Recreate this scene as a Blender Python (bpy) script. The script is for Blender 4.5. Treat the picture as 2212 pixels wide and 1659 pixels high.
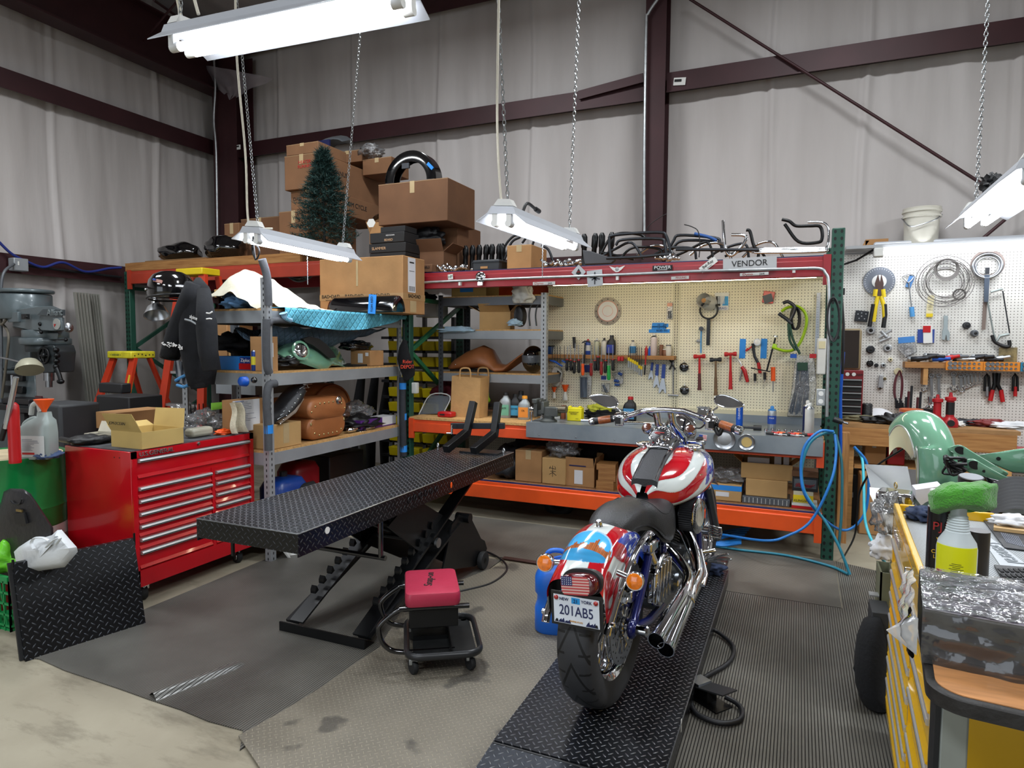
import bpy,bmesh,math,random
from mathutils import Vector as VV,Matrix,noise
from math import sin,cos,pi,radians,sqrt,atan2
rD=radians;eN=enumerate;rN=range
VX=lambda x,y,z:VV((x,y,z))
random.seed(7)
for o in list(bpy.data.objects):bpy.data.objects.remove(o)
SC=bpy.context.scene;COL=SC.collection
FPX,YAW,PIT,ROLL=1420.0,rD(23.55),rD(3.65),rD(.305)
CF=VX(-sin(YAW)*cos(PIT),cos(YAW)*cos(PIT),-sin(PIT))
_r=VX(cos(YAW),sin(YAW),0);_u=_r.cross(CF)
CR=_r*cos(ROLL)+_u*sin(ROLL);CU=CR.cross(CF);CC=VX(0,0,1.58)
cam=bpy.data.objects.new('camera',bpy.data.cameras.new('camera'));COL.objects.link(cam)
cam.data.sensor_width=36;cam.data.lens=FPX/2212*36;cam.data.clip_start=.05
cam.matrix_world=Matrix.Translation(CC)@Matrix((CR,CU,-CF)).transposed().to_4x4()
SC.camera=cam
def P(x,y,X=None,Y=None,Z=None):
 """the place where the sight line through a photo pixel meets a real plane of the shop"""
 d=CF+CR*((x-1106)/FPX)-CU*((y-829.5)/FPX)
 t=(X-CC.x)/d.x if X is not None else(Y-CC.y)/d.y if Y is not None else(Z-CC.z)/d.z
 return CC+d*t
SC.view_settings.view_transform='Standard';SC.view_settings.look='None'
SC.view_settings.gamma=1;SC.view_settings.use_curve_mapping=False
SC.view_settings.exposure=0.0
W=bpy.data.worlds.new('world');SC.world=W;W.use_nodes=True
W.node_tree.nodes['Background'].inputs[0].default_value=(.80,.88,1,1)
W.node_tree.nodes['Background'].inputs[1].default_value=.55
SC.cycles.max_bounces=7;SC.cycles.diffuse_bounces=3;SC.cycles.glossy_bounces=4
SC.cycles.transmission_bounces=5;SC.cycles.transparent_max_bounces=10
SC.cycles.caustics_reflective=False;SC.cycles.caustics_refractive=False
SC.cycles.sample_clamp_indirect=4
def area(name,loc,sx,sy,power,col=(1,1,1),rot=(0,0,0)):
 l=bpy.data.lights.new(name,'AREA');l.shape='RECTANGLE';l.size=sx;l.size_y=sy;l.energy=power;l.color=col
 o=bpy.data.objects.new(name,l);COL.objects.link(o);o.location=loc;o.rotation_euler=rot;return o
for i,(x,y,z,e)in eN([(-4.2,-1.5,4.4,90),(-1.2,-1.6,4.4,120),(2.2,-.8,4.4,120),(-5.6,2.4,4.6,90),(3.2,3.6,3.8,130),(-3.2,4.2,5.2,110),(.3,4.2,5.2,110)]):
 area('ceiling_fill_light',(x,y,z),1.3,.5,e,(.93,.97,1))  # unseen area lights added for general fill, no fixtures modelled
area('doorway_daylight',(-2.5,-5.6,2.1),5,3.6,70,(.86,.93,1),(rD(90),0,0))
class E:
 def __init__(s,nt,v):s.nt=nt;s.v=v
 def op(s,o,*a):
  n=s.nt.nodes.new('ShaderNodeMath');n.operation=o
  for i,q in eN((s,)+a):
   q=q.v if isinstance(q,E)else q
   if isinstance(q,(int,float)):n.inputs[i].default_value=q
   else:s.nt.links.new(q,n.inputs[i])
  return E(s.nt,n.outputs[0])
 def __add__(s,b):return s.op('ADD',b)
 def __sub__(s,b):return s.op('SUBTRACT',b)
 def __mul__(s,b):return s.op('MULTIPLY',b)
 def __truediv__(s,b):return s.op('DIVIDE',b)
 def fract(s):return s.op('FRACT')
 def floor(s):return s.op('FLOOR')
 def lt(s,b):return s.op('LESS_THAN',b)
def lin(c):
 if isinstance(c,str):
  c=[int(c[i:i+2],16)/255 for i in(0,2,4)]
  c=[v/12.92 if v<=.04045 else((v+.055)/1.055)**2.4 for v in c]
 return(c[0],c[1],c[2],1)
MATS={}
def C(name,col='808080',rough=.5,metal=0.,var=.12,vs=6.,bump=0.,bs=40.,coat=0.,col2=None,spec=.5,emis=0.,alpha=1.,trans=0.,fn=None,stretch=(1,1,1),attr=None,sheen=0.):
 if name in MATS:return MATS[name]
 m=bpy.data.materials.new(name);MATS[name]=m;m.use_nodes=True;nt=m.node_tree;b=nt.nodes['Principled BSDF']
 c=lin(col);b.inputs['Base Color'].default_value=c;b.inputs['Roughness'].default_value=rough;b.inputs['Metallic'].default_value=metal
 b.inputs['Specular IOR Level'].default_value=spec;b.inputs['Coat Weight'].default_value=coat;b.inputs['Coat Roughness'].default_value=.04
 if sheen:b.inputs['Sheen Weight'].default_value=sheen
 if alpha<1:b.inputs['Alpha'].default_value=alpha
 if trans:b.inputs['Transmission Weight'].default_value=trans
 if emis:b.inputs['Emission Color'].default_value=c;b.inputs['Emission Strength'].default_value=emis
 tc=nt.nodes.new('ShaderNodeTexCoord');mp=nt.nodes.new('ShaderNodeMapping');mp.inputs['Scale'].default_value=stretch
 nt.links.new(tc.outputs['Object'],mp.inputs[0])
 nz=nt.nodes.new('ShaderNodeTexNoise');nz.inputs['Scale'].default_value=vs;nz.inputs['Detail'].default_value=5;nt.links.new(mp.outputs[0],nz.inputs[0])
 csock=None
 if attr:
  a=nt.nodes.new('ShaderNodeAttribute');a.attribute_name=attr;csock=a.outputs['Color'];nt.links.new(csock,b.inputs['Base Color'])
 elif var>0:
  rp=nt.nodes.new('ShaderNodeMapRange');rp.inputs[1].default_value=.3;rp.inputs[2].default_value=.7;nt.links.new(nz.outputs[0],rp.inputs[0])
  mx=nt.nodes.new('ShaderNodeMix');mx.data_type='RGBA';nt.links.new(rp.outputs[0],mx.inputs[0])
  c2=lin(col2)if col2 else tuple(v*(1-var)for v in c[:3])+(1,)
  c1=c if col2 else tuple(min(1,v*(1+var))for v in c[:3])+(1,)
  mx.inputs[6].default_value=c1;mx.inputs[7].default_value=c2;csock=mx.outputs[2];nt.links.new(csock,b.inputs['Base Color'])
 h=None
 if bump:
  n2=nt.nodes.new('ShaderNodeTexNoise');n2.inputs['Scale'].default_value=bs;n2.inputs['Detail'].default_value=4;nt.links.new(mp.outputs[0],n2.inputs[0])
  h=n2.outputs[0];bp=nt.nodes.new('ShaderNodeBump');bp.inputs['Strength'].default_value=bump;bp.inputs['Distance'].default_value=.01
  nt.links.new(h,bp.inputs['Height']);nt.links.new(bp.outputs[0],b.inputs['Normal'])
 if fn:fn(nt,b,tc,csock,c)
 return m
def xyz(nt,tc):
 s=nt.nodes.new('ShaderNodeSeparateXYZ');nt.links.new(tc.outputs['Object'],s.inputs[0]);return[E(nt,o)for o in s.outputs]
def setbump(nt,b,h,dist,strength=1.):
 bp=nt.nodes.new('ShaderNodeBump');bp.inputs['Strength'].default_value=strength;bp.inputs['Distance'].default_value=dist
 prev=b.inputs['Normal'].links
 if prev:nt.links.new(prev[0].from_socket,bp.inputs['Normal'])
 nt.links.new(h.v,bp.inputs['Height']);nt.links.new(bp.outputs[0],b.inputs['Normal'])
def mixcol(nt,b,fac,c2,csock=None,c=None):
 mx=nt.nodes.new('ShaderNodeMix');mx.data_type='RGBA';nt.links.new(fac.v,mx.inputs[0])
 cur=b.inputs['Base Color'].links
 if cur:nt.links.new(cur[0].from_socket,mx.inputs[6])
 else:mx.inputs[6].default_value=b.inputs['Base Color'].default_value
 mx.inputs[7].default_value=lin(c2);nt.links.new(mx.outputs[2],b.inputs['Base Color'])
def diamond(ax=(0,1),cell=.024,dist=.0022,hl=None):
 def fn(nt,b,tc,cs,c):
  q=xyz(nt,tc);a,d=q[ax[0]],q[ax[1]];k=1/(cell*1.414)
  p=(a+d)*k+100;r=(a-d)*k+100
  par=((p.floor()+r.floor())*.5).fract()*2
  fp=p.fract()-.5;fr=r.fract()-.5
  d1=(fp*fp)*(1/.2)+(fr*fr)*(1/.016);d2=(fr*fr)*(1/.2)+(fp*fp)*(1/.016)
  d=d1*par+d2*(par*-1+1)
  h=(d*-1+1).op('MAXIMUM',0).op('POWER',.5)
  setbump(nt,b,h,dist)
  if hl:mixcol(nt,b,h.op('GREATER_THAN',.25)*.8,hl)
 return fn
def ribs(ax=0,pitch=.012,dist=.003,dark='1c1c1c'):
 def fn(nt,b,tc,cs,c):
  a=xyz(nt,tc)[ax];t=(a*(1/pitch)+1000).fract()-.5;t=t.op('ABSOLUTE')*2
  h=(t*3).op('MINIMUM',1)
  setbump(nt,b,h,dist);mixcol(nt,b,t.lt(.3)*.75,dark)
 return fn
def holes(ax=(0,2),pitch=.0254,r=.15,dark='4a463c'):
 def fn(nt,b,tc,cs,c):
  q=xyz(nt,tc);k=1/pitch
  u=(q[ax[0]]*k+1000).fract()-.5;v=(q[ax[1]]*k+1000).fract()-.5
  mixcol(nt,b,(u*u+v*v).lt(r*r),dark)
 return fn
class D:
 def __init__(s):s.v=[];s.f=[];s.mi=[];s.k=0;s.M=None;s.vc=None
 def add(s,vs,fs):
  n=len(s.v);M=s.M
  s.v+=[(M@VV(p))if M else VV(p)for p in vs]
  s.f+=[tuple(i+n for i in f)for f in fs];s.mi+=[s.k]*len(fs);return s
 def box(s,x0,x1,y0,y1,z0,z1):
  return s.add([(x0,y0,z0),(x1,y0,z0),(x1,y1,z0),(x0,y1,z0),(x0,y0,z1),(x1,y0,z1),(x1,y1,z1),(x0,y1,z1)],[(3,2,1,0),(4,5,6,7),(0,1,5,4),(1,2,6,5),(2,3,7,6),(3,0,4,7)])
 def cb(s,c,d,rz=0,rx=0,ry=0):
  R=Matrix.Rotation(rz,3,'Z')@Matrix.Rotation(ry,3,'Y')@Matrix.Rotation(rx,3,'X');c=VV(c)
  vs=[c+R@VX(d[0]*a/2,d[1]*b/2,d[2]*e/2)for a,b,e in((-1,-1,-1),(1,-1,-1),(1,1,-1),(-1,1,-1),(-1,-1,1),(1,-1,1),(1,1,1),(-1,1,1))]
  return s.add(vs,[(3,2,1,0),(4,5,6,7),(0,1,5,4),(1,2,6,5),(2,3,7,6),(3,0,4,7)])
 def bar(s,a,b,w,h,up=(0,0,1)):
  a=VV(a);b=VV(b);d=(b-a).normalized();up=VV(up)
  x=d.cross(up)
  if x.length<1e-4:x=d.cross(VX(1,0,0))
  x.normalize();y=x.cross(d)
  vs=[p+x*(w/2*i)+y*(h/2*j)for p in(a,b)for i,j in((-1,-1),(1,-1),(1,1),(-1,1))]
  return s.add(vs,[(0,1,2,3),(7,6,5,4),(1,0,4,5),(2,1,5,6),(3,2,6,7),(0,3,7,4)])
 def loft(s,loops,cap=True,closed=False):
  n=len(loops[0]);vs=[p for l in loops for p in l];fs=[];m=len(loops)
  for i in rN(m if closed else m-1):
   a=i*n;b=((i+1)%m)*n
   fs+=[(a+j,a+(j+1)%n,b+(j+1)%n,b+j)for j in rN(n)]
  if cap and not closed:fs+=[tuple(rN(n))[::-1],tuple(rN((m-1)*n,m*n))]
  return s.add(vs,fs)
 def tu(s,pts,r,n=8,closed=False,cap=True,flat=1.):
  pts=[VV(p)for p in pts];m=len(pts);loops=[];X=None
  for i,p in eN(pts):
   if closed:d=pts[(i+1)%m]-pts[i-1]
   else:d=pts[min(i+1,m-1)]-pts[max(i-1,0)]
   if d.length<1e-9:d=VX(0,0,1)
   d.normalize()
   if X is None:
    X=d.cross(VX(0,0,1))
    if X.length<.05:X=d.cross(VX(0,1,0))
   X=(X-d*X.dot(d)).normalized();Yv=d.cross(X);rr=r[i]if isinstance(r,(list,tuple))else r
   loops.append([p+X*(rr*cos(2*pi*j/n))+Yv*(rr*flat*sin(2*pi*j/n))for j in rN(n)])
  return s.loft(loops,cap,closed)
 def cyl(s,a,b,r,r2=None,n=20):return s.tu([a,b],[r,r if r2 is None else r2],n)
 def la(s,prof,o=(0,0,0),axis=(0,0,1),n=24,cap=True):
  o=VV(o);d=VV(axis).normalized();X=d.cross(VX(0,0,1))
  if X.length<.05:X=VX(1,0,0)
  X=(X-d*X.dot(d)).normalized();Yv=d.cross(X)
  return s.loft([[o+d*h+X*(r*cos(2*pi*j/n))+Yv*(r*sin(2*pi*j/n))for j in rN(n)]for r,h in prof],cap)
 def pr_(s,poly,a,b=None):
  """poly: 3D points, extruded by vector a"""
  poly=[VV(p)for p in poly];a=VV(a);n=len(poly)
  return s.add(poly+[p+a for p in poly],[tuple(rN(n))[::-1],tuple(rN(n,2*n))]+[(i,(i+1)%n,n+(i+1)%n,n+i)for i in rN(n)])
 def ball(s,c,r,n=14,m=9,M=None):
  c=VV(c);rx,ry,rz=r if isinstance(r,(list,tuple))else(r,r,r)
  L=[]
  for i in rN(m+1):
   t=pi*i/m;q=max(sin(t),.02)
   L.append([c+(M@VX(rx*q*cos(2*pi*j/n),ry*q*sin(2*pi*j/n),rz*cos(t))if M else VX(rx*q*cos(2*pi*j/n),ry*q*sin(2*pi*j/n),rz*cos(t)))for j in rN(n)])
  return s.loft(L)
 def torus(s,c,R,r,axis=(0,0,1),n=28,m=8,a0=0,a1=2*pi):
  c=VV(c);d=VV(axis).normalized();X=d.cross(VX(0,0,1))
  if X.length<.05:X=VX(1,0,0)
  X.normalize();Yv=d.cross(X);full=abs(a1-a0-2*pi)<1e-6
  k=n if full else n+1
  return s.tu([c+X*(R*cos(a0+(a1-a0)*i/n))+Yv*(R*sin(a0+(a1-a0)*i/n))for i in rN(k)],r,m,closed=full)
 def grid(s,f,nu,nv,flip=False):
  vs=[f(i/nu,j/nv)for j in rN(nv+1)for i in rN(nu+1)];w=nu+1
  fs=[(j*w+i,j*w+i+1,(j+1)*w+i+1,(j+1)*w+i)for j in rN(nv)for i in rN(nu)]
  if flip:fs=[q[::-1]for q in fs]
  return s.add(vs,fs)
 def cR(s,c,r,amp=.35,sc=3.,seed=0,n=22,m=14):
  c=VV(c);L=[]
  for i in rN(m+1):
   t=pi*i/m;q=max(sin(t),.02);l=[]
   for j in rN(n):
    u=VX(q*cos(2*pi*j/n),q*sin(2*pi*j/n),cos(t))
    A=min(amp,.5);k=1+A*noise.noise(u*sc+VX(seed,seed*.7,0))*1.1+A*.35*noise.noise(u*sc*2.7+VX(0,seed,3))
    l.append(c+VX(u.x*r[0]*k,u.y*r[1]*k,max(u.z*k,-.75)*r[2]))
   L.append(l)
  return s.loft(L)
 def bD(s,name,m,parent=None,bv=0,sm=50,loc=None,sub=0):
  if parent is not None:L=ORG[parent.name]
  elif loc is not None:L=VV(loc)
  else:
   xs=[p.x for p in s.v];ys=[p.y for p in s.v];zs=[p.z for p in s.v]
   L=VX((min(xs)+max(xs))/2,(min(ys)+max(ys))/2,min(zs))
  me=bpy.data.meshes.new(name);me.from_pydata([p-L for p in s.v],[],s.f)
  ms=m if isinstance(m,(list,tuple))else[m]
  for q in ms:me.materials.append(q)
  if len(ms)>1:me.polygons.foreach_set('material_index',s.mi)
  bm=bmesh.new();bm.from_mesh(me);bmesh.ops.recalc_face_normals(bm,faces=bm.faces);bm.to_mesh(me);bm.free()
  if s.vc:
   ca=me.color_attributes.new('paint','FLOAT_COLOR','POINT');ca.data.foreach_set('color',[x for c in s.vc for x in lin(c)])
  me.polygons.foreach_set('use_smooth',[True]*len(me.polygons))
  if sm<180:me.set_sharp_from_angle(angle=rD(sm))
  me.update();o=bpy.data.objects.new(name,me);COL.objects.link(o);o.location=(0,0,0)
  if parent is not None:o.parent=parent;ORG[o.name]=L
  else:o.location=L;ORG[o.name]=L.copy()
  if bv:
   b=o.modifiers.new('bevel','BEVEL');b.width=bv;b.segments=2;b.limit_method='ANGLE';b.angle_limit=rD(35)
  if sub:
   b=o.modifiers.new('sub','SUBSURF');b.levels=sub;b.render_levels=sub
  return o
ORG={}
def tag(o,label,cat,gp=None,kind=None):
 if label:o['label']=label
 if cat:o['category']=cat
 if gp:o['group']=gp
 if kind:o['kind']=kind
 return o
def TH(name,label,cat,loc,gp=None):
 o=bpy.data.objects.new(name,None);COL.objects.link(o);o.location=loc;o.empty_display_size=.05
 ORG[o.name]=VV(loc);return tag(o,label,cat,gp)
def so(name,label,cat,mb,m,gp=None,**k):return tag(mb.bD(name,m,**k),label,cat,gp)
def sT(name,mb,m,**k):return tag(mb.bD(name,m,**k),None,None,None,'structure')
def dup(root,loc,label=None,rz=0,gp=None):
 r=root.copy();COL.objects.link(r);r.location=loc;r.rotation_euler=(0,0,rz);ORG[r.name]=VV(loc)
 if label:r['label']=label
 if gp:r['group']=gp
 for ch in list(root.children):
  c=ch.copy();COL.objects.link(c);c.parent=r
  for g in ch.children:
   d=g.copy();COL.objects.link(d);d.parent=c
 return r
def text(name,body,size,o,right,up,m,parent,ext=.0006,align='CENTER',squash=1.):
 """flat lettering lying on a surface: o centre, right and up directions"""
 cu=bpy.data.curves.new(name,'FONT');cu.body=body;cu.size=size;cu.align_x=align;cu.align_y='CENTER';cu.extrude=ext
 t=bpy.data.objects.new('tmp',cu);COL.objects.link(t);dg=bpy.context.evaluated_depsgraph_get()
 me=bpy.data.meshes.new_from_object(t.evaluated_get(dg));bpy.data.objects.remove(t)
 R=VV(right).normalized();U=(VV(up)-R*VV(up).dot(R)).normalized();N=R.cross(U);o=VV(o)
 L=ORG[parent.name]if parent else o
 for v in me.vertices:v.co=o+R*(v.co.x*squash)+U*v.co.y+N*(v.co.z+ext+.0006)-L
 me.materials.clear();me.materials.append(m)
 ob=bpy.data.objects.new(name,me);COL.objects.link(ob)
 if parent:ob.parent=parent
 else:ob.location=L
 ORG[ob.name]=L
 return ob
def bez(pts,k=8):
 """smooth curve through points (Catmull-Rom)"""
 p=[VV(q)for q in pts];p=[p[0]*2-p[1]]+p+[p[-1]*2-p[-2]];out=[]
 for i in rN(1,len(p)-2):
  a,b,c,d=p[i-1:i+3]
  for j in rN(k):
   t=j/k;out.append(.5*((2*b)+(c-a)*t+(2*a-5*b+4*c-d)*t*t+(3*b-a-3*c+d)*t**3))
 return out+[p[-2]]
def fR(o,z):
 """matrix at o whose local z axis is z"""
 z=VV(z).normalized();q=z.to_track_quat('Z','Y');return Matrix.Translation(VV(o))@q.to_matrix().to_4x4()
def rot(o,rz=0,rx=0,ry=0):
 return Matrix.Translation(VV(o))@Matrix.Rotation(rz,4,'Z')@Matrix.Rotation(ry,4,'Y')@Matrix.Rotation(rx,4,'X')
M_=C
ch_=C('chrome','d8dade',.06,1,0);sE=C('steel','a9adb2',.3,1,.15);ds_=C('dark_steel','3a3c40',.4,.8,.2)
zinc=C('zinc','b4b8ba',.38,.9,.15,20);alu=C('brushed_aluminium','c6c9cc',.3,.95,.08)
bM_=C('black_metal','101113',.32,.3,.2);bk_=C('black_plastic','131315',.45,0,.15);bG=C('black_gloss','08080a',.12,0,0,coat=1)
rU=C('rubber','17181a',.7,0,.2);cord=C('black_cord','0f0f11',.5,0,.1);le_=C('black_leather','1a1b1e',.42,0,.15,bump=.25,bs=180)
cO=C('black_cloth','0e0f12',.95,0,.3,bump=.3,bs=60);dN=C('navy_cloth','27324b',.95,0,.35,30,bump=.5,bs=50)
wh=C('white_plastic','dcdcd8',.45,0,.05);pa_=C('paper','d9dadd',.8,0,.04);cM=C('cream','d8cfa8',.5,0,.05)
card=C('cardboard','a87d50',.85,0,.12,5,bump=.08);cL=C('light_cardboard','b8935f',.85,0,.1,5);cD=C('dark_cardboard','6e4c33',.88,0,.15,4)  # dark_cardboard holds the shade of the upper cartons in its colour
cI=C('cardboard_inside','8b6a45',.9,0,.1);yelcard=C('yellow_cardboard','bda263',.8,0,.08,5);tape=C('packing_tape','b9a27a',.25,0,.1,coat=.4)
red=C('red_paint','bf0d1c',.22,0,.04,coat=.6);rPp=C('red_plastic','b01217',.35,0,.08);oR=C('orange_plastic','f05a1c',.35,0,.06)
rO=C('orange_beam','cf4a22',.38,0,.12,8);rR=C('red_beam','92222a',.36,0,.14,5);rG=C('green_post','1f4a3c',.4,.1,.15,8);braceg=C('brace_green','2f7a50',.4,0,.15)
navyp=C('navy_paint','1b2150',.4,0,.2);grey=C('grey_paint','959a9e',.42,.25,.1,4);greyd=C('dark_grey_paint','62666b',.45,.3,.12,4)
blue=C('blue_plastic','1253b8',.35,0,.08);bluet=C('blue_tape','2284d8',.6,0,.06);bluel=C('light_blue','4d93cc',.6,0,.08)
yE=C('yellow_plastic','d8bd1a',.4,0,.08);yp_=C('yellow_paint','d9a90c',.25,0,.04,coat=.4);gN=C('green_plastic','1f9a44',.4,0,.08)
wood=C('wood','b98a52',.6,0,.25,3,stretch=(1,1,14),bump=.1);wX=C('wood_x','b08049',.6,0,.3,4,col2='8a5a2c',stretch=(1,10,14),bump=.12);woody=C('wood_y','c0905a',.6,0,.28,3,stretch=(9,.7,14))
osb=C('particle_board','bd935c',.75,0,.25,60);osbd=C('dark_particle_board','8a6038',.8,0,.3,60)
maroon=C('maroon_steel','3a1c20',.5,.2,.18,3);tanl=C('tan_leather','a3663c',.4,0,.15,5,bump=.12,bs=120);tanl2=C('tan_leather_edge','8a4b1e',.5,0,.1)
sage=C('sage_green_paint','6f9f83',.14,0,.02,coat=1);ivory=C('ivory_paint','e2dcb6',.2,0,.02,coat=.6);clear=C('clear_plastic','e6ebee',.08,0,0,alpha=.28)
def film_mat(name,bs,k,dif=.08):
 m=bpy.data.materials.new(name);MATS[name]=m;m.use_nodes=True;nt=m.node_tree;nt.nodes.remove(nt.nodes['Principled BSDF']);out=nt.nodes['Material Output']
 tr=nt.nodes.new('ShaderNodeBsdfTransparent');gl=nt.nodes.new('ShaderNodeBsdfGlossy');gl.inputs['Roughness'].default_value=.12;df=nt.nodes.new('ShaderNodeBsdfDiffuse');df.inputs[0].default_value=(.85,.87,.9,1)
 fr=nt.nodes.new('ShaderNodeFresnel');fr.inputs[0].default_value=1.7;nz=nt.nodes.new('ShaderNodeTexNoise');nz.inputs['Scale'].default_value=bs;nz.inputs['Detail'].default_value=3;tc=nt.nodes.new('ShaderNodeTexCoord');nt.links.new(tc.outputs['Object'],nz.inputs[0])
 bp=nt.nodes.new('ShaderNodeBump');bp.inputs['Strength'].default_value=k;bp.inputs['Distance'].default_value=.02;nt.links.new(nz.outputs[0],bp.inputs['Height'])
 for q in(gl,df,fr):nt.links.new(bp.outputs[0],q.inputs['Normal'])
 m1=nt.nodes.new('ShaderNodeMixShader');m1.inputs[0].default_value=dif;nt.links.new(tr.outputs[0],m1.inputs[1]);nt.links.new(df.outputs[0],m1.inputs[2])
 m2=nt.nodes.new('ShaderNodeMixShader');f2=E(nt,fr.outputs[0])*1.1+.03;nt.links.new(f2.op('MINIMUM',1).v,m2.inputs[0]);nt.links.new(m1.outputs[0],m2.inputs[1]);nt.links.new(gl.outputs[0],m2.inputs[2]);nt.links.new(m2.outputs[0],out.inputs[0]);return m
bg_=film_mat('clear_film',22,.8,.14);smoke=C('smoke_plastic','70767c',.2,0,.1,alpha=.6)
tubelight=C('lit_tube','f4f8ff',.4,0,0,emis=26.);ledlight=C('lit_strip','fff3d0',.4,0,0,emis=26.)
ink=C('black_ink','101010',.7,0,0);inkred=C('red_ink','b32420',.6,0,0);inkw=C('white_ink','e8e8e8',.6,0,0);inkb=C('blue_ink','24408c',.6,0,0)
YB,XL=7.15,-7.7
def conc(nt,b,tc,cs,c):
 n=nt.nodes.new('ShaderNodeTexNoise');n.inputs['Scale'].default_value=2.2;n.inputs['Detail'].default_value=9;n.inputs['Roughness'].default_value=.7
 mp=nt.nodes.new('ShaderNodeMapping');mp.inputs['Scale'].default_value=(.7,2.2,1);nt.links.new(tc.outputs['Object'],mp.inputs[0]);nt.links.new(mp.outputs[0],n.inputs[0])
 mixcol(nt,b,((E(nt,n.outputs[0])-.52)*5).op('MAXIMUM',0).op('MINIMUM',.55),'625b4c')
concm=C('concrete','9e9784',.55,0,.1,1.6,col2='877f6d',bump=.12,bs=25,fn=conc)
sT('floor',D().box(XL-.2,7.2,-6.2,YB+.2,-.15,0),concm)
fabric=C('vapour_barrier','c6c1bf',.72,0,.05,1.2,col2='aca6a3',stretch=(1.5,1.5,.25),bump=.22,bs=12)
sheet=C('white_sheeting','b0acac',.7,0,.08,1)
girt_z=[2.42,4.28]
def crease(s,z,seed,seams):
 """billow of the insulation blanket off the wall plane"""
 q=0.
 for k,s0 in eN(seams):
  w=s0+.02*sin(z*1.7+k*2.1);d=abs(s-w)
  q+=.014*math.exp(-(d/.02)**2)-.022*math.exp(-((s-w-.05)/.03)**2)
 top=math.exp(-min(abs(z-g)for g in girt_z)/.7)
 q+=.035*noise.noise(VX(s*2.2,z*.22,seed))+.009*noise.noise(VX(s*7,z*.35,seed+5))
 q+=top*.016*noise.noise(VX(s*12+z*.8,z*.6,seed+9))
 return q-.03*top
seamb=[-6.6,-5.35,-4.1,-2.9,-1.55,-.35,.45,1.62,2.85]
seaml=[2.1,3.45,4.75,6.0]
sT('wall_back',D().grid(lambda u,v:(XL+u*15,YB-.05+crease(XL+u*15,v*6.6,1,seamb),v*6.6),640,40),fabric,sm=180)
sT('wall_left',D().grid(lambda u,v:(XL+.05-crease(-6+u*13.2,v*7,20,seaml),-6+u*13.2,v*7),520,40),fabric,sm=180)
sT('wall_right',D().box(7.2,7.4,-6.2,YB+.2,0,7.6),sheet)
sT('wall_front',D().box(XL-.2,-5.2,-6.4,-6.2,0,7.6).box(.2,7.4,-6.4,-6.2,0,7.6).box(-5.2,.2,-6.4,-6.2,4.2,7.6),sheet)
sT('ceiling',D().grid(lambda u,v:(XL-.2+u*15.2,YB+.2-v*13.6,5.75+v*1.2+.06*noise.noise(VX(u*40,v*3,2))+.05*abs(sin(u*34))),180,60),C('ceiling_barrier','a5a0a2',.7,0,.15,2,stretch=(2,.3,1)),sm=180)
n_=[0]
def trim(mb,m=maroon,**k):n_[0]+=1;return sT('trim_%d'%n_[0],mb,m,**k)
def girt_back(z,x0,x1,h=.2):
 trim(D().box(x0,x1,YB-.22,YB-.205,z-h/2,z+h/2).box(x0,x1,YB-.205,YB-.02,z+h/2-.012,z+h/2).box(x0,x1,YB-.24,YB-.205,z-h/2,z-h/2+.012))
cxl,cxr=P(1392,250,Y=6.86).x,P(1436,250,Y=6.86).x
gz=P(1000,255,Y=6.93).z
girt_back(gz,XL+.3,cxl);girt_back(P(1800,125,Y=6.93).z,cxr,7.2)
girt_back(girt_z[0],XL+.3,cxl)
for zz,yy in((P(250,250,X=XL+.2).z,0),(P(130,580,X=XL+.2).z,0)):
 trim(D().box(XL+.205,XL+.22,-6,YB-.1,zz-.1,zz+.1).box(XL+.02,XL+.205,-6,YB-.1,zz+.088,zz+.1))
def column(x0,x1,y,d,z1=7.2):
 xm=(x0+x1)/2
 trim(D().box(x0,x1,y-.012,y,0,z1).box(x0,x1,y+d-.012,y+d,0,z1).box(xm-.006,xm+.006,y,y+d-.012,0,z1))
column(cxl,cxr,6.86,.22,6.4)
c0,c1=P(462,300,Y=6.7).x,P(512,300,Y=6.7).x
column(c0,c1,6.7,.3,5.4)
trim(D().bar(P(1250,206,Y=6.9),P(1390,168,Y=6.88),.02,.09))
ra,rb=P(25,0,X=XL+.45),P(440,186,X=XL+.45)
def raf(y,up=0):return ra.z+(rb.z-ra.z)*(y-ra.y)/(rb.y-ra.y)+up
y0,y1=-5.9,6.95;m=D()
for xa,xb,lo,hi in((XL+.25,XL+.5,0,.02),(XL+.365,XL+.385,.02,.62),(XL+.25,XL+.5,.62,.64)):
 m.pr_([(xa,y0,raf(y0,lo)),(xa,y1,raf(y1,lo)),(xa,y1,raf(y1,hi)),(xa,y0,raf(y0,hi))],(xb-xa,0,0))
trim(m)
e0,e1=P(500,122,Y=6.95),P(1075,0,Y=6.95);ez=(e0.z+e1.z)/2
trim(D().box(XL+.2,7.2,6.95,6.965,ez,ez+.26).box(XL+.2,7.2,6.965,7.12,ez+.245,ez+.26))
def brace(a,b):trim(D().tu([a,b],.014,8))
brace(P(1490,-2,Y=6.9),P(2145,412,Y=6.9));brace(P(2212,440,Y=6.9),P(2105,530,Y=6.9))
trim(D().cyl(P(332,0,Y=5.2),P(420,62,Y=6.3),.015).cyl(P(310,88,X=XL+.5),P(385,0,Y=5.2),.012))
cd=[P(1392,500,Y=6.8),P(1392,320,Y=6.8),P(1396,60,Y=6.8),P(1400,30,Y=6.8),P(1422,-4,Y=6.8)]
so('conduit','thin grey electrical conduit clipped up the middle maroon column','pipe',D().tu(bez(cd,5),.016,10),zinc)
so('conduit','bent grey conduit running down the dark corner column','pipe',D().tu(bez([P(470,520,Y=6.62),P(467,330,Y=6.62),P(462,260,Y=6.62),P(465,190,Y=6.62),P(462,120,Y=6.62)],5),.016,10),zinc)
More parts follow.
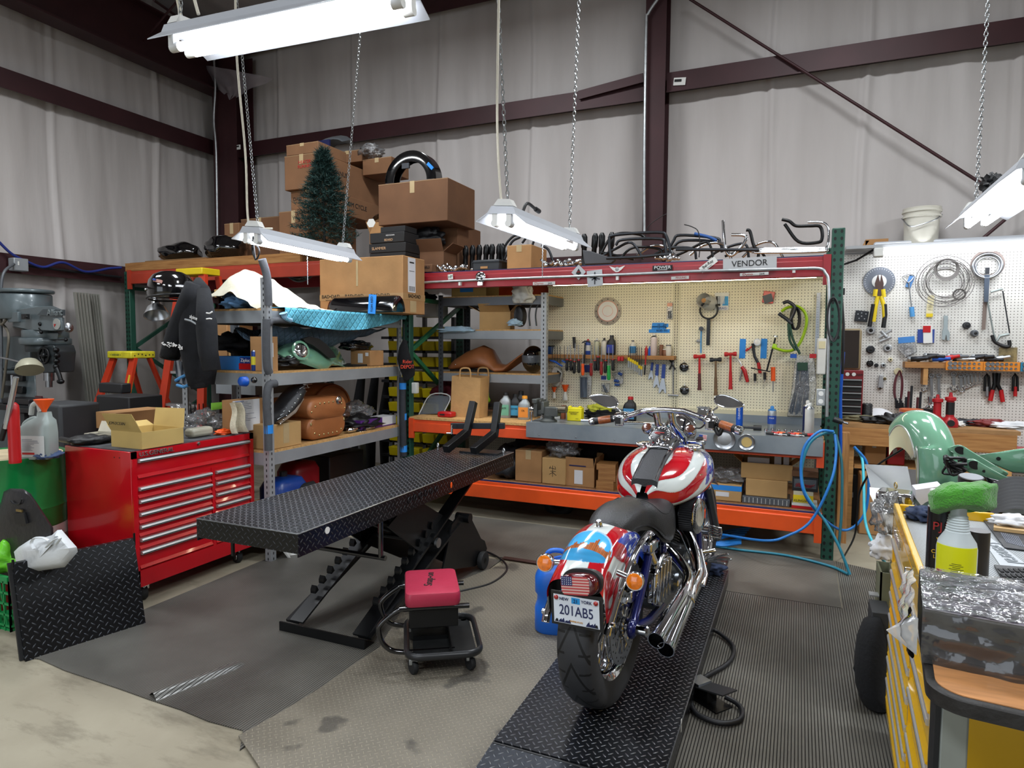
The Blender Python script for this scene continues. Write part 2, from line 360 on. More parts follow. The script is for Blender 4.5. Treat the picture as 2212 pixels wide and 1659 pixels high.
t=TH('electrical_tag','small white printed label on the girt just right of the middle column','label',P(1468,176,Y=6.9));a=P(1468,176,Y=6.92)
D().cb(a,(.12,.006,.075),ry=.1).bD('label_card',wh,t);D().cb(a+VX(-.015,-.006,.01),(.07,.002,.025),ry=.1).bD('print',ink,t)
a=P(515,318,Y=6.695);t=TH('electrical_tag','small white printed label on the corner column','label',a)
D().cb(a,(.07,.006,.06)).bD('label_card',wh,t);D().cb(a+VX(-.005,-.006,.01),(.04,.002,.02)).bD('print',ink,t)
so('plastic_sheet','torn translucent plastic sheet hanging in the wall corner under the roof','sheeting',D().grid(lambda u,v:P(415+(590-415)*u,140+30*u,Y=6.66).lerp(P(497,216,Y=6.69),v)+VX(0,-.1*sin(u*pi)*(1-v)+.05*noise.noise(VX(u*5,v*3,0)),0),24,14),C('old_film','a79fa6',.3,0,.1,alpha=.5),sm=180)
def panel(px0,px1,ytop,ybot,X,lab):
 a,b=P(px0,ytop,X=X),P(px1,ytop,X=X);zb=0.;n=5;pts=[]
 for i in rN(n*4+1):
  u=i/(n*4);q=(0,.03,.03,0)[i%4];pts.append((a.y+(b.y-a.y)*u,q))
 m=D();L=[]
 for xo,z in((X+.25,zb),(X,a.z)):
  L.append([(xo+q,y,z)for y,q in pts]+[(xo+q-.004,y,z)for y,q in pts[::-1]])
 m.loft(L);so('corrugated_panel',lab,'metal panel',m,C('panel_metal','a7a69e',.4,.5,.1,3,stretch=(1,1,.3)),gp=None,sm=20)
panel(158,192,631,900,XL+.3,'tall grey ribbed sheet metal panel leaning on the left wall, the nearer one')
panel(186,214,634,900,XL+.22,'grey ribbed sheet metal panel leaning on the left wall, behind the nearer one')
a=P(40,572,X=XL+.3)
t=TH('junction_box','grey junction box on the lower left wall girt','electrical box',a)
D().cb(a,(.1,.14,.13)).bD('box_body',grey,t,bv=.008);D().cb(a+VX(.052,-.03,.01),(.006,.012,.04)).bD('switch',wh,t)
c=[P(-5,520,X=XL+.3),P(25,548,X=XL+.3),P(60,566,X=XL+.3),P(95,577,X=XL+.3),P(136,567,X=XL+.3),P(185,587,X=XL+.3),P(235,580,X=XL+.3),P(262,578,X=XL+.32)]
so('air_line','blue air line draped along the lower girt of the left wall','hose',D().tu(bez(c,8),.014,8),C('navy_hose','22307a',.4))
so('conduit','grey conduit along the lower girt of the left wall','pipe',D().tu([P(30,571,X=XL+.26),P(262,599,X=XL+.26)],.014,8),ds_)
so('conduit','grey flexible conduit curving down from the junction box by the milling machine','pipe',D().tu(bez([P(30,570,X=XL+.35),P(8,590,X=XL+.4),P(2,640,X=XL+.4),P(3,760,X=XL+.4),P(2,880,X=XL+.4)],6),.014,8),greyd)
ribm=C('ribbed_rubber','716f68',.42,0,.15,1.8,col2='4b4943',fn=ribs(0,.0125,.003))
ribx=C('ribbed_rubber_cross','757168',.45,0,.15,1.8,col2='524f48',fn=ribs(1,.0125,.003))
def stain(nt,b,tc,cs,c):
 diamond((0,1),.022,.0025,'97907f')(nt,b,tc,cs,c)
 n=nt.nodes.new('ShaderNodeTexNoise');n.inputs['Scale'].default_value=3.1;n.inputs['Detail'].default_value=3;nt.links.new(tc.outputs['Object'],n.inputs[0])
 mixcol(nt,b,((E(nt,n.outputs[0])-.63)*18).op('MAXIMUM',0).op('MINIMUM',.6),'2c2b2a')
diam=C('worn_plate_mat','7f786b',.5,0,.1,2,col2='625d53',fn=stain)
def flatmat(name,poly,h,m,lab,z=0.):
 so(name,lab,'floor mat',D().pr_([(x,y,z+.0005)for x,y in poly],(0,0,h)),m,loc=(0,0,0),sm=20)
edge=[P(x,y,Z=0)for x,y in((85,1425),(140,1450),(200,1470),(265,1492),(320,1512),(390,1535),(450,1560),(525,1580))]
ex=[(p.x,p.y)for p in edge]
flatmat('rubber_mat',ex+[(-1.93,1.82),(-1.93,4.25),(-3.5,4.25),(-3.47,2.5),(-3.45,1.95)],.005,ribm,'dark grey ribbed rubber mat running under the raised lift at left')
flatmat('rubber_mat',[(-3.5,4.305),(.28,4.305),(.28,5.235),(-3.5,5.235)],.005,ribx,'ribbed rubber mat lying crosswise in front of the storage rack')
flatmat('rubber_mat',[(-1.0,.2),(2.6,.2),(2.6,4.5),(.9,4.98),(.285,5.235),(.285,4.3),(-1.0,4.3)],.005,ribm,'ribbed rubber mat right of the motorcycle, by the yellow cabinet')
me_=[P(x,y,Z=.006)for x,y in((515,1592),(600,1545),(690,1490),(760,1440),(820,1400),(850,1350),(880,1300))]
flatmat('plate_pattern_mat',[(p.x,p.y)for p in me_]+[(-1.86,4.22),(-1.005,4.22),(-1.005,1.0),(-1.1,1.0),(-1.55,1.65)],.006,diam,'worn beige diamond patterned mat between the lift and the motorcycle',z=.006)
a,b=P(512,1600,Z=.0),P(720,1680,Z=0.)
d=(b-a).normalized();nn=VX(-d.y,d.x,0)
so('edge_strip','dark brown metal strip lying across the floor behind the stool','edging',D().pr_([(-1.93,4.26,.0118),(-.95,4.26,.0118),(-.95,4.31,.0118),(-1.93,4.31,.0118)],(0,0,.004)),C('rust_strip','3c2420',.6))
pa,pb=P(330,1508,Z=.004),P(525,1432,Z=.004)
d=(pb-pa).normalized();nn=VX(-d.y,d.x,0);m=D()
m.grid(lambda u,v:pa+d*(u*(pb-pa).length)+nn*((v-.5)*.09)+VX(0,0,.001+.024*sin(pi*v)**2*(1-u)**.5),20,10)
so('mat_buckle','raised buckle in the ribbed mat near the concrete','floor mat',m,C('buckle_rubber','6a6a66',.3,0,.2,fn=ribs(0,.0125,.002)),sm=180)
def chain(mb,a,b,link=.034,r=.0028):
 a=VV(a);b=VV(b);n=max(2,int((b-a).length/(link*.78)))
 d=(b-a).normalized();X=d.cross(VX(0,1,0))
 if X.length<.05:X=VX(1,0,0)
 X.normalize();Yv=d.cross(X)
 for i in rN(n):
  c=a.lerp(b,(i+.5)/n);s=X if i%2 else Yv
  mb.tu([c+d*(link/2*cos(t))+s*(link*.27*sin(t))for t in[2*pi*k/8 for k in rN(8)]],r,4,closed=True)
def sL(a,b,lab,tilt=0.,tubes=2,hood=.30):
 """a, b: the two ends of the hood centre line, just above the tubes"""
 a=VV(a);b=VV(b);d=(b-a).normalized();L=(b-a).length
 w=VX(0,0,1).cross(d).normalized();up=d.cross(w)
 if tilt:R=Matrix.Rotation(tilt,3,d);w=R@w;up=R@up
 t=TH('shop_light',lab,'light fixture',(a+b)/2,'hanging fluorescent shop lights')
 prof=[(-hood/2,-.022),(-.085,.025),(-.065,.06),(.065,.06),(.085,.025),(hood/2,-.022),(hood/2,-.026),(.082,.019),(.06,.02),(-.06,.02),(-.082,.019),(-hood/2,-.026)]
 mb=D();mb.loft([[p+w*q+up*z for q,z in prof]for p in(a,b)],cap=True);mb.bD('hood',C('lamp_hood','c4c8cf',.35,.2,0),t,sm=20)
 for s in((-1,1)if tubes==2 else(0,)):
  q=w*(.042*s)+up*-.028
  D().cyl(a+d*.05+q,b-d*.05+q,.018,n=12).bD('lit_tube',tubelight,t)
  for e,k in((a,1),(b,-1)):
   D().cyl(e+d*.005*k+q,e+d*.05*k+q,.019,n=12).cb(e+d*.02*k+q+up*.03,(.03,.03,.05)).bD('tube_socket',wh,t)
 for e in(a,b):
  k=d if e is a else-d
  D().pr_([e+w*x+up*z+k*.012 for x,z in((-.06,.065),(.06,.065),(.035,.1),(-.035,.1))],k*.05).bD('end_bracket',wh,t)
 return t,w,up,d
CH=C('galvanised_chain','aeb3b5',.3,.9,.1)
def hang(t,p,q):
 m=D();chain(m,p,q);m.bD('chain',CH,t)
cW=C('white_cord','cfc9b8',.5)
a,b=P(385,96,Z=2.86),P(885,-4,Z=2.86)
t,w,up,d=sL(a,b,'large lit shop light hung highest and nearest at upper left',tilt=.12,hood=.32)
hang(t,a+d*.03+up*.1,a+d*.03+VX(0,.1,3.1))
hang(t,b-d*.06+up*.1,b-d*.06+VX(0,.1,3.1))
D().tu(bez([a+d*.02+up*.08,a+d*.0+up*.14+w*.03,a+d*.03+up*.2,a+d*.1+up*.2,a+d*.13+up*.1],6),.007,8).bD('power_cord',cW,t)
def lamp(pa,z,y1,dx,lab,ctop,pull):
 a=P(*pa,Z=z);b=VX(a.x+dx,y1,z)
 t,w,up,d=sL(a,b,lab,tilt=.1)
 for e,(cx_,cy_)in zip((a+d*.06,b-d*.06),ctop):
  p=e+up*.1;q=P(cx_,cy_,Y=e.y);hang(t,p,p+(q-p)*((5.8-p.z)/(q.z-p.z)))
 m=a.lerp(b,.55);chain(mb:=D(),m-up*.06,m-up*.06-VX(0,0,.2),.012,.0015);mb.bD('pull_chain',CH,t)
 return t,a,b,up,d
t,a,b,up,d=lamp((540,510),2.25,4.3,-.06,'lit shop light hanging by chains in front of the jacket shelf',((508,-40),(780,50)),1)
D().tu(bez([P(508,-40,Y=a.y+.05),P(512,130,Y=a.y+.05),P(530,330,Y=a.y+.05),P(535,465,Y=a.y+.05),P(545,492,Y=a.y+.05),a+up*.08+d*.2],6),.007,8).bD('power_cord',cW,t)
D().tu(bez([a+d*.03-VX(0,0,.0),P(545,540,Y=a.y+.1),P(553,560,Y=a.y+.1),P(560,545,Y=a.y+.1),P(556,532,Y=a.y+.1),P(548,530,Y=a.y+.1),P(552,562,Y=a.y+.1)],6),.006,8).bD('hook_cord',cord,t)
t,a,b,up,d=lamp((1082,470),2.24,4.25,.05,'lit shop light hanging above the orange bench by the center',((1075,-40),(1252,-30)),1)
D().tu(bez([P(1078,-40,Y=a.y+.04),P(1074,250,Y=a.y+.04),P(1080,400,Y=a.y+.04),P(1088,450,Y=a.y+.04),a+up*.09+d*.12],6),.007,8).bD('power_cord',cW,t)
D().tu(bez([a+up*.07+d*.25,a+up*.13+d*.3,a+up*.12+d*.42],6),.009,8).cyl(a+up*.12+d*.42,a+up*.115+d*.47,.014).bD('plug',cord,t)
a=P(2106,476,Z=2.3);b=a+VX(-.02,-1.22,.0)
t,w,up,d=sL(b,a,'lit shop light cut off by the right edge of the photo',tilt=-.1)
p=a-d*.06+up*.1;q=P(2137,-40,Y=a.y);hang(t,p,p+(q-p)*((5.8-p.z)/(q.z-p.z)))
D().cR(a-d*.42+up*.12,(.05,.07,.05),.5,4).bD('coiled_cord',cord,t)
pa,pb=P(1886,545,Y=6.75),P(2330,517,Y=6.75)
t=TH('strip_light','long lit fluorescent strip mounted along the top of the right pegboard','light fixture',(pa+pb)/2)
D().box(pa.x,pb.x,6.73,6.92,pa.z,pa.z+.09).bD('housing',C('lamp_hood'),t,bv=.02)
D().cyl((pa.x+.08,6.7,pa.z-.01),(pb.x,6.7,pa.z-.01),.03,n=14).bD('lit_tube',tubelight,t)
D().cb((pa.x+.04,6.71,pa.z-.01),(.08,.08,.08)).bD('tube_socket',wh,t,bv=.01)
so('power_cord','black cord from the wall strip light running down to the left','cord',D().tu([P(1886,540,Y=6.72),P(1850,562,Y=6.85),P(1820,572,Y=6.9)],.01,8),cord)
pa,pb=P(1170,622,Y=5.36),P(1785,604,Y=5.36)
t=TH('strip_light','warm lit strip tucked under the red beam above the bench pegboard','light fixture',(pa+pb)/2)
D().box(-2.0,.12,5.335,5.42,2.09,2.125).bD('housing',wh,t);D().cyl((-1.96,5.38,2.077),(.1,5.38,2.077),.012,n=10).bD('lit_tube',ledlight,t)
def post_holes(ax,pitch=.05,w=.008,h=.011,dark='0a0f0d',off=0.):
 def fn(nt,b,tc,cs,c):
  q=xyz(nt,tc);v=(q[2]*(1/pitch)+100+off).fract()-.5;v=v*pitch
  u=q[ax].op('ABSOLUTE')-(.021 if ax!=3 else 0)
  m=(u*u*(1/(w*w))+v*v*(1/(h*h))).lt(1);mixcol(nt,b,m,dark)
 return fn
postm=C('green_post_punched','1f4a3c',.4,.1,.12,8,fn=post_holes(0,.05,.009,.013))
def slots(nt,b,tc,cs,c):
 q=xyz(nt,tc);v=((q[2]*(1/.04)+100).fract()-.5)*.04
 for k in(0,1):
  u=q[k]-.026;m=(u*u*(1/.005**2)+v*v*(1/.011**2)).lt(1)
  mixcol(nt,b,m,'1c1e20')
aM=C('slotted_grey','a0a4a8',.4,.3,.06,6,fn=slots)
angd=C('slotted_dark_grey','4d5054',.45,.3,.06,6,fn=slots)
FY=5.28;xR,xM,xL2=.232,-3.37,-7.16
def upright(t,x,z1,rear=6.3,parts=True):
 for y in(FY-.035,rear):
  o=D().box(x-.042,x+.042,y,y+.07,0,z1).bD('post',postm,t,bv=.006,sm=30)
  for v in o.data.vertices:v.co-=VX(x,y,0)-ORG[t.name]
  o.location=VX(x,y,0)-ORG[t.name]
 return
def bracing(t,x,z1,rear=6.3,m=rG):
 zs=[.25];
 while zs[-1]<z1-.4:zs.append(min(zs[-1]+.62,z1-.15))
 for i,(a,b)in eN(zip(zs,zs[1:])):
  p,q=(FY+.03,rear)if i%2==0 else(rear,FY+.03)
  D().bar((x,p,a),(x,q,b),.03,.04).bD('brace',m,t)
 D().bar((x,FY+.03,.2),(x,rear,.2),.03,.04).bD('brace',m,t);D().bar((x,FY+.03,z1-.12),(x,rear,z1-.12),.03,.04).bD('brace',m,t)
def rbeam(t,x0,x1,z0,z1,m,y=FY-.05,top=None):
 h=z1-z0
 D().pr_([(x0,y,z0),(x0,y,z1-.03),(x0,y+.012,z1-.03),(x0,y+.012,z1),(x0,y+.05,z1),(x0,y+.05,z0)],(x1-x0,0,0)).bD('beam',m,t,bv=.004,sm=30)
 for xx in(x0,x1-.05):D().box(xx,xx+.05,y-.008,y+.02,z0-.06,z1+.01).bD('beam_bracket',m,t)
t=TH('pallet_rack','pallet rack with green posts, red top beam and orange lower beams holding the workbench','storage rack',(xR,FY,0))
upright(t,xR,2.40);bracing(t,xR,2.36);upright(t,xM,2.198);bracing(t,xM,2.1,m=braceg)
x0,x1=xM+.04,xR-.042
rbeam(t,x0,x1,2.06,2.205,rR);rbeam(t,x0,x1,.74,.855,rO);rbeam(t,x0,x1,.185,.335,C('bright_orange_beam','e2531c',.35,0,.08,6))
for z0,z1 in((2.06,2.2),(.74,.855),(.185,.335)):
 D().box(x0,x1,6.3,6.35,z0,z1).bD('beam',rO,t,bv=.004)
D().box(x0,x1,FY-.035,FY-.002,2.2055,2.213).bD('beam_edge',navyp,t);D().box(x0,x1,FY-.035,FY-.002,.3355,.343).bD('beam_edge',navyp,t)
D().box(x0,x1,FY,6.3,2.2,2.212).bD('deck',osbd,t);D().box(x0,x1,FY,6.3,.33,.342).bD('deck',osbd,t)
D().box(x0,x1,FY-.045,6.1,.856,.878).bD('worktop',osb,t)
sx=P(1137,905,Y=5.21).x
t2=TH('steel_bench_cover','grey steel sheet folded over the front of the orange workbench','bench cover',(sx,5.2,.8))
D().box(sx,x1-.01,5.21,6.1,.879,.893).box(sx,x1-.01,5.205,5.217,.765,.893).bD('sheet',C('galvanised_sheet','9aa1a6',.36,.55,.2,3,col2='7c858c'),t2)
D().box(sx+.3,x1,6.07,6.09,.893,.955).bD('upstand',C('galvanised_sheet'),t2)
for i in rN(6):D().la([(.006,0),(.005,.003),(.001,.004)],(sx+.12+i*.33,5.205,.79),(0,-1,0),8).bD('screw',sE,t2)
t=TH('pallet_rack','left bay of the pallet rack with the bare orange red beam under the cartons','storage rack',(xL2,FY,0))
upright(t,xL2,2.37);bracing(t,xL2,2.3)
rbeam(t,xL2+.04,xM-.04,2.225,2.372,C('red_orange_beam','a83a26',.38,0,.15,4));D().box(xL2+.04,xM-.04,6.3,6.35,2.225,2.37).bD('beam',rR,t,bv=.004)
D().box(xL2+.04,xM-.04,FY,6.3,2.36,2.372).bD('deck',osbd,t)
zt=2.095
pts=[P(893,617,Y=5.19),P(908,611,Y=5.19)]+[VX(x,5.19,zt+.01)for x in(-3.1,-2,-1,-.3)]+[P(1768,580,Y=5.19),P(1783,590,Y=5.19),P(1790,612,Y=5.19),P(1790,700,Y=5.19),P(1788,800,Y=5.19),P(1786,900,Y=5.19)]
pts[2:6]=[P(px,py,Y=5.19)for px,py in((1100,602),(1300,595),(1500,586),(1700,581))]
so('conduit','bent grey conduit running along the red beam and down the green post','pipe',D().tu(bez(pts,5),.0115,10),zinc)
for px,py in((994,610),(1334,598),(1715,582)):
 so('pipe_clip','small white clip holding the conduit %s'%{994:'near the skull badge',1334:'right of the diamond sticker',1715:'near the right end of the red beam'}[px],'clip',D().cb(P(px,py+3,Y=5.2),(.02,.03,.03)),wh)
def dE(px,py,w,h,lab,m,ang=0,marks=(),Y=5.212,name='sticker',poly=None):
 c=P(px,py,Y=Y);t=TH(name,lab,name,c);mb=D();mb.M=rot(c,ry=ang)
 if poly:mb.pr_([(x*w/2,0,z*h/2)for x,z in poly],(0,-.002,0))
 else:mb.cb((0,0,0),(w,.002,h))
 mb.bD('base',m,t)
 for body,s,dx,dz,mm,sq in marks:
  R=VX(cos(ang),0,-sin(ang));U=VX(sin(ang),0,cos(ang))
  text('lettering',body,s,c+R*dx+U*dz+VX(0,-.0012,0),R,U,mm,t,squash=sq)
 return t,c
sV=C('silver_sticker','a9abad',.35,.4,0)
dE(1619,569,.375,.088,'grey sign reading VENDOR on the red beam',C('sign_grey','b3b4b6',.45,0,0),-.02,[('VENDOR',.062,.0,0,ink,1)],name='sign')
t,c=dE(1431,579,.155,.042,'black and white POWER sticker on the red beam',ink,0,[('POWER',.034,0,.004,inkw,1.1),('COMMANDER',.012,0,-.014,inkw,1)])
dE(1530,572,.14,.048,'tilted white BelRay sticker just left of the VENDOR sign',wh,-.65,[('Bel-Ray',.03,0,.006,ink,1),('lubricants',.01,0,-.015,ink,1)])
dE(1629,592,.2,.022,'red Dynojet sticker under the VENDOR sign',wh,-.02,[('Dyno',.024,-.045,0,inkred,1.4),('jet',.024,.055,0,ink,1.4)])
dE(1175,612,.2,.026,'red Dynojet sticker near the middle of the red beam',wh,0,[('Dyno',.026,-.045,0,inkred,1.4),('jet',.026,.055,0,ink,1.4)])
dE(1469,600,.135,.024,'small FEULING sticker on the red beam',wh,-.02,[('FEULING',.021,.008,0,inkred,1)])
t,c=dE(1250,588,.125,.125,'white diamond shaped sticker with a black spade on the red beam',sV,0,poly=[(0,1),(1,0),(0,-1),(-1,0)])
D().pr_([c+VV(q)for q in((0,-.002,.03),(.024,-.002,-.01),(.012,-.002,-.018),(-.012,-.002,-.018),(-.024,-.002,-.01))],(0,-.001,0)).cb(c+VX(0,-.0025,-.026),(.008,.001,.016)).bD('spade',ink,t);text('lettering','ACE',.014,c+VX(0,-.004,.002),(1,0,0),(0,0,1),inkred,t)
t,c=dE(1333,581,.13,.05,'silver winged emblem sticker on the red beam',wh,0,poly=[(-1,1),(-.3,.4),(.3,.4),(1,1),(.55,-.3),(.15,-1),(-.15,-1),(-.55,-.3)])
D().la([(.016,0),(.012,.002)],c+VX(0,-.002,0),(0,-1,0),16).bD('centre',sV,t)
t,c=dE(1285,601,.13,.13,'grey square metal plate with a dark engraved symbol on the red beam',sV,-.08,name='badge')
for i,(a,s)in eN(((.2,.09),(.9,.05),(-.5,.06),(1.57,.1))):D().cb(c+VX(0,-.003,0),(s,.001,.01),ry=a).bD('mark',ds_,t)
t,c=dE(973,598,.05,.045,'small green and white letter sticker at the left end of the red beam',wh,-.1,[('HP',.036,0,0,C('green_ink','1c5c3c',.5,0,0),1)])
c=P(1038,604,Y=5.2);t=TH('skull_badge','polished metal skull badge fixed on the red beam','badge',c)
m=D();m.M=rot(c,rx=0);m.ball((0,0,.02),(.052,.018,.05),20,12).cb((0,-.002,-.035),(.05,.02,.035)).bD('skull',ch_,t,bv=.004)
for dx in(-.02,.02):D().ball(c+VX(dx,-.017,.006),(.014,.006,.012),10,6).bD('eye_socket',ink,t)
m=D();m.ball(c+VX(0,-.017,-.012),(.005,.005,.008),8,6)
for i in rN(4):m.cb(c+VX(-.015+i*.01,-.014,-.04),(.002,.004,.016))
m.bD('teeth_and_nose',ink,t)
def shelving(name,lab,x0,x1,y0,y1,z1,decks,pm=aM,bm=grey,face='x',lips=.09,skip=()):
 t=TH(name,lab,'shelving unit',(x1,y0,0),'grey boltless shelving units')
 for i,(x,y,sx_,sy_)in eN(((x1,y0,-1,1),(x1,y1,-1,-1),(x0,y0,1,1),(x0,y1,1,-1))):
  if i in skip:continue
  q=D();q.box(0,.052,0,.003,0,z1).box(0,.003,.003,.052,0,z1)
  o=q.bD('post',pm,t,bv=0);o.location=VX(x,y,0)-ORG[t.name]
  for v in o.data.vertices:v.co+=ORG[t.name]
  o.scale=(sx_,sy_,1)
 for z in decks:
  D().box(x1-.03,x1-.002,y0+.05,y1-.05,z-.105,z-.018).bD('beam',bm,t);D().box(x0+.002,x0+.03,y0+.05,y1-.05,z-.105,z-.018).bD('beam',bm,t)
  D().box(x0+.05,x1-.05,y0+.002,y0+.03,z-.105,z-.018).bD('beam',bm,t);D().box(x0+.05,x1-.05,y1-.03,y1-.002,z-.105,z-.018).bD('beam',bm,t)
  D().box(x0+.008,x1-.008,y0+.008,y1-.008,z-.018,z-.002).bD('deck',osb,t)
 return t
SX0,SX1,SY0,SY1=-4.25,-3.41,3.535,5.235
DA=(1.81,1.365,.80,.215)
shelving('shelving_unit','grey metal shelving with wooden decks behind the red tool chest',SX0,SX1,SY0,SY1,2.02,DA)
t=TH('shelving_unit','second grey slotted shelving frame standing behind the first, half hidden by the jacket','shelving unit',(-4.33,4.1,0),'grey boltless shelving units')
for px,py,X,z0 in((505,602,-4.34,1.2),):
 p=P(px,py,X=X)
 q=D();q.box(0,.05,0,.003,0,p.z).box(0,.003,-.05,0,0,p.z)
 o=q.bD('post',aM,t);o.location=VX(p.x,p.y,0)-ORG[t.name]
 for v in o.data.vertices:v.co+=ORG[t.name]
for z in(1.2,.6):D().box(-4.75,-4.29,4.3,5.2,z-.09,z).bD('beam',grey,t)
foam=C('pipe_foam','4b4d51',.85,0,.12,20,bump=.2,bs=90);foamd=C('dark_pipe_foam','2c2f35',.85,0,.15,20)
def foamtube(pts,lab,r=.028,m=foam):return so('foam_sleeve',lab,'foam padding',D().tu(bez(pts,5),r,12),m)
xs=-3.385
foamtube([P(566,560,X=xs),P(577,600,X=xs),P(580,660,X=xs)],'dark grey foam sleeve sticking up above the near corner post of the shelving')
foamtube([P(576,690,X=xs),P(575,740,X=xs),P(577,790,X=xs),P(582,806,X=xs)],'grey foam sleeve on the near corner post between top and middle shelf')
foamtube([P(580,700,X=xs),P(600,692,X=xs),P(700,700,X=xs),P(770,712,X=xs)],'grey foam sleeve along the top shelf edge under the blue blanket',.022)
foamtube([P(595,828,X=xs),P(580,834,X=xs),P(576,870,X=xs),P(579,920,X=xs),P(580,973,X=xs)],'grey foam sleeve on the near corner post beside the tan saddlebag')
foamtube([P(870,815,X=xs+.02),P(870,900,X=xs+.02),P(872,985,X=xs+.02)],'black foam sleeve with blue tape bands on the far post of the shelving',.03,foamd)
for px,py,X,r,w in((580,927,xs,.031,'near corner post by the cardboard box'),(870,834,xs+.02,.033,'far post, uppermost'),(871,900,xs+.02,.033,'far post, middle one'),(872,969,xs+.02,.033,'far post, lowest')):
 c=P(px,py,X=X);so('tape_band','blue tape band around the foam on the '+w,'tape',D().cyl(c-VX(0,0,.03),c+VX(0,0,.03),r,n=14),bluet)
c=P(572,590,X=xs)
UY0,UY1=5.62,6.2;ux0,ux1=P(947,700,Y=UY0).x,P(1180,700,Y=UY0).x
t=TH('shelving_unit','dark grey shelving unit standing on the back left of the orange bench','shelving unit',(ux0,UY0,.88),'grey boltless shelving units')
for x,y,s1,s2,pm in((ux0,UY0,1,1,angd),(ux1,UY0,-1,1,aM),(ux0,UY1,1,-1,angd),(ux1,UY1,-1,-1,angd)):
 q=D();q.box(0,.052,0,.003,0,1.15).box(0,.003,.003,.052,0,1.15);o=q.bD('post',pm,t);o.location=VX(x,y,.88)-ORG[t.name]
 for v in o.data.vertices:v.co+=ORG[t.name]
 o.scale=(s1,s2,1)
UD=[P(1000,py,Y=UY0).z for py in(640,712,804)]
for z in UD:
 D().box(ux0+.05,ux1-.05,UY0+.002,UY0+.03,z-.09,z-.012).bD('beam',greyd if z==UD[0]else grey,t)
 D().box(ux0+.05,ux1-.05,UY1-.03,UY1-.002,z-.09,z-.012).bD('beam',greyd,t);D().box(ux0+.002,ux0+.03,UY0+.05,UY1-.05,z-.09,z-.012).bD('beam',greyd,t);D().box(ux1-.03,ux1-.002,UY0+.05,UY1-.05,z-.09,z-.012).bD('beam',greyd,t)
 D().box(ux0+.006,ux1-.006,UY0+.006,UY1-.006,z-.012,z).bD('deck',osb,t)
t=TH('bin_rack','dark narrow rack packed with yellow parts bins, seen behind the green brace','shelving unit',P(840,960,Y=6.4))
bx0,bx1=P(842,850,Y=6.4).x,P(1000,850,Y=6.4).x
for px in(846,918,980):
 x=P(px,850,Y=6.4).x;D().box(x-.02,x+.02,6.38,6.42,0,1.85).bD('post',angd,t)
rows=[P(900,y,Y=6.4).z for y in(727,757,791,822,857,889,921,953,985)]
for z in rows:D().box(bx0-.1,bx1,6.38,6.44,z-.03,z).bD('rail',ds_,t)
ybin=C('yellow_bin','d4c000',.45,0,.08)
k=0;proto=None
for j,z in eN(rows):
 for i,(pa,pb)in eN(((849,880),(884,915),(921,946),(950,975))):
  x0_,x1_=P(pa,850,Y=6.4).x,P(pb,850,Y=6.4).x
  r_=random.Random(j*7+i)
  m=D();h=.105
  m.add([(x0_,6.32,z),(x1_,6.32,z),(x1_,6.6,z),(x0_,6.6,z),(x0_,6.30,z+h),(x1_,6.30,z+h),(x1_,6.6,z+h),(x0_,6.6,z+h)],[(3,2,1,0),(0,1,5,4),(1,2,6,5),(2,3,7,6),(3,0,4,7),(4,5,6,7)])
  col_=('leftmost','second','third','rightmost')[i];row_=('topmost','second','third','fourth','fifth','sixth','seventh','eighth','lowest')[8-(len(rows)-1-j)]
  so('parts_bin','yellow parts bin, %s column, %s row of the bin rack'%(col_,row_),'bin',m,ybin,'yellow parts bins on the dark rack',bv=.006)
def ca_(name,lab,px0,px1,pyt,Y,z0,depth,m=card,gp=None,ry=0.,tp=True,marks=(),h=None,pyb=None,rz=0.):
 """closed carton whose front face spans the photo columns px0..px1 at depth Y"""
 a,b=P(px0,pyt,Y=Y),P(px1,pyt,Y=Y);w=b.x-a.x;z1=(a.z+b.z)/2
 if pyb:z0=P((px0+px1)/2,pyb,Y=Y).z
 if h:z1=z0+h
 t=TH(name,lab,'box',((a.x+b.x)/2,Y+depth/2,z0),gp);q=D();q.M=rot(ORG[t.name],rz)
 q.box(-w/2,w/2,-depth/2,depth/2,0,z1-z0);q.bD('body',m,t,bv=min(.006,(z1-z0)*.05))
 if tp:
  q=D();q.M=rot(ORG[t.name],rz);hh=z1-z0;q.box(-.025,.025,-depth/2-.0012,depth/2,hh+.0002,hh+.0012).box(-.025,.025,-depth/2-.0015,-depth/2-.0003,hh*.72,hh+.001)
  q.box(-w/2,w/2,-depth/2-.0004,-depth/2+.001,hh-.008,hh-.006)
  q.bD('tape_strip',tape,t)
 for body,s,fx,fz,mm,side in marks:
  hh=z1-z0
  if side=='f':text('print',body,s,ORG[t.name]+VX(fx*w/2,-depth/2-.001,fz*hh),(1,0,0),(0,0,1),mm,t)
  else:text('print',body,s,ORG[t.name]+VX(w/2+.001,fx*depth/2,fz*hh),(0,1,0),(0,0,1),mm,t)
 return t,w,z1-z0
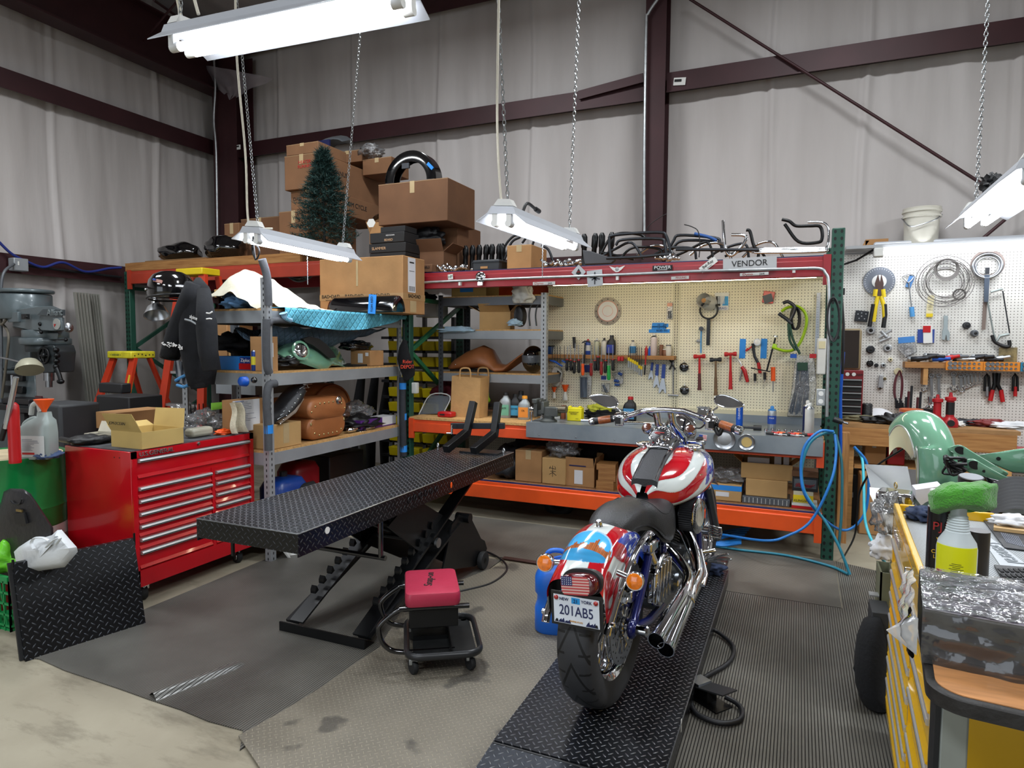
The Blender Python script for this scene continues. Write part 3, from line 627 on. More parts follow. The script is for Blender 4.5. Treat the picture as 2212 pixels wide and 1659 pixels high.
def fB(name,lab,o,w,d,h,rz=0.,ang=(.5,.5,.6,.6),m=card,mi=cI,fl=None,gp=None,th=.004):
 """open carton: o centre of the bottom; ang = lean of front, back, left and right flap from upright (rad)"""
 o=VV(o);t=TH(name,lab,'box',o,gp);T=rot(o,rz);fl=fl or min(w,d)/2
 q=D();q.M=T
 q.box(-w/2,w/2,-d/2,d/2,0,th).box(-w/2,w/2,-d/2,-d/2+th,th,h).box(-w/2,w/2,d/2-th,d/2,th,h).box(-w/2,-w/2+th,-d/2+th,d/2-th,th,h).box(w/2-th,w/2,-d/2+th,d/2-th,th,h)
 q.bD('body',m,t)
 for k,(cx,cy,L,dx,dy)in eN(((0,-d/2,w,0,-1),(0,d/2,w,0,1),(-w/2,0,d,-1,0),(w/2,0,d,1,0))):
  a=ang[k]
  if a is None:continue
  f=fl*(1 if k<2 else .96);q=D();q.M=T;c=VX(cx,cy,h);v=VX(dx*sin(a),dy*sin(a),cos(a))*f;s=VX(abs(dy),abs(dx),0)*L/2*.985;n=VX(dx*cos(a),dy*cos(a),-sin(a))*th
  q.pr_([c-s,c+s,c+s*.97+v,c-s*.97+v],n*-1);q.bD('flap',m,t)
 return t
def bO(name,lab,o,h,r,m,capm=bk_,labm=None,kind='round',gp=None,rz=0.,depth=None,neck=.35,lcol=None,caph=.1,words=None):
 o=VV(o);t=TH(name,lab,'bottle',o,gp);q=D()
 nr=r*neck;hb=h*.70
 if kind=='round':
  q.la([(r*.94,0),(r,.008),(r,hb*.96),(r*.9,hb*1.04),(nr,h*.86),(nr,h*(1-caph))],o,n=20)
 else:
  dd=depth or r*.6;L=[]
  for z,w_,d_,sx in((0,.93,.93,0),(.01,1,1,0),(hb*.8,1,1,0),(hb,.86,.95,.06),(h*.8,.5,.7,.12),(h*.84,nr/r,nr/dd,.12),(h*(1-caph),nr/r,nr/dd,.12)):
   L.append([VX(r*sx+r*w_*(abs(cos(a))**.6)*(1 if cos(a)>0 else-1),dd*d_*(abs(sin(a))**.6)*(1 if sin(a)>0 else-1),z)for a in[2*pi*i/20 for i in rN(20)]])
  q.M=rot(o,rz);q.loft(L)
 q.bD('body',m,t)
 sx=r*.12 if kind!='round'else 0;c0=rot(o,rz)@VX(sx,0,0);q=D()
 q.cyl(c0+VX(0,0,h*(1-caph)),c0+VX(0,0,h),nr*1.15,nr*1.05,16);q.bD('cap',capm,t)
 if labm:
  q=D()
  if kind=='round':q.tu([o+VX(0,0,h*.14),o+VX(0,0,h*.6)],r+.0008,20,cap=False)
  else:q.M=rot(o,rz);q.box(-r*.8,r*.8,-(depth or r*.6)*1.03-.001,0,h*.1,h*.52)
  lb=q.bD('paper_label',labm,t)
  if words:
   R=(cos(rz),sin(rz),0);f=rot(o,rz)@VX(0,-(r if kind=='round'else(depth or r*.6)*1.03)-.003,h*.38);text('print',words,h*.1,f,R,(0,0,1),lcol or inkw,t)
 return t
def can(name,lab,o,h,r,m,capm,topm=sE,band=None,gp=None,words=None,tilt=None):
 o=VV(o);t=TH(name,lab,'can',o,gp);q=D();q.la([(r*.92,0),(r,.004),(r,h*.8),(r*.97,h*.81)],o);q.bD('body',m,t)
 D().la([(r*.97,h*.81),(r*.95,h*.83),(r*.45,h*.88),(r*.4,h*.9)],o).bD('shoulder',topm,t)
 D().la([(r*.42,h*.88),(r*.42,h*.97),(r*.25,h)],o).bD('nozzle_cap',capm,t)
 if band:D().tu([o+VX(0,0,h*.25),o+VX(0,0,h*.6)],r+.0007,20,cap=False).bD('paper_label',band,t)
 if words:text('print',words,h*.09,o+VX(.0,-r-.002,h*.5),(1,0,0),(0,0,1),inkw,t)
 return t
def rag(name,lab,o,r,m,seed=1,cat='cloth',amp=.5):
 return so(name,lab,cat,D().cR(VV(o)+VX(0,0,r[2]*.75),r,amp,2.6,seed,36,22),m,sm=180)
Z1,Z2=2.2135,2.3725
t=TH('timber_pallet','wooden pallet of long boards on the left rack beam under the cartons','pallet',(-5.9,5.26,Z2))
pa,pb=P(270,560,Y=5.24),P(648,548,Y=5.24)
D().box(pa.x,pb.x,5.24,5.28,Z2,Z2+.09).bD('board',wX,t)
for i in rN(7):x=pa.x+.1+i*(pb.x-pa.x-.2)/6;D().box(x-.05,x+.05,5.28,6.3,Z2+.02,Z2+.075).bD('stringer',wX,t)
D().box(pa.x,pb.x,6.0,6.1,Z2+.02,Z2+.09).bD('board',wX,t)
D().box(pa.x,pb.x,5.3,6.3,Z2+.091,Z2+.103).bD('top_sheet',osbd,t)
ZP=Z2+.103
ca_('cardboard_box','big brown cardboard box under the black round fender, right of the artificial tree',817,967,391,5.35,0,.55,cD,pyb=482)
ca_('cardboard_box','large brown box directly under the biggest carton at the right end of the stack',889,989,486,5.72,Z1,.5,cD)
shaded=C('shaded_cardboard','7d583b',.88,0,.12,4)  # darker cardboard, the tower's shade painted into the colour
t,w,h=ca_('cardboard_box','tall brown box with handwriting in the middle of the carton tower',614,688,333,5.4,0,1.2,shaded,pyb=408,marks=[('HEATER\nRUNNER',.045,.2,.7,inkred,'f'),('JANUS',.07,-.4,.6,ink,'s')])
t,w,h=ca_('cardboard_box','brown printed box third from the top of the carton tower',628,700,410,5.45,0,1.15,shaded,pyb=455,marks=[('DAD',.05,-.6,.6,ink,'f'),('CUSTOM CYCLE',.07,-.2,.6,ink,'s')])
ca_('cardboard_box','brown box at the bottom of the carton tower beside the tree',602,665,455,5.42,ZP,.8,shaded,marks=[('DAD',.05,.7,.55,ink,'f')])
ca_('cardboard_box','small flat brown box with blue tape on top of the carton tower',618,687,309,5.4,0,.45,shaded,pyb=333)
c=P(630,313,Y=5.395)
ca_('cardboard_box','flat brown tray box under the grey fairing on the carton tower',718,782,326,6.1,0,.4,shaded,pyb=352)
ca_('cardboard_box','brown box with raised flap right of the grey fairing',783,845,341,6.1,0,.35,shaded,pyb=376)
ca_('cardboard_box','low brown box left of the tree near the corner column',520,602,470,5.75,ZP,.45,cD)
ca_('cardboard_box','small brown box at the far left end of the pallet top',484,516,482,5.6,ZP,.12,shaded)
a=P(727,312,Y=6.2)
t=TH('fairing','smoky grey plastic fairing lying on top of the carton tower','fairing',a)
D().loft([[a+VX(x*.19*k,y,(.06*(1-abs(x)**3)*k+z))for x in(-1,-.7,-.3,.3,.7,1)]+[a+VX(x*.17*k,y,(.04*(1-abs(x)**3)*k+z))for x in(1,.7,.3,-.3,-.7,-1)]for y,k,z in((-.12,1,-.02),(0,1.1,.03),(.12,.8,.01))]).bD('shell',greyd,t)
D().cb(a+VX(-.06,-.14,-.03),(.16,.02,.09)).bD('screen',navyp,t)
rag('plastic_bag','crumpled clear plastic bag on the carton stack below the roof brace',P(803,338,Y=6.15),(.13,.12,.07),bg_,3,'bag')
c=P(893,394,Y=5.55);R=P(949,394,Y=5.55).x-c.x;t=TH('fender','round glossy black fender standing on the biggest cardboard box','fender',c)
m=D();m.loft([[c+VX(cos(a)*rr,y,sin(a)*rr)for rr,y in((R,-.06),(R*1.0,.06),(R*.93,.075),(R*.7,.07),(R*.7,.06),(R*.92,.06),(R*.97,.05),(R*.97,-.05),(R*.9,-.05),(R*.65,-.055),(R*.65,-.065),(R*.92,-.07))]for a in[pi*i/24 for i in rN(25)]])
m.bD('shell',bG,t);p_=c+VX(R*.8,-.07,R*.4);D().cb(p_,(.08,.012,.03),ry=.8).bD('tape',bluet,t)
D().cb(c+VX(-.04,-.07,R*.5),(.08,.02,.05)).bD('bracket',ds_,t)
c=P(701,525,Y=5.2);c.z=ZP;top=P(698,333,Y=5.2);R0=P(760,500,Y=5.2).x-c.x
t=TH('artificial_tree','small dark green artificial Christmas tree in front of the carton tower','artificial tree',c)
D().cyl(c,top-VX(0,0,.05),.012,.005,8).bD('trunk',bM_,t)
nd=C('tree_needles','12332f',.8,0,.3,20);H=top.z-c.z;rr=random.Random(3);m=D();vs=[];fs=[]
for i in rN(560):
 f=(i/560)**.8;z=c.z+.06+H*.93*f;L0=R0*(1-f)**.75*(.8+.35*rr.random())+.02;a=i*2.39996
 st=VX(c.x,c.y,z);tip=st+VX(cos(a)*L0,sin(a)*L0,.03+rr.uniform(-.05,.05)-L0*.1)
 for k in rN(26):
  s=.25+.75*rr.random();p=st.lerp(tip,s);dv=VX(rr.uniform(-1,1),rr.uniform(-1,1),rr.uniform(-.5,1.1)).normalized()*.045+(tip-st).normalized()*.025
  w=dv.cross(VX(rr.uniform(-1,1),.3,rr.uniform(-1,1))).normalized()*.0035;n=len(vs)
  vs+=[p-w,p+w,p+dv];fs+=[(n,n+1,n+2)]
m.add(vs,fs);o=m.bD('needles',nd,t,sm=0);o['kind']='stuff'
c=P(388,545,Y=5.5);c.z=ZP+.09
so('motorcycle_tank','black glossy motorcycle tank at the left end of the pallet top','tank',D().cR(c+VX(0,0,.02),(.26,.2,.12),.18,1.6,5,36,20),bG,sm=180)
c=P(485,540,Y=5.5);c.z=ZP+.1
so('motorcycle_tank','black glossy tank nearer the hanging lamp on the pallet top','tank',D().cR(c+VX(0,0,.02),(.24,.2,.14),.2,1.5,8,36,20),bG,sm=180)
so('packing_bag','flat sheet of crumpled brown packing under the black tanks','packing',D().cb((P(385,560,Y=5.35).x,5.4,ZP+.006),(.95,.2,.01)),cI)
c=P(597,520,Y=5.45);so('fender','dark fender arching behind the hanging lamp beside the tree','fender',D().torus((c.x,5.8,ZP+.045),.25,.04,(0,1,0),28,8,0,pi),bG)
o_=P(815,500,Y=5.45);o_.z=ZP
t=fB('cardboard_box','opened brown carton with a white hexagon sticker behind the small black boxes',(o_.x,5.78,ZP),.44,.3,.2,0,(-.5,.2,.4,.3),card,bk_,.14)
c=P(802,482,Y=5.33);D().pr_([c+VX(cos(a)*.05,0,sin(a)*.045)for a in[pi/3*i for i in rN(6)]],(0,-.004,0)).bD('sticker',wh,t)
so('fender','glossy black fender lying in the opened carton beside the tree','fender',D().tu(bez([P(800,480,Y=5.5),P(830,465,Y=5.5),P(868,482,Y=5.5),P(893,505,Y=5.5)],6),[.04]*3+[.055]*13+[.04]*3,12,flat=.4),bG)
bb=C('black_carton','141416',.6,0,.1)
t,w,h=ca_('black_box','black SLAMMER carton in the middle of the small stack',797,876,525,5.1,0,.25,bb,tp=False,pyb=545,marks=[('SLAMMER',.036,-.45,.45,C('tan_ink','c9a27c',.6,0,0),'f')])
ca_('black_box','lowest black carton of the small stack on the tall brown box',799,876,546,5.1,0,.25,bb,tp=False,pyb=553)
t,w,h=ca_('black_box','black carton with small print second from the top of the small stack',799,873,502,5.1,0,.25,bb,tp=False,pyb=524,marks=[('BEARD',.03,.1,.25,C('tan_ink'),'f'),('RIDE DOWN',.016,.2,.7,inkw,'f')])
t,w,h=ca_('black_box','topmost small black carton with a torn brown corner',822,875,489,5.12,0,.2,bb,tp=False,pyb=501)
for px,py in((889,511),(887,534),(889,545)):c=P(px,py,Y=5.3);so('paper_sticker','white address sticker on the end of the small black cartons at photo height %s'%{511:'top',534:'middle',545:'bottom'}[py],'sticker',D().cb(c,(.004,.09,.03)),wh)
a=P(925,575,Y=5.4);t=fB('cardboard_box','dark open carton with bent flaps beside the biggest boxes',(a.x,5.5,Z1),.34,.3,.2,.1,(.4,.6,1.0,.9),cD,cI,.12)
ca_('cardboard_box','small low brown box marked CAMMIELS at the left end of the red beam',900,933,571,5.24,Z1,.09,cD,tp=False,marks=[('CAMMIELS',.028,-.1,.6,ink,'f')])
rag('seat_bundle','black padded seats bundled behind the open carton',P(925,540,Y=5.6),(.17,.07,.12),le_,11,'seat')
def bT(name,lab,paths,r,m,cat='motorcycle part',Y=None,grp=None):
 q=D()
 for pts in paths:q.tu(bez([P(x,y,Y=yy)for x,y,yy in pts],5),r,8)
 return so(name,lab,cat,q,m,grp)
r_=random.Random(5)
for i in rN(7):
 px=1005+i*14;p=P(px,590,Y=5.75);p.z=Z1
 so('shock_absorber','black shock absorber in the row behind the tool case, %s from the left'%'first second third fourth fifth sixth seventh'.split()[i],'shock absorber',D().la([(.03,0),(.03,.05),(.022,.06),(.024,.12),(.024,.2),(.03,.21),(.03,.27),(.015,.3)],p,(r_.uniform(-.08,.08),0,1),12),bM_,'row of black shock absorbers')
for i in rN(4):
 px=1262+i*18;p=P(px,560,Y=5.8);p.z=Z1
 so('shock_absorber','black shock absorber standing right of the middle lamp, %s from the left'%'first second third fourth'.split()[i],'shock absorber',D().la([(.03,0),(.03,.06),(.024,.07),(.024,.22),(.03,.23),(.03,.32),(.015,.35)],p,(r_.uniform(-.08,.08),0,1),12),bM_,'row of black shock absorbers')
def chromepart(px,py,Y,lab,seed,s=.07):
 r_=random.Random(seed);t0=P(px,py,Y=Y);t0.z=Z1;q=D()
 for i in rN(5):
  c=t0+VX(r_.uniform(-s,s),r_.uniform(-s,s)*.6,r_.uniform(.02,.055))
  ax=(r_.uniform(-1,1),r_.uniform(-.5,.5),r_.uniform(-.4,.4))
  q.la([(.008,-.04),(.018,-.03),(.018,.01),(.012,.015),(.012,.04),(.005,.045)],c,ax,12)
 return so('chrome_fitting',lab,'motorcycle part',q,ch_)
for i,(px,lab)in eN(((950,'heap of chrome fittings at the left end of the red beam'),(972,'chrome fittings second from the left end of the red beam'),(995,'chrome fittings left of the dark tool case on the red beam'),(1008,'chrome fittings touching the dark tool case'),(1190,'small chrome control right of the brown carton on the red beam'),(1215,'chrome clamp under the middle lamp end'),(1240,'chrome bracket under the middle lamp end'),(1440,'chrome fitting under the crash bars'))):
 chromepart(px,585,5.36,lab,i+10)
c=P(963,585,Y=5.38);c.z=Z1
a=P(1020,562,Y=5.32);b=P(1078,562,Y=5.32)
t=TH('tool_case','dark grey plastic tool case standing on the red beam left of the carton','case',((a.x+b.x)/2,5.32,Z1));D().box(a.x,b.x,5.32,5.6,Z1,a.z).bD('body',C('case_grey','26292d',.5),t,bv=.012);D().box(a.x-.004,b.x+.004,5.316,5.6,a.z-.025,a.z-.018).bD('seam',ds_,t)
D().cb((a.x+.12,5.316,a.z-.07),(.07,.004,.02)).bD('emblem',card,t)
ca_('cardboard_box','brown cardboard box standing on the red beam under the middle lamp',1095,1148,529,5.35,Z1,.38,card)
bT('handlebar','pair of dark bent handlebars rising behind the brown carton',[[(1085,560,5.8),(1092,530,5.8),(1110,510,5.8),(1128,508,5.8)],[(1090,560,5.7),(1105,524,5.7),(1124,512,5.7)]],.012,ds_)
bT('handlebar','dark tube frame leaning behind the carton beneath the lamp',[[(1128,525,5.9),(1145,505,5.9),(1155,512,5.9),(1150,530,5.9)],[(1170,530,5.9),(1185,540,5.9),(1195,565,5.9),(1205,585,5.9)]],.012,ds_)
so('flat_guard','dark grey flat seat panel leaning on the red beam under the crash bars','panel',D().pr_([P(1258,540,Y=5.4),P(1275,542,Y=5.4),P(1330,560,Y=5.4),P(1320,569,Y=5.4),P(1262,571,Y=5.4)],(0,.05,0)),C('panel_grey','46474b',.6),bv=.006)
bars=[('black engine guard standing nearest the middle lamp',[[(1292,565,5.6),(1300,545,5.6),(1318,515,5.6),(1340,504,5.6),(1380,506,5.6),(1395,515,5.6)],[(1296,545,5.6),(1370,560,5.6)]],bM_),('chrome engine guard with two hoops left of the column',[[(1320,562,5.5),(1316,520,5.5),(1328,508,5.5),(1420,502,5.5),(1440,512,5.5),(1450,555,5.5)],[(1330,530,5.5),(1345,518,5.5),(1425,516,5.5),(1436,528,5.5),(1440,560,5.5)]],ds_),('dark crash bar lying behind the column foot on the beam',[[(1440,552,5.75),(1455,520,5.75),(1470,508,5.75),(1545,514,5.75),(1556,524,5.75)],[(1450,540,5.75),(1475,520,5.75),(1550,524,5.75),(1560,545,5.75)]],ds_),('chrome U shaped guard standing tallest above the VENDOR sign',[[(1562,476,5.45),(1564,510,5.45),(1568,540,5.45),(1580,552,5.45),(1600,535,5.45),(1612,515,5.45),(1605,508,5.45),(1580,507,5.45)]],ch_),('black bent bracket arm above the VENDOR sign',[[(1612,497,5.6),(1620,500,5.6),(1628,530,5.6),(1638,545,5.6),(1638,556,5.6)]],bM_),('black swingarm bracket with hooked ends near the green post',[[(1689,474,5.55),(1705,478,5.55),(1720,488,5.55),(1750,488,5.55),(1772,490,5.55),(1776,515,5.55),(1765,524,5.55),(1725,522,5.55),(1695,484,5.55)]],bM_),('thin black rod slanting across the guards',[[(1310,558,5.35),(1380,555,5.35),(1450,548,5.35)],[(1460,539,5.4),(1640,540,5.4)]],ds_)]
for lab,paths,mm in bars:bT('engine_guard',lab,paths,.0125,mm,'motorcycle part')
r_=random.Random(9)
for i in rN(9):
 x0_=1300+i*38;q=[(x0_,560-r_.random()*15,5.5+.05*i),(x0_+30,545-r_.random()*20,5.55+.04*i),(x0_+60+r_.random()*30,540-r_.random()*18,5.5+.04*i),(x0_+90,560,5.5+.04*i)]
 bT('tube_part','bent dark tube in the tangle on the red beam, position %s from the left'%'first second third fourth fifth sixth seventh eighth ninth'.split()[i],[q],.011,(ds_,bM_,ch_)[i%3],'motorcycle part')
for i in rN(7):
 y_=5.42+i*.06
 bT('chrome_bar','chrome guard bar nested in the row by the green post, %s from the front'%'first second third fourth fifth sixth seventh'.split()[i],[[(1630-i*6,546-i*1.5,y_),(1770,544-i*1.5,y_),(1786,535,y_),(1790,500,y_),(1780,482,y_),(1745,480,y_)]],.009,sE if i%2 else ch_,'motorcycle part',grp='nested chrome guard bars')
bT('wire_end','thin wire springing up from the parts behind the column',[[(1392,520,5.5),(1400,490,5.5),(1425,470,5.5),(1440,462,5.5)]],.003,cord);bT('wire_end','thin dark wire hooked above the crash bars',[[(1478,485,5.5),(1495,490,5.5),(1508,500,5.5),(1512,530,5.5),(1510,556,5.5)]],.004,cord)
bT('blue_strap','blue strap wrapped on the dark guard tube',[[(1500,505,5.72),(1530,512,5.72),(1548,520,5.72)]],.014,C('blue_strap','1f4f92',.6))
c=P(1553,512,Y=5.8)
D1,D2,D3,D4=[d+0 for d in DA]
t,w,h=ca_('cardboard_box','large brown carton with BAD DAD tape on the top shelf under the lamp',690,870,556,4.83,D1+.012,.36,card,tp=False)
o=ORG[t.name]
tm=C('printed_tape','a9865c',.3,0,.05);D().cb(o+VX(0,0,h*.3),(w+.003,.363,.055)).bD('printed_tape',tm,t)
for i,fx in eN((-.36,-.07,.24)):
 text('print','BAD\u2022DAD',.045,o+VX(fx*w,-.183,h*.3+.008),(1,0,0),(0,0,1),ink,t);text('print','www.baddad.com',.016,o+VX(fx*w,-.183,h*.3-.022),(1,0,0),(0,0,1),ink,t)
text('print','BAD\u2022DAD',.045,o+VX(w/2+.003,0,h*.3+.006),(0,1,0),(0,0,1),ink,t)
D().cb(o+VX(w/2+.001,-.04,h*.68),(.002,.12,.3)).bD('shipping_label',pa_,t)
q=D()
for i in rN(9):q.cb(o+VX(w/2+.0025,-.085+i*.011,h*.44),(.001,.005 if i%3 else .002,.045))
q.cb(o+VX(w/2+.0025,-.04,h*.9),(.001,.07,.012));q.cb(o+VX(w/2+.0025,-.04,h*.75),(.001,.08,.004)).bD('print',ink,t)
q=D();q.cb(o+VX(-.03,-.182,h*.72),(.02,.002,.22)).cb(o+VX(w/2+.002,-.02,h*.13),(.002,.1,.1)).bD('clear_tape',tape,t)
a,b=P(716,662,Y=4.7),P(864,662,Y=4.7);c=(a+b)/2;c.z=D1+.05
t=TH('fender','long glossy black fender with a blue tape flag in front of the BAD DAD carton','fender',c);L=(b.x-a.x)/2;m=D()
m.loft([[c+VX(s*L,cos(q)*.1*k,sin(q)*.14*k-.03)for q in[pi*i/14 for i in rN(15)]]+[c+VX(s*L,-cos(q)*.085*k,sin(q)*.125*k-.03)for q in[pi*i/14 for i in rN(15)]]for s,k in((-1,.55),(-.94,.85),(-.8,1),(.9,1),(.97,.95),(1,.6))]);m.bD('shell',bG,t)
m=D();m.cb(c+VX(L*.42,-.103,.03),(.075,.004,.16),ry=.08).bD('tape',bluet,t)
text('lettering','TOM RED',.03,c+VX(L*.42,-.107,.03),(0,0,1),(-1,0,0),ink,t)
so('drop_cloth','cream coloured drop cloth heaped over something on the top shelf','cloth',D().grid(lambda u,v:P(541+184*u,0*u+672,X=-3.46)*0+VX(-3.5-.5*(1-v)+.0*u,0,0)+VX(0,P(541+184*u,660,X=-3.5).y,D1+.012+max(0,(.27*sin(pi*min(1,(u+.05)*1.1))**.7*(1-.55*max(0,u-.35)*1.6))*sin(pi*min(1,v*.94+.06))**.6)+.04*noise.noise(VX(u*6,v*4,1))+.02*abs(noise.noise(VX(u*13+v*4,v*3,5)))),50,24),C('canvas','c9c4b0',.85,0,.06,8,bump=.2,bs=30),sm=180)
def quilt(nt,b,tc,cs,c):
 q=xyz(nt,tc);u=((q[1]+q[2])*16).fract()-.5;v=((q[1]-q[2])*16).fract()-.5
 h=(u.op('ABSOLUTE').op('MINIMUM',v.op('ABSOLUTE'))*6).op('MINIMUM',1);setbump(nt,b,h,.006)
blk=C('light_blue_blanket','5fb3cc',.9,0,.1,10,fn=quilt);shblk=C('shaded_blue_blanket','4d6378',.9,0,.15,10,fn=quilt)  # second material is the same blue blanket with its shadow put into the colour
ya,yb=P(608,690,X=-3.385).y,P(872,690,X=-3.385).y
t=TH('moving_blanket','light blue quilted blanket draped over the front edge of the top shelf','blanket',(-3.385,ya,D1-.1))
def bl(u,v):
 y=ya+(yb-ya)*u;s=.035+.115*sin(pi*min(1,.12+u*.95))**.8
 if v<.5:return VX(-3.39-.35*(1-v*2),y,D1+.008+.006*sin(u*30))
 k=(v-.5)*2;return VX(-3.352+.014*sin(u*21+k*2)*k,y,D1+.008-s*k)
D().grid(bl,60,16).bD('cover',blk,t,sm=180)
D().tu(bez([P(612,676,X=-3.36),P(616,686,X=-3.36),P(628,692,X=-3.36)],5),[.03,.028,.02,.02,.02,.02,.02,.02,.02,.02,.02][:11],10).bD('rolled_corner',C('pale_blue_lining','8fb8d4',.9),t)
ya2,yb2=P(505,720,X=-3.8).y,P(745,720,X=-3.8).y
so('moving_blanket','shadow part of the blue quilted blanket sagging under the top shelf behind the foam sleeve','blanket',D().grid(lambda u,v:VX(-3.5-.3*v,3.62+1.5*u,D1-.11-(.05+.16*sin(pi*(u*.8+.2))**1.2)*sin(pi*v*.9+.1)*(.9)+.008*sin(u*40)),50,12),shblk,sm=180)
so('denim_cloth','faded blue jeans crumpled at the left of the top shelf','cloth',D().cR(P(525,664,X=-3.75)+VX(0,0,.03),(.12,.14,.06),.6,3,3,36,20),C('denim_blue','4f7396',.9,0,.3,20,bump=.4),sm=180)
ca_('cardboard_box','brown carton behind the grey posts at the back of the top shelf',462,548,624,4.35,D1,.35,cL,tp=False)
a=P(462,655,Y=3.62);t=TH('red_gauge_case','dark red case with green cap beside the jacket on the top shelf','case',(a.x,3.62,D1));D().cb((a.x,3.66,D1+.045),(.13,.1,.09)).bD('body',C('dark_red','4a1a20',.4),t,bv=.006);D().la([(.02,0),(.02,.01)],(a.x+.02,3.605,D1+.025),(0,-1,0),14).bD('cap',C('teal','2f8a6c',.4),t)
a=P(588,790,X=-3.44);t=TH('narrow_box','tall narrow brown carton standing at the near end of the middle shelf','box',(-3.5,a.y,D2));z1=P(588,727,X=-3.44).z
D().box(-3.6,-3.43,P(581,790,X=-3.43).y,P(596,790,X=-3.43).y+.02,D2,z1).bD('body',card,t);D().box(-3.43,-3.4285,P(584,790,X=-3.43).y,P(591,790,X=-3.43).y,D2+.1,D2+.2).bD('shipping_label',pa_,t)
def S(px,py,X=-3.5):return P(px,py,X=X)
t=TH('tank_shroud','sage green motorcycle tank shroud with a round chrome emblem on the middle shelf','fairing',(-3.5,4.1,D2))
top=[(597,752),(612,738),(640,724),(668,721),(692,726),(715,742),(733,758),(741,775),(750,788),(762,797)]
bot=[(600,766),(612,774),(632,780),(655,786),(672,792),(690,798),(706,799),(715,790),(735,790),(757,797)]
def shr(u,v):
 k=u*(len(top)-1);i=min(int(k),len(top)-2);f=k-i
 a=VV(top[i]).lerp(VV(top[i+1]),f);b=VV(bot[i]).lerp(VV(bot[i+1]),f)
 X=-3.68+.24*sin(pi*v*.62)*(.5+.5*sin(pi*min(1,u*1.15)))+.04*v
 q=a.lerp(b,v);return P(q.x,q.y,X=X)
D().grid(shr,60,24).bD('shell',sage,t,sm=180)
def shr2(u,v):
 p=shr(u*.86+.02,0);return VX(p.x-.3*v,p.y+.02*v,p.z+.05*sin(pi*v)-.1*v)
D().grid(shr2,40,12).bD('far_side',sage,t,sm=180)
op=[(655,732),(672,727),(690,732),(706,744),(720,760),(727,772),(712,774),(695,760),(675,745),(660,739)]
D().pr_([P(x,y,X=-3.43)for x,y in op],(-.03,.0,0)).bD('opening',ink,t)
c=P(650,757,X=-3.42);D().la([(.075,-.01),(.075,0),(.06,.006)],c,(1,-.25,.25),28).bD('emblem_boss',sage,t);D().la([(.058,.004),(.05,.012),(.03,.016),(.01,.018)],c,(1,-.25,.25),24).bD('emblem',ch_,t)
rag('black_cover','black plastic cover lying below the green shroud on the middle shelf',P(628,790,X=-3.5),(.07,.16,.045),bk_,6,'cover')
t,w,h=ca_('cardboard_box','small brown carton with shipping labels on the middle shelf right of the green shroud',757,800,757,4.75,D2,.2,card,tp=False)
D().cb(ORG[t.name]+VX(.0,-.102,h*.5),(.05,.002,.08)).cb(ORG[t.name]+VX(.07,-.102,h*.75),(.03,.002,.03)).bD('shipping_label',pa_,t)
so('black_cowl','glossy black cowl lying on the small carton of the middle shelf','fairing',D().cR(P(770,748,X=-3.62),(.1,.2,.05),.3,2.4,9,32,18),bG,sm=180)
t=TH('tablet','thin black panel lying flat at the far end of the middle shelf','panel',(-3.55,4.9,D2));D().box(-3.75,-3.45,4.55,5.2,D2,D2+.015).bD('slab',bk_,t)
so('door_skin','grey sheet leaning behind the middle shelf','panel',D().box(-4.2,-4.19,4.6,5.2,D2,D1-.12),greyd)
t=TH('storage_bag_box','blue and red carton of resealable bags on the middle shelf behind the post','box',P(500,800,Y=3.62));a,b=P(463,790,Y=3.6),P(548,790,Y=3.6);D().box(a.x,b.x,3.6,3.72,D2,D2+.1).bD('body',C('zip_blue','1e6fb8',.4,0,.05),t)
D().box(b.x-.14,b.x-.005,3.5975,3.6,D2+.005,D2+.05).bD('red_panel',rPp,t);D().box(b.x-.13,b.x-.02,3.597,3.6,D2+.05,D2+.095).bD('dark_blue_panel',C('zip_navy','152f78',.4),t);text('lettering','Ziploc',.035,(b.x-.075,3.596,D2+.072),(1,0,0),(0,0,1),inkw,t)
rag('black_bag','black folded bag lying on the blue carton on the middle shelf',P(495,785,Y=3.78)+VX(0,0,.1),(.2,.12,.07),cO,12,'bag');rag('blue_cloth','blue folded cloth on the black bag of the middle shelf',P(480,755,Y=3.95),(.13,.1,.03),C('blue_cloth','3b7cc4',.9),13)
can('spray_can','white and blue spray can beside the near corner post on the middle shelf',(P(550,800,Y=3.58).x,3.58,D2),.17,.022,C('navy_can','20408c',.3,.3,0),wh,band=C('yellow_label','d8cc30',.5,0,.05))
ca_('cardboard_box','brown carton at the back of the middle shelf behind the slotted post',455,490,700,4.3,D2,.3,card,tp=False);ca_('cardboard_box','lighter brown carton beside the black case on the middle shelf',492,515,716,4.3,D2,.3,cL,tp=False)
rag('black_case','black bag at the back of the middle shelf with a white tab',P(530,745,Y=4.1)-VX(0,0,.1),(.14,.12,.12),cO,14,'bag')
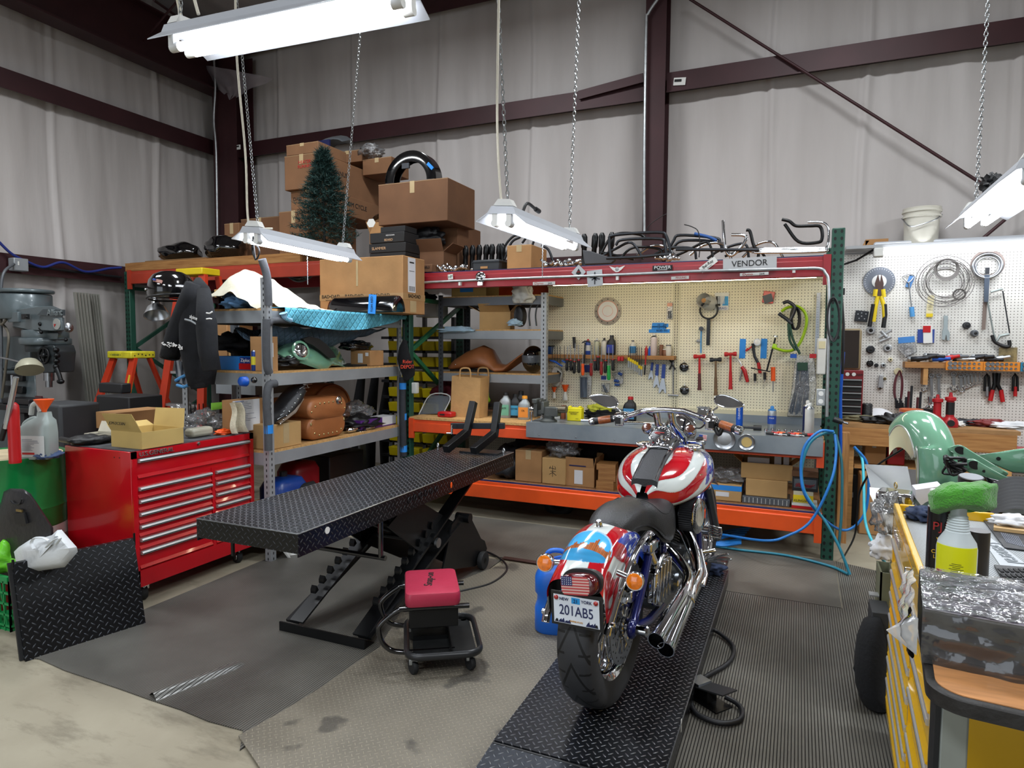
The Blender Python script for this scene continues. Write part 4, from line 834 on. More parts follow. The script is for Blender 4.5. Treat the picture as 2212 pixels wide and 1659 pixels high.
def saddlebag():
 t=TH('saddlebag','tan leather saddlebag with a studded lid on the lower shelf','saddlebag',(-3.55,4.35,D3))
 y0,y1=P(667,900,X=-3.44).y,P(749,900,X=-3.44).y;zt=P(700,862,X=-3.44).z;zs=P(700,903,X=-3.44).z
 def loop(x,g,zlo,zhi,r):
  L=[];ya_,yb_=y0+g,y1-g;r=min(r,(zhi-zlo)/2.01)
  for cy,cz,a0 in((yb_-r,zhi-r,0),(ya_+r,zhi-r,pi/2),(ya_+r,zlo+r,pi),(yb_-r,zlo+r,1.5*pi)):
   for i in rN(7):a=a0+pi/2*i/6;L.append(VX(x,cy+r*cos(a),cz+r*sin(a)))
  return L
 D().loft([loop(x,g,D3+.005+g,zs+.02,.1)for x,g in((-3.85,.02),(-3.83,0),(-3.47,0),(-3.452,.01),(-3.445,.03))]).bD('body',tanl,t)
 D().loft([loop(x,g,zs-.0,zt-g,.09)for x,g in((-3.86,.02),(-3.84,-.006),(-3.46,-.006),(-3.442,.006),(-3.436,.03))]).bD('lid',tanl,t)
 st=C('stud_metal','cfc08a',.2,.9,.05)
 n=0
 for i in rN(7):
  for zz,f in((zt-.03,1),(D3+.04,1)):
   y=y0+.07+(y1-y0-.14)*i/6;dz=-.02 if i in(0,6)else 0
   D().ball((-3.434 if f and zz>zs else-3.443,y,zz+(dz if zz>zs else-dz)),(.005,.009,.009),10,6).bD('stud',st,t)
 for y,z in((y0+.03,zs+.06),(y0+.03,D3+.14),(y0+.03,zs-.04),(y1-.03,zs+.06),(y1-.03,D3+.14),(y1-.03,zs-.04)):D().ball((-3.437 if z>zs else-3.444,y,z),(.005,.009,.009),10,6).bD('stud',st,t)
 c=VX(-3.432,y1-.11,zs+.13);D().la([(.034,0),(.03,.006),(.012,.01)],c,(1,0,0),20).bD('emblem',ch_,t)
saddlebag()
t=TH('saddlebag','second tan leather saddlebag with rounded top behind the studded one','saddlebag',(-3.85,4.35,D3))
m=D();a0,a1=P(656,860,X=-3.88).y,P(748,860,X=-3.88).y;zt=P(700,830,X=-3.88).z
m.loft([[VX(-4.1+.28*k,(a0+a1)/2+(a1-a0)/2*cos(q)*s,D3+.01+max(0,sin(q))**.6*(zt-D3)*s)for q in[2*pi*i/28 for i in rN(28)]]for k,s in((0,.9),(.1,1),(.9,1),(1,.93))]);m.bD('body',tanl,t)
m=D();m.tu([VX(-3.815,(a0+a1)/2+(a1-a0)/2*cos(q)*.95,D3+.01+sin(q)**.6*(zt-D3)*.95)for q in[.15+(pi-.3)*i/20 for i in rN(21)]],.01,8).bD('piping',tanl2,t)
t=TH('cardboard_box','brown cardboard box with tape at the near end of the lower shelf','box',(-3.6,P(618,960,X=-3.44).y,D3));a,b=P(584,950,X=-3.44),P(651,950,X=-3.44);zb=P(618,914,X=-3.44).z
D().box(-3.7,-3.44,a.y,b.y,D3,zb).bD('body',cL,t,bv=.004);D().box(-3.701,-3.4388,(a.y+b.y)/2-.03,(a.y+b.y)/2+.03,D3+.03,zb+.001).bD('tape_strip',tape,t)
t=TH('studded_seat','black studded motorcycle seat with lattice stitching leaning on the saddlebag','seat',(-3.5,3.9,D3+.2));a,b=P(600,900,X=-3.5),P(645,838,X=-3.5)
m=D();m.tu([a+(b-a)*k for k in(-.25,0,.3,.6,.9,1.1)],[.05,.085,.1,.1,.085,.045],16,flat=.62).bD('cushion',le_,t,sm=180)
d=(b-a).normalized();m=D()
for i in rN(9):
 for s in(-1,1):
  p=a+(b-a)*(-.1+i*.13);m.tu([p+VX(.065,-.05*s,.01),p+VX(.07,0,.02)+d*.03,p+VX(.06,.05*s,0)+d*.06],.003,5)
m.bD('lattice_stitching',sE,t)
D().tu([P(600,915,X=-3.44),P(630,890,X=-3.43),P(650,862,X=-3.44)],[.03,.045,.03],10,flat=.4).bD('side_panel',C('bronze_leather','5a4630',.35),t)
for i in rN(8):p=P(606+i*6.2,916-i*9.0,X=-3.41);D().ball(p,.007,8,5).bD('stud',ch_,t)
rag('black_parts_bag','black rubber parts heaped right of the tan saddlebag',P(775,925,X=-3.6),(.15,.22,.06),bk_,16,'parts',.6)
for i,(px,py)in eN(((762,930),(782,936),(800,925))):so('chrome_fitting','chrome fitting on the lower shelf in front of the black parts, %s from the left'%('first','second','third')[i],'motorcycle part',D().la([(.01,-.06),(.02,-.05),(.022,.02),(.008,.05)],P(px,py,X=-3.47)+VX(0,0,.01),(.3,1,.1),12),ch_)
t=TH('glove_box','purple and white glove carton at the far end of the lower shelf','box',(-3.55,4.95,D3));y0,y1=P(775,905,X=-3.5).y,P(851,905,X=-3.5).y;D().box(-3.62,-3.48,y0,y1,D3,D3+.085).bD('body',C('purple_box','5a2c80',.4),t);D().box(-3.62,-3.4785,y1-.22,y1+.001,D3+.01,D3+.086).bD('white_panel',pa_,t)
rag('clear_bag','grey clear plastic bag behind the saddlebag on the lower shelf',P(770,905,X=-3.75),(.12,.18,.09),bg_,19,'bag')
for i,px in eN((770,800,830)):
 a=P(px,900,X=-4.6);so('gun_sock','long black bag standing behind the lower shelf, %s from the left'%('first','second','third')[i],'bag',D().tu([(a.x,a.y,0.02),(a.x,a.y,.7),(a.x+.05,a.y+.05,1.25)],[.05,.07,.04],10),cO,'long black bags behind the shelving')
so('grey_plank','grey metal channel leaning behind the shelving','channel',D().cb(P(783,985,X=-4.5),(.03,.1,.7),rx=.1),greyd)
so('white_rag','white rag hanging off the bottom shelf under the lift table','cloth',D().grid(lambda u,v:P(590+u*72,1163,X=-3.40).lerp(P(625+u*10,1210,X=-3.36),v)+VX(.02*sin(u*9)*v,0,.0),16,12),C('white_cloth','d9d9d6',.9,0,.05),sm=180)
for nm,px,X,m_,lab,hh in(('jug',612,-3.62,C('dark_blue','123a86',.35),'blue plastic water jug on the bottom shelf',.36),('fuel_can',645,-3.85,C('deep_red','8c1220',.35),'red plastic fuel can behind the blue jug on the bottom shelf',.4)):
 a=P(px,1040,X=X);t=TH(nm,lab,'can',(X,a.y,D4));q=D();q.M=rot((X,a.y,D4));q.loft([[VX(.12*k*(abs(cos(g))**.5)*(1 if cos(g)>0 else-1),.17*k*(abs(sin(g))**.5)*(1 if sin(g)>0 else-1),z)for g in[2*pi*i/24 for i in rN(24)]]for z,k in((0,.95),(.02,1),(hh*.7,1),(hh*.85,.8),(hh*.9,.3))]);q.bD('body',m_,t);D().cyl((X,a.y,D4+hh*.88),(X,a.y,D4+hh),.03).bD('cap',bk_,t)
rag('tire_stack','black seat cover on the bottom shelf below the jugs',(-3.52,3.95,D4),(.1,.4,.12),rU,21,'cover');so('black_crate','black plastic crate at the back of the bottom shelf','crate',D().box(-4.1,-3.75,4.6,5.1,D4,D4+.35),bk_,bv=.01)
t=TH('chemical_tub','white tub with yellow warning labels behind the bottom shelf','tub',P(742,1050,X=-4.0));a=P(742,1010,X=-3.95);D().cyl((a.x,a.y,D4),(a.x,a.y,D4+.46),.06).bD('body',wh,t);D().cyl((a.x,a.y,D4+.4),(a.x,a.y,D4+.47),.063).bD('band',rPp,t)
for z in(D4+.16,D4+.32):D().cb((a.x+.04,a.y-.047,z),(.06,.004,.07),rz=.8).bD('warning_label',yE,t);D().pr_([(a.x+.028,a.y-.068,z-.018),(a.x+.058,a.y-.036,z-.018),(a.x+.043,a.y-.052,z+.022)],(.002,-.002,0)).bD('warning_triangle',ink,t)
t=TH('work_lamp','small blue clip lamp fixed to the shelf beam left of the corner post','lamp',P(535,823,Y=3.43));a=P(531,824,Y=3.42)
D().la([(.02,.05),(.032,.04),(.036,0),(.03,-.004)],a,(-.15,-1,.05),20).bD('body',blue,t);D().la([(.031,0),(.02,.004)],a+VX(.003,.006,0),(.15,1,-.05)).la([(.03,-.005),(.012,-.008)],a,(.15,1,-.05),20).bD('lens',C('lens','cfd6dc',.2),t);D().ball(P(549,821,Y=3.44),.022).bD('knob',bG,t)
t=TH('jacket','black riding jacket with white sleeve logos hanging on the near left shelf post','jacket',P(420,838,Y=3.4))
J=lambda px,py,y=3.36:P(px,py,Y=y)
jk=C('jacket_cloth','111318',.9,0,.25,14,bump=.35,bs=22)
m=D()
m.tu([J(427,600),J(432,618),J(425,650),J(425,700),J(430,750),J(432,795),J(435,832)],[.02,.07,.12,.13,.145,.13,.1],24,flat=.55)
m.tu([J(418,612,3.3),J(404,660,3.3),J(385,715,3.28),J(372,752,3.28),J(367,768,3.28)],[.05,.085,.078,.072,.072],20,flat=.8)
m.tu([J(440,625,3.3),J(446,700,3.27),J(450,760,3.27),J(455,800,3.27)],[.04,.07,.065,.06],20,flat=.8)
m.tu([J(410,740,3.34),J(420,780,3.33),J(428,815,3.33),J(432,838,3.33)],[.06,.09,.08,.06],18,flat=.6)
for i,v in eN(m.v):v+=VX(.012*noise.noise(v*9),.02*noise.noise(v*7+VX(3,0,0)),0)
m.bD('shell',jk,t,sm=180)
D().tu([J(400,690,3.215),J(412,693,3.20),J(426,701,3.21)],.007,6).bD('grey_piping',grey,t)
t2=text('sleeve_logo','alpine',.035,J(418,686,3.20),(1,-.1,-.22),(.2,0,1),inkw,t)
m=D();r_=random.Random(2)
for i in rN(26):u=r_.random();m.cb(J(350+u*42,736+u*9+r_.random()*9,3.195),(.022,.003,.008),ry=r_.uniform(-.8,.8))
m.bD('cuff_logo',inkw,t)
m=D();m.tu([J(446,676,3.19),J(453,677,3.19),J(459,673,3.2)],.005,6).tu([J(446,689,3.19),J(453,688,3.19),J(458,689,3.2)],.005,6).bD('white_piping',inkw,t)
D().la([(.069,0),(.06,.01),(.03,.012)],J(366,771,3.28),(-.3,0,-1),20).bD('cuff_opening',ink,t)
t=TH('work_gloves','grey and blue padded shirt hanging below the jacket sleeve','cloth',J(388,830,3.44));m=D();m.grid(lambda u,v:J(376+v*6+u*(26+v*2),775+v*50+u*10,3.39+.02*sin(u*12)),12,10);m.bD('grey_panel',C('grey_knit','8b8f96',.9,0,.1),t,sm=180)
D().tu([J(380,822,3.39),J(392,815,3.38),J(402,810,3.38)],.012,8).tu([J(383,832,3.39),J(397,836,3.38),J(407,832,3.38)],.012,8).bD('blue_edge',bluel,t)
c=J(371,622,3.42);t=TH('helmet','black half helmet with a small flag sticker resting on a shelf post','helmet',c)
m=D();m.loft([[c+VX(cos(a)*.145*k,sin(a)*.17*k,z)for a in[2*pi*i/32 for i in rN(32)]]for k,z in((.93,-.075),(1,-.05),(1.0,0),(.93,.05),(.75,.09),(.45,.115),(.1,.122))]);m.bD('shell',bG,t)
D().tu([c+VX(cos(a)*.147,sin(a)*.172,-.07+.02*cos(a))for a in[2*pi*i/32 for i in rN(32)]],.007,8,closed=True).bD('trim',bk_,t)
m=D();m.cb(c+VX(.055,-.155,.035),(.075,.012,.022),ry=.18,rx=-.35).bD('flag_sticker',C('flag_pink','b98a80',.5),t);D().cb(c+VX(.03,-.162,.045),(.025,.012,.014),ry=.18,rx=-.35).bD('flag_canton',inkb,t)
for dx,dz in((-.07,-.02),(.03,-.01)):D().ball(c+VX(dx,-.155,dz),.009).bD('snap',ch_,t)
a=J(345,668,3.4);t=TH('clamp_lamp','clamp lamp with a spun aluminium reflector hanging under the helmet','lamp',J(333,648,3.42));D().la([(.025,0),(.03,.03),(.06,.06),(.085,.12),(.088,.125),(.08,.12),(.05,.055)],J(336,650,3.42),(.38,-.25,-.85),28).bD('reflector',alu,t,sm=30);D().cyl(J(331,640,3.43),J(335,652,3.42),.022).bD('socket',bk_,t)
D().tu(bez([J(331,640,3.43),J(334,625,3.44),J(340,612,3.44),J(350,640,3.44)],5),.004,6).bD('cord',cord,t)
t=TH('stepladder','second orange stepladder with yellow top standing behind the jacket','ladder',(-5.3,4.75,0));a,b=P(383,592,Y=4.7),P(440,590,Y=4.7)
D().box(a.x,b.x,4.68,4.9,a.z-.015,a.z+.05).bD('top_cap',yE,t,bv=.008)
for s,xx in((-1,a.x+.03),(1,b.x-.03)):
 D().bar((xx+s*.2,4.45,0),(xx,4.72,a.z-.02),.035,.09,(1,0,0)).bD('rail',C('ladder_orange','b8361c',.4,0,.1),t);D().bar((xx+s*.18,5.1,0),(xx,4.9,a.z-.02),.03,.06,(1,0,0)).bD('rear_rail',C('ladder_orange'),t)
for k in rN(1,7):f=k/7;D().box(a.x+.03-.2*(1-f),b.x-.03+.2*(1-f),4.44+.27*f,4.53+.27*f,a.z*f-.025,a.z*f).bD('step',alu,t)
t=TH('drawstring_bag','black drawstring bag with red lettering hanging at the far shelf post','bag',P(877,820,X=-3.3));B=lambda px,py,X=-3.3:P(px,py,X=X)
D().tu([B(874,735),B(872,750),B(873,775),B(880,795),B(882,810),B(876,822)],[.02,.045,.07,.08,.065,.02],20,flat=.55).bD('body',cO,t,sm=180)
text('lettering','Rider\nDEPOT',.045,B(880,787,-3.2),(.45,.9,0),(0,0,1),C('red_orange_ink','d8452c',.5,0,0),t);D().tu([B(872,700),B(873,738)],.006,6).bD('strap',cord,t)
t=TH('socket_box','clear plastic covered outlet box on the green post','electrical box',P(897,838,Y=5.2));D().cb(P(897,838,Y=5.18),(.05,.05,.1)).bD('body',C('frosted','c9ccc8',.3),t,bv=.005)
Y2=UY0+.12
a=P(1010,632,Y=UY0+.05)
t,w,h=ca_('yellow_box','yellow carton with blue tape on the top deck below the red beam',975,1050,612,UY0+.05,UD[0],.3,yelcard,tp=False);D().cb(ORG[t.name]+VX(-.02,-.152,h*.5),(.14,.003,.04)).bD('tape',bluet,t)
rag('plastic_bag','white plastic bag hanging over the front of the top deck',P(1128,655,Y=UY0-.03),(.1,.07,.11),C('milky_bag','d5d6cf',.4,0,.05),31,'bag')
o=P(1063,700,Y=Y2);t=fB('cardboard_box','open brown carton with spread flaps on the second deck',(o.x,Y2+.12,UD[1]),.3,.26,.17,.25,(1.0,.3,1.1,.7),cL)
rag('mesh_part','black mesh part lying in the open carton on the second deck',(o.x,Y2+.12,UD[1]+.11),(.11,.1,.07),bk_,32,'part')
rag('shop_towel','pale blue towel hanging over the front edge of the second deck',P(985,718,Y=UY0-.01),(.19,.05,.03),C('pale_towel','a9c4d6',.9,0,.1),33);rag('shop_towel','pale blue towel in front of the open carton',P(1113,704,Y=UY0+.06),(.07,.05,.035),C('pale_towel'),34)
t=TH('backrest','black padded backrest with curved chrome bars standing right of the open carton','backrest',P(1140,706,Y=Y2));m=D();m.loft([[P(1124,683+dz,Y=Y2)+VX(cos(q)*.055*k,(y-.5)*.1,sin(q)*.1*k)for q in[2*pi*i/20 for i in rN(20)]]for y,k,dz in((0,.8,0),(.2,1,0),(.8,1,0),(1,.8,0))]).bD('pad',le_,t)
m=D()
for dx in(0,14):m.tu(bez([P(1145+dx,704,Y=Y2-.03),P(1143+dx,680,Y=Y2-.03),P(1148+dx,658,Y=Y2-.03),P(1158+dx,650,Y=Y2-.03)],5),.008,8)
m.bD('bar',bG,t)
t=TH('saddle','tan leather motorcycle seat with studs and raised rear lip on the third deck','seat',P(1030,800,Y=Y2));x0,x1=P(966,790,Y=Y2).x,P(1135,790,Y=Y2).x
prof=[(0,.02,.12,.05),(.06,.03,.15,.09),(.2,.07,.17,.13),(.4,.1,.17,.17),(.5,.08,.16,.15),(.6,.0,.13,.07),(.7,.01,.1,.05),(.8,.09,.12,.04),(.92,.19,.13,.03),(1,.25,.12,.02)]
m=D();m.loft([[VX(x0+(x1-x0)*u,Y2+.14+wd*cos(q),UD[2]+.015+zc*.75+th*(sin(q)if sin(q)>0 else sin(q)*.35))for q in[2*pi*i/24 for i in rN(24)]]for u,zc,wd,th in prof]);m.bD('cushion',tanl,t,sm=180)
for i in rN(6):u=.12+i*.065;D().ball((x0+(x1-x0)*u,Y2-.015,UD[2]+.07+.05*i/6),.008,8,5).bD('stud',ch_,t)
D().box(x0+.02,x0+.5,Y2+.02,Y2+.26,UD[2],UD[2]+.02).bD('seat_pan',bk_,t)
c=P(1148,770,Y=Y2);t=TH('helmet','glossy black full face helmet at the right end of the third deck','helmet',(c.x,c.y,UD[2]));m=D();c=VX(c.x,c.y+.05,UD[2]+.13);m.ball(c,(.105,.13,.13),28,18).bD('shell',bG,t,sm=180)
m=D();m.M=rot(c,rx=.1);m.loft([[VX(cos(q)*.107*k,-abs(sin(q))*.133*k-.0,z)for q in[pi*i/20 for i in rN(21)]]+[VX(cos(q)*.095*k,-abs(sin(q))*.12*k,z)for q in[pi-pi*i/20 for i in rN(21)]]for k,z in((.97,-.02),(1,.01),(.97,.05))]);m.bD('visor',smoke,t)
t=TH('plastic_bin','clear grey plastic bin on the dark rack left of the green brace','bin',P(922,690,Y=6.0));a,b=P(898,660,Y=5.95),P(943,660,Y=5.95);D().box(a.x,b.x,5.95,6.2,P(920,685,Y=5.95).z,P(920,655,Y=5.95).z).bD('body',C('frosted'),t,bv=.01);rag('black_straps','black straps heaped above the clear grey bin',P(918,652,Y=6.05),(.12,.1,.05),cO,36,'straps')
a,b=P(898,690,Y=5.9),P(943,690,Y=5.9)
MBx=.879
a,b=P(973,890,Y=5.42),P(1037,890,Y=5.42);zt=P(1000,813,Y=5.42).z;t=TH('paper_bag','brown paper shopping bag with twisted handles standing on the orange bench','bag',((a.x+b.x)/2,5.5,MBx));kraft=C('kraft_paper','b28a58',.85,0,.1,12,bump=.3,bs=18)
x0,x1=a.x,b.x;m=D()
m.add([(x0,5.42,MBx),(x1,5.40,MBx),(x1,5.58,MBx),(x0,5.6,MBx),(x0+.01,5.43,zt),(x1+.005,5.42,zt-.01),(x1+.01,5.6,zt),(x0+.02,5.6,zt+.01),(x0+.02,5.44,zt-.004),(x1-.003,5.43,zt-.014),(x1,5.59,zt-.004),(x0+.03,5.59,zt+.006),(x0+.02,5.44,zt-.12),(x1-.003,5.43,zt-.12),(x1,5.59,zt-.12),(x0+.03,5.59,zt-.12)],[(3,2,1,0),(0,1,5,4),(1,2,6,5),(2,3,7,6),(3,0,4,7),(4,5,9,8),(5,6,10,9),(6,7,11,10),(7,4,8,11),(8,9,13,12),(9,10,14,13),(10,11,15,14),(11,8,12,15),(12,13,14,15)])
m.bD('body',kraft,t,sm=20)
for y in(5.425,5.6):m=D();xc=(x0+x1)/2+(0 if y<5.5 else .1);m.tu(bez([(xc-.06,y,zt-.03),(xc-.055,y,zt+.05),(xc-.03,y,zt+.075),(xc+.03,y,zt+.075),(xc+.05,y,zt+.05),(xc+.055,y,zt-.03)],4),.008,6,flat=.4);m.bD('handle',kraft,t)
t=TH('battery_charger','red battery tool base lying left of the paper bag','charger',P(965,892,Y=5.36));a=P(965,888,Y=5.36);a.z=MBx+.025;D().cb(a,(.15,.1,.05)).bD('body',rPp,t,bv=.012);D().cb(a+VX(-.02,-.052,.0),(.05,.004,.012)).bD('vent',ink,t)
t=TH('plastic_cover','smoked clear plastic blister case leaning at the left end of the bench','case',P(935,895,Y=5.5));D().pr_([P(905,895,Y=5.45),P(930,853,Y=5.5),P(972,856,Y=5.5),P(958,893,Y=5.45)],(0,.02,0)).bD('sheet',smoke,t);D().tu(bez([P(905,895,Y=5.44),P(930,853,Y=5.49),P(972,856,Y=5.49),P(958,893,Y=5.44)],4),.006,6).bD('rim',C('frosted'),t)
rag('red_bag','dark red zip bag behind the smoked case on the bench',P(965,868,Y=5.85),(.14,.1,.12),C('maroon_bag','6a1c2a',.7),42,'bag')
for px,Y,h,mm,cm,lm,wd,lab in((1091,5.55,.235,C('silver_bottle','9aa0a2',.35,.4,0),bk_,C('mint_label','6aa88c',.5,0,.1),'ATF','silver oil bottle with a green label and black cap on the bench'),(1112,5.6,.22,bk_,bk_,C('lb_label','3f9cc4',.5),'10W40','black oil bottle with a blue label on the bench'),(1124,5.78,.235,bk_,bk_,bk_,None,'black oil bottle standing behind the blue labelled one'),(1132,5.5,.215,C('silver_bottle'),C('orange_cap','e89a2c',.4),C('orange_label','e08a30',.5,0,.15),'OIL','silver oil bottle with an orange cap and orange label on the bench')):
 p=P(px,885,Y=Y);bO('oil_bottle',lab,(p.x,Y,MBx),h,.055,mm,cm,lm,'flat',None,.15,.035,.4,ink,.12,wd)
so('black_folder','black case lying behind the paper bag','case',D().cb((P(1070,855,Y=5.75).x,5.75,MBx+.1),(.3,.2,.03),ry=-.25),bk_)
rag('lime_bag','lime green cloth behind the paper bag',P(1045,875,Y=5.7),(.05,.05,.1),C('lime','a8d820',.6),44)
c=P(1185,900,Y=5.32);c.z=.894;t=TH('bench_vise','grey steel bench vise with pipe barrel bolted to the bench corner','vise',c);vm=C('vise_grey','575a58',.5,.5,.2,10)
D().la([(.075,0),(.075,.012),(.05,.03),(.055,.06)],c,n=24).bD('base',vm,t)
m=D();m.M=rot(c,-.1);m.box(-.03,.1,-.04,.04,.05,.13).box(-.05,-.022,-.055,.055,.07,.175).box(-.062,-.05,-.06,.06,.16,.19).bD('rear_jaw',vm,t,bv=.006)
m=D();m.M=rot(c,-.1);m.box(-.125,-.09,-.05,.05,.04,.165).box(-.135,-.088,-.06,.06,.155,.195).box(-.14,-.03,-.03,.03,.06,.1).bD('front_jaw',vm,t,bv=.006)
m=D();m.M=rot(c,-.1);m.cyl((.08,0,.11),(.17,0,.115),.032,.03).bD('barrel',C('bronze_steel','6a6252',.4,.7,.1),t)
m=D();m.cyl(c+VX(-.15,-.02,.11),c+VX(-.15,-.03,-.05),.007).ball(c+VX(-.15,-.02,.115),.014).ball(c+VX(-.15,-.03,-.055),.012).cyl(c+VX(-.165,-.02,.1),c+VX(-.13,-.02,.1),.02).bD('handle',ch_,t)
def ob(px,py,Y,z=.894):p=P(px,py,Y=Y);return VX(p.x,Y,z)
p=ob(1243,905,5.5);t=TH('battery','small yellow motorcycle battery on the grey bench cover','battery',p);m=D();m.M=rot(p,.05);m.box(-.065,.065,-.045,.045,0,.115).box(-.06,-.035,-.03,.02,.115,.128).box(.03,.055,-.03,.02,.115,.128).bD('case',C('battery_yellow','dccf10',.45,0,.04),t,bv=.005);text('lettering','POWERSPORT\nBATTERY',.014,p+VX(0,-.048,.07),(1,0,0),(0,0,1),ink,t);text('lettering','YTX',.014,p+VX(.03,-.048,.02),(1,0,0),(0,0,1),ink,t)
p=ob(1208,905,5.58);t=TH('small_boxes','white and brown narrow cartons standing behind the vise','box',p);D().cb(p+VX(-.02,0,.05),(.07,.06,.1)).bD('white_carton',wh,t);D().cb(p+VX(.04,0,.06),(.03,.05,.12)).bD('brown_carton',C('rust_card','8a4a2c',.7),t)
rag('work_glove','yellow green work glove lying on black gloves behind the handlebar',ob(1295,885,5.75,.94),(.1,.08,.05),C('hi_vis','b9bb3a',.8,0,.1),51,'glove');rag('black_gloves','black gloves heaped under the yellow green glove',ob(1305,895,5.75),(.17,.1,.05),cO,52,'glove')
p=ob(1360,905,5.68);bO('oil_bottle','black oil bottle with a red cap and blue label behind the handlebar',p,.215,.058,bk_,rPp,C('lb_label2','3f86b4',.5),'flat',None,0,.04,.38,inkw,.12,'OIL')
p=ob(1423,915,5.55)
p=ob(1597,912,5.6);t=TH('brake_cleaner','blue cylindrical can beside the right hand grip on the bench','can',p);D().cyl(p,p+VX(0,0,.2),.027).bD('body',blue,t);text('lettering','CLEANER',.022,p+VX(0,-.029,.12),(0,0,1),(-1,0,0),inkw,t)
p=ob(1667,915,5.6);can('spray_can','silver spray can with a blue top and blue band on the bench',p,.19,.033,C('can_silver','a9adb0',.3,.6,0),C('cap_blue','2f7ec8',.3),C('cap_blue2','2f7ec8',.3,.3,0),band=C('can_band','2c50a8',.3,.2,0),words='MAX')
p=ob(1748,922,5.42);can('spray_can','white spray can standing by the green post at the right end of the bench',p,.24,.033,C('can_white','c9c9c4',.4),wh,band=None);p=ob(1743,922,5.55);can('spray_can','dark blue spray can behind the white one by the green post',p,.25,.033,C('can_navy','202a58',.3,.3,0),wh)
p=ob(1762,925,5.33)
r_=random.Random(4)
lab_=['black grip','orange grip','red grip','chrome end','dark tip','red tips','grey shaft']
for i in rN(9):
 px=1655+i*12;p=ob(px,935,5.27+.02*(i%3));a=r_.uniform(-.5,.5);d=VX(cos(a),sin(a),0);t=TH('hand_tool','small screwdriver lying at the right front of the bench, %s from the left'%'first second third fourth fifth sixth seventh eighth ninth'.split()[i],'tool',p)
 D().cyl(p+VX(0,0,.013),p+d*.055+VX(0,0,.013),.0115).bD('grip',(bk_,rPp,oR)[i%3],t);D().cyl(p+d*.055+VX(0,0,.013),p+d*.12+VX(0,0,.01),.004).bD('shaft',ch_,t)
for i in rN(7):
 p=ob(1655+i*14,920,5.42+.03*(i%2));so('socket','small chrome socket on the bench behind the screwdrivers, %s from the left'%'first second third fourth fifth sixth seventh'.split()[i],'socket',D().la([(.012,0),(.013,.02),(.011,.03),(.008,.03),(.008,.01)],p,n=12),ch_,'chrome sockets on the bench')
t=TH('grease_gun','black and chrome ratchet lying behind the right hand grip','tool',ob(1620,912,5.5));a=ob(1560,912,5.5)+VX(0,0,.02);b=ob(1628,908,5.5)+VX(0,0,.02);D().cyl(a,b,.01).bD('shaft',ds_,t);D().cyl(b,b+VX(.06,0,0),.02).bD('head',bk_,t)
for px,w_,lab in((1415,50,'grey pliers lying on the bench behind the handlebar'),(1380,60,'chrome wrench lying on the bench behind the handlebar'),(1285,60,'chrome throttle housing lying on the bench under the left mirror')):
 a=ob(px-w_/2,905,5.45)+VX(0,0,.012);b=ob(px+w_/2,905,5.5)+VX(0,0,.012);t=TH('bench_tool',lab,'tool',a);D().cyl(a,b,.013,.009).bD('body',ch_,t);D().la([(.02,-.01),(.022,0),(.02,.012)],b,(.2,0,1),14).bD('head',sE,t)
for px,py,r,lab in((1565,948,.082,'large round magnetic steel dish stuck on the front of the grey bench cover'),(1613,955,.062,'smaller round magnetic dish with yellow center stuck on the bench front')):
 c=P(px,py,Y=5.2);t=TH('magnetic_dish',lab,'dish',c);D().la([(r*.6,0),(r,.012),(r*.97,.014),(r*.75,.004),(r*.3,.003)],c,(0,-1,0),32).bD('bowl',sE,t,sm=30)
 D().la([(r*.62,.0035),(r*.6,.005)],c,(0,-1,0),28).bD('center',yelcard if r<.07 else sV,t)
c=P(1518,945,Y=5.2);t=TH('flag_sticker','small American flag sticker on the front of the grey bench cover','sticker',c);D().cb(c,(.06,.002,.045),ry=.1).bD('base',inkw,t)
m=D()
for i in rN(4):m.cb(c+VX(0,-.0015,-.017+i*.011),(.058,.001,.005),ry=.1)
m.bD('stripes',rPp,t);D().cb(c+VX(-.014,-.0025,.012),(.028,.001,.02),ry=.1).bD('canton',inkb,t)
L0=.3435
ca_('cardboard_box','brown taped carton leftmost under the bench',1113,1170,973,5.34,L0,.3,card);
t,w,h=ca_('cardboard_box','pale brown open carton with a handwritten mark under the bench',1171,1222,990,5.34,L0,.28,cL,tp=False,marks=[('\u8dEF',.08,.0,.45,ink,'f')])if 0 else ca_('cardboard_box','pale brown carton with a handwritten mark under the bench',1171,1222,990,5.34,L0,.28,cL,tp=False)
m=D();o=ORG[t.name]+VX(-.01,-.1415,h*.5)
for a,b in(((-.03,.03),(.03,.02)),((-.02,0),(.03,.0)),((0,.05),(0,-.05)),((-.03,-.03),(0,-.01)),((0,-.01),(.035,-.035)),((-.02,.045),(-.028,.02)),((.02,.045),(.028,.025))):m.bar(o+VX(a[0],0,a[1]),o+VX(b[0],0,b[1]),.004,.001,(0,1,0))
m.bD('handwriting',ink,t)
rag('plastic_bag','clear bubble wrap bag bulging from the pale brown carton',(o.x+.06,5.45,L0+h),(.15,.1,.09),bg_,61,'bag')
p=P(1252,1050,Y=5.36);t=fB('cardboard_box','open brown carton with blue tape and raised flaps under the bench',(p.x,5.5,L0),P(1284,1040,Y=5.34).x-P(1222,1040,Y=5.34).x,.28,.165,.0,(.25,.1,None,.12),card,cI,.09);D().cb((p.x-.02,5.357,L0+.19),(.15,.003,.035)).bD('tape',navyp,t);D().cb((p.x-.01,5.357,L0+.08),(.075,.002,.12)).bD('paper_label',pa_,t)
rag('black_parts','black rubber parts in the open carton with blue tape',(p.x,5.5,L0+.11),(.12,.1,.06),bk_,62,'parts',.7)
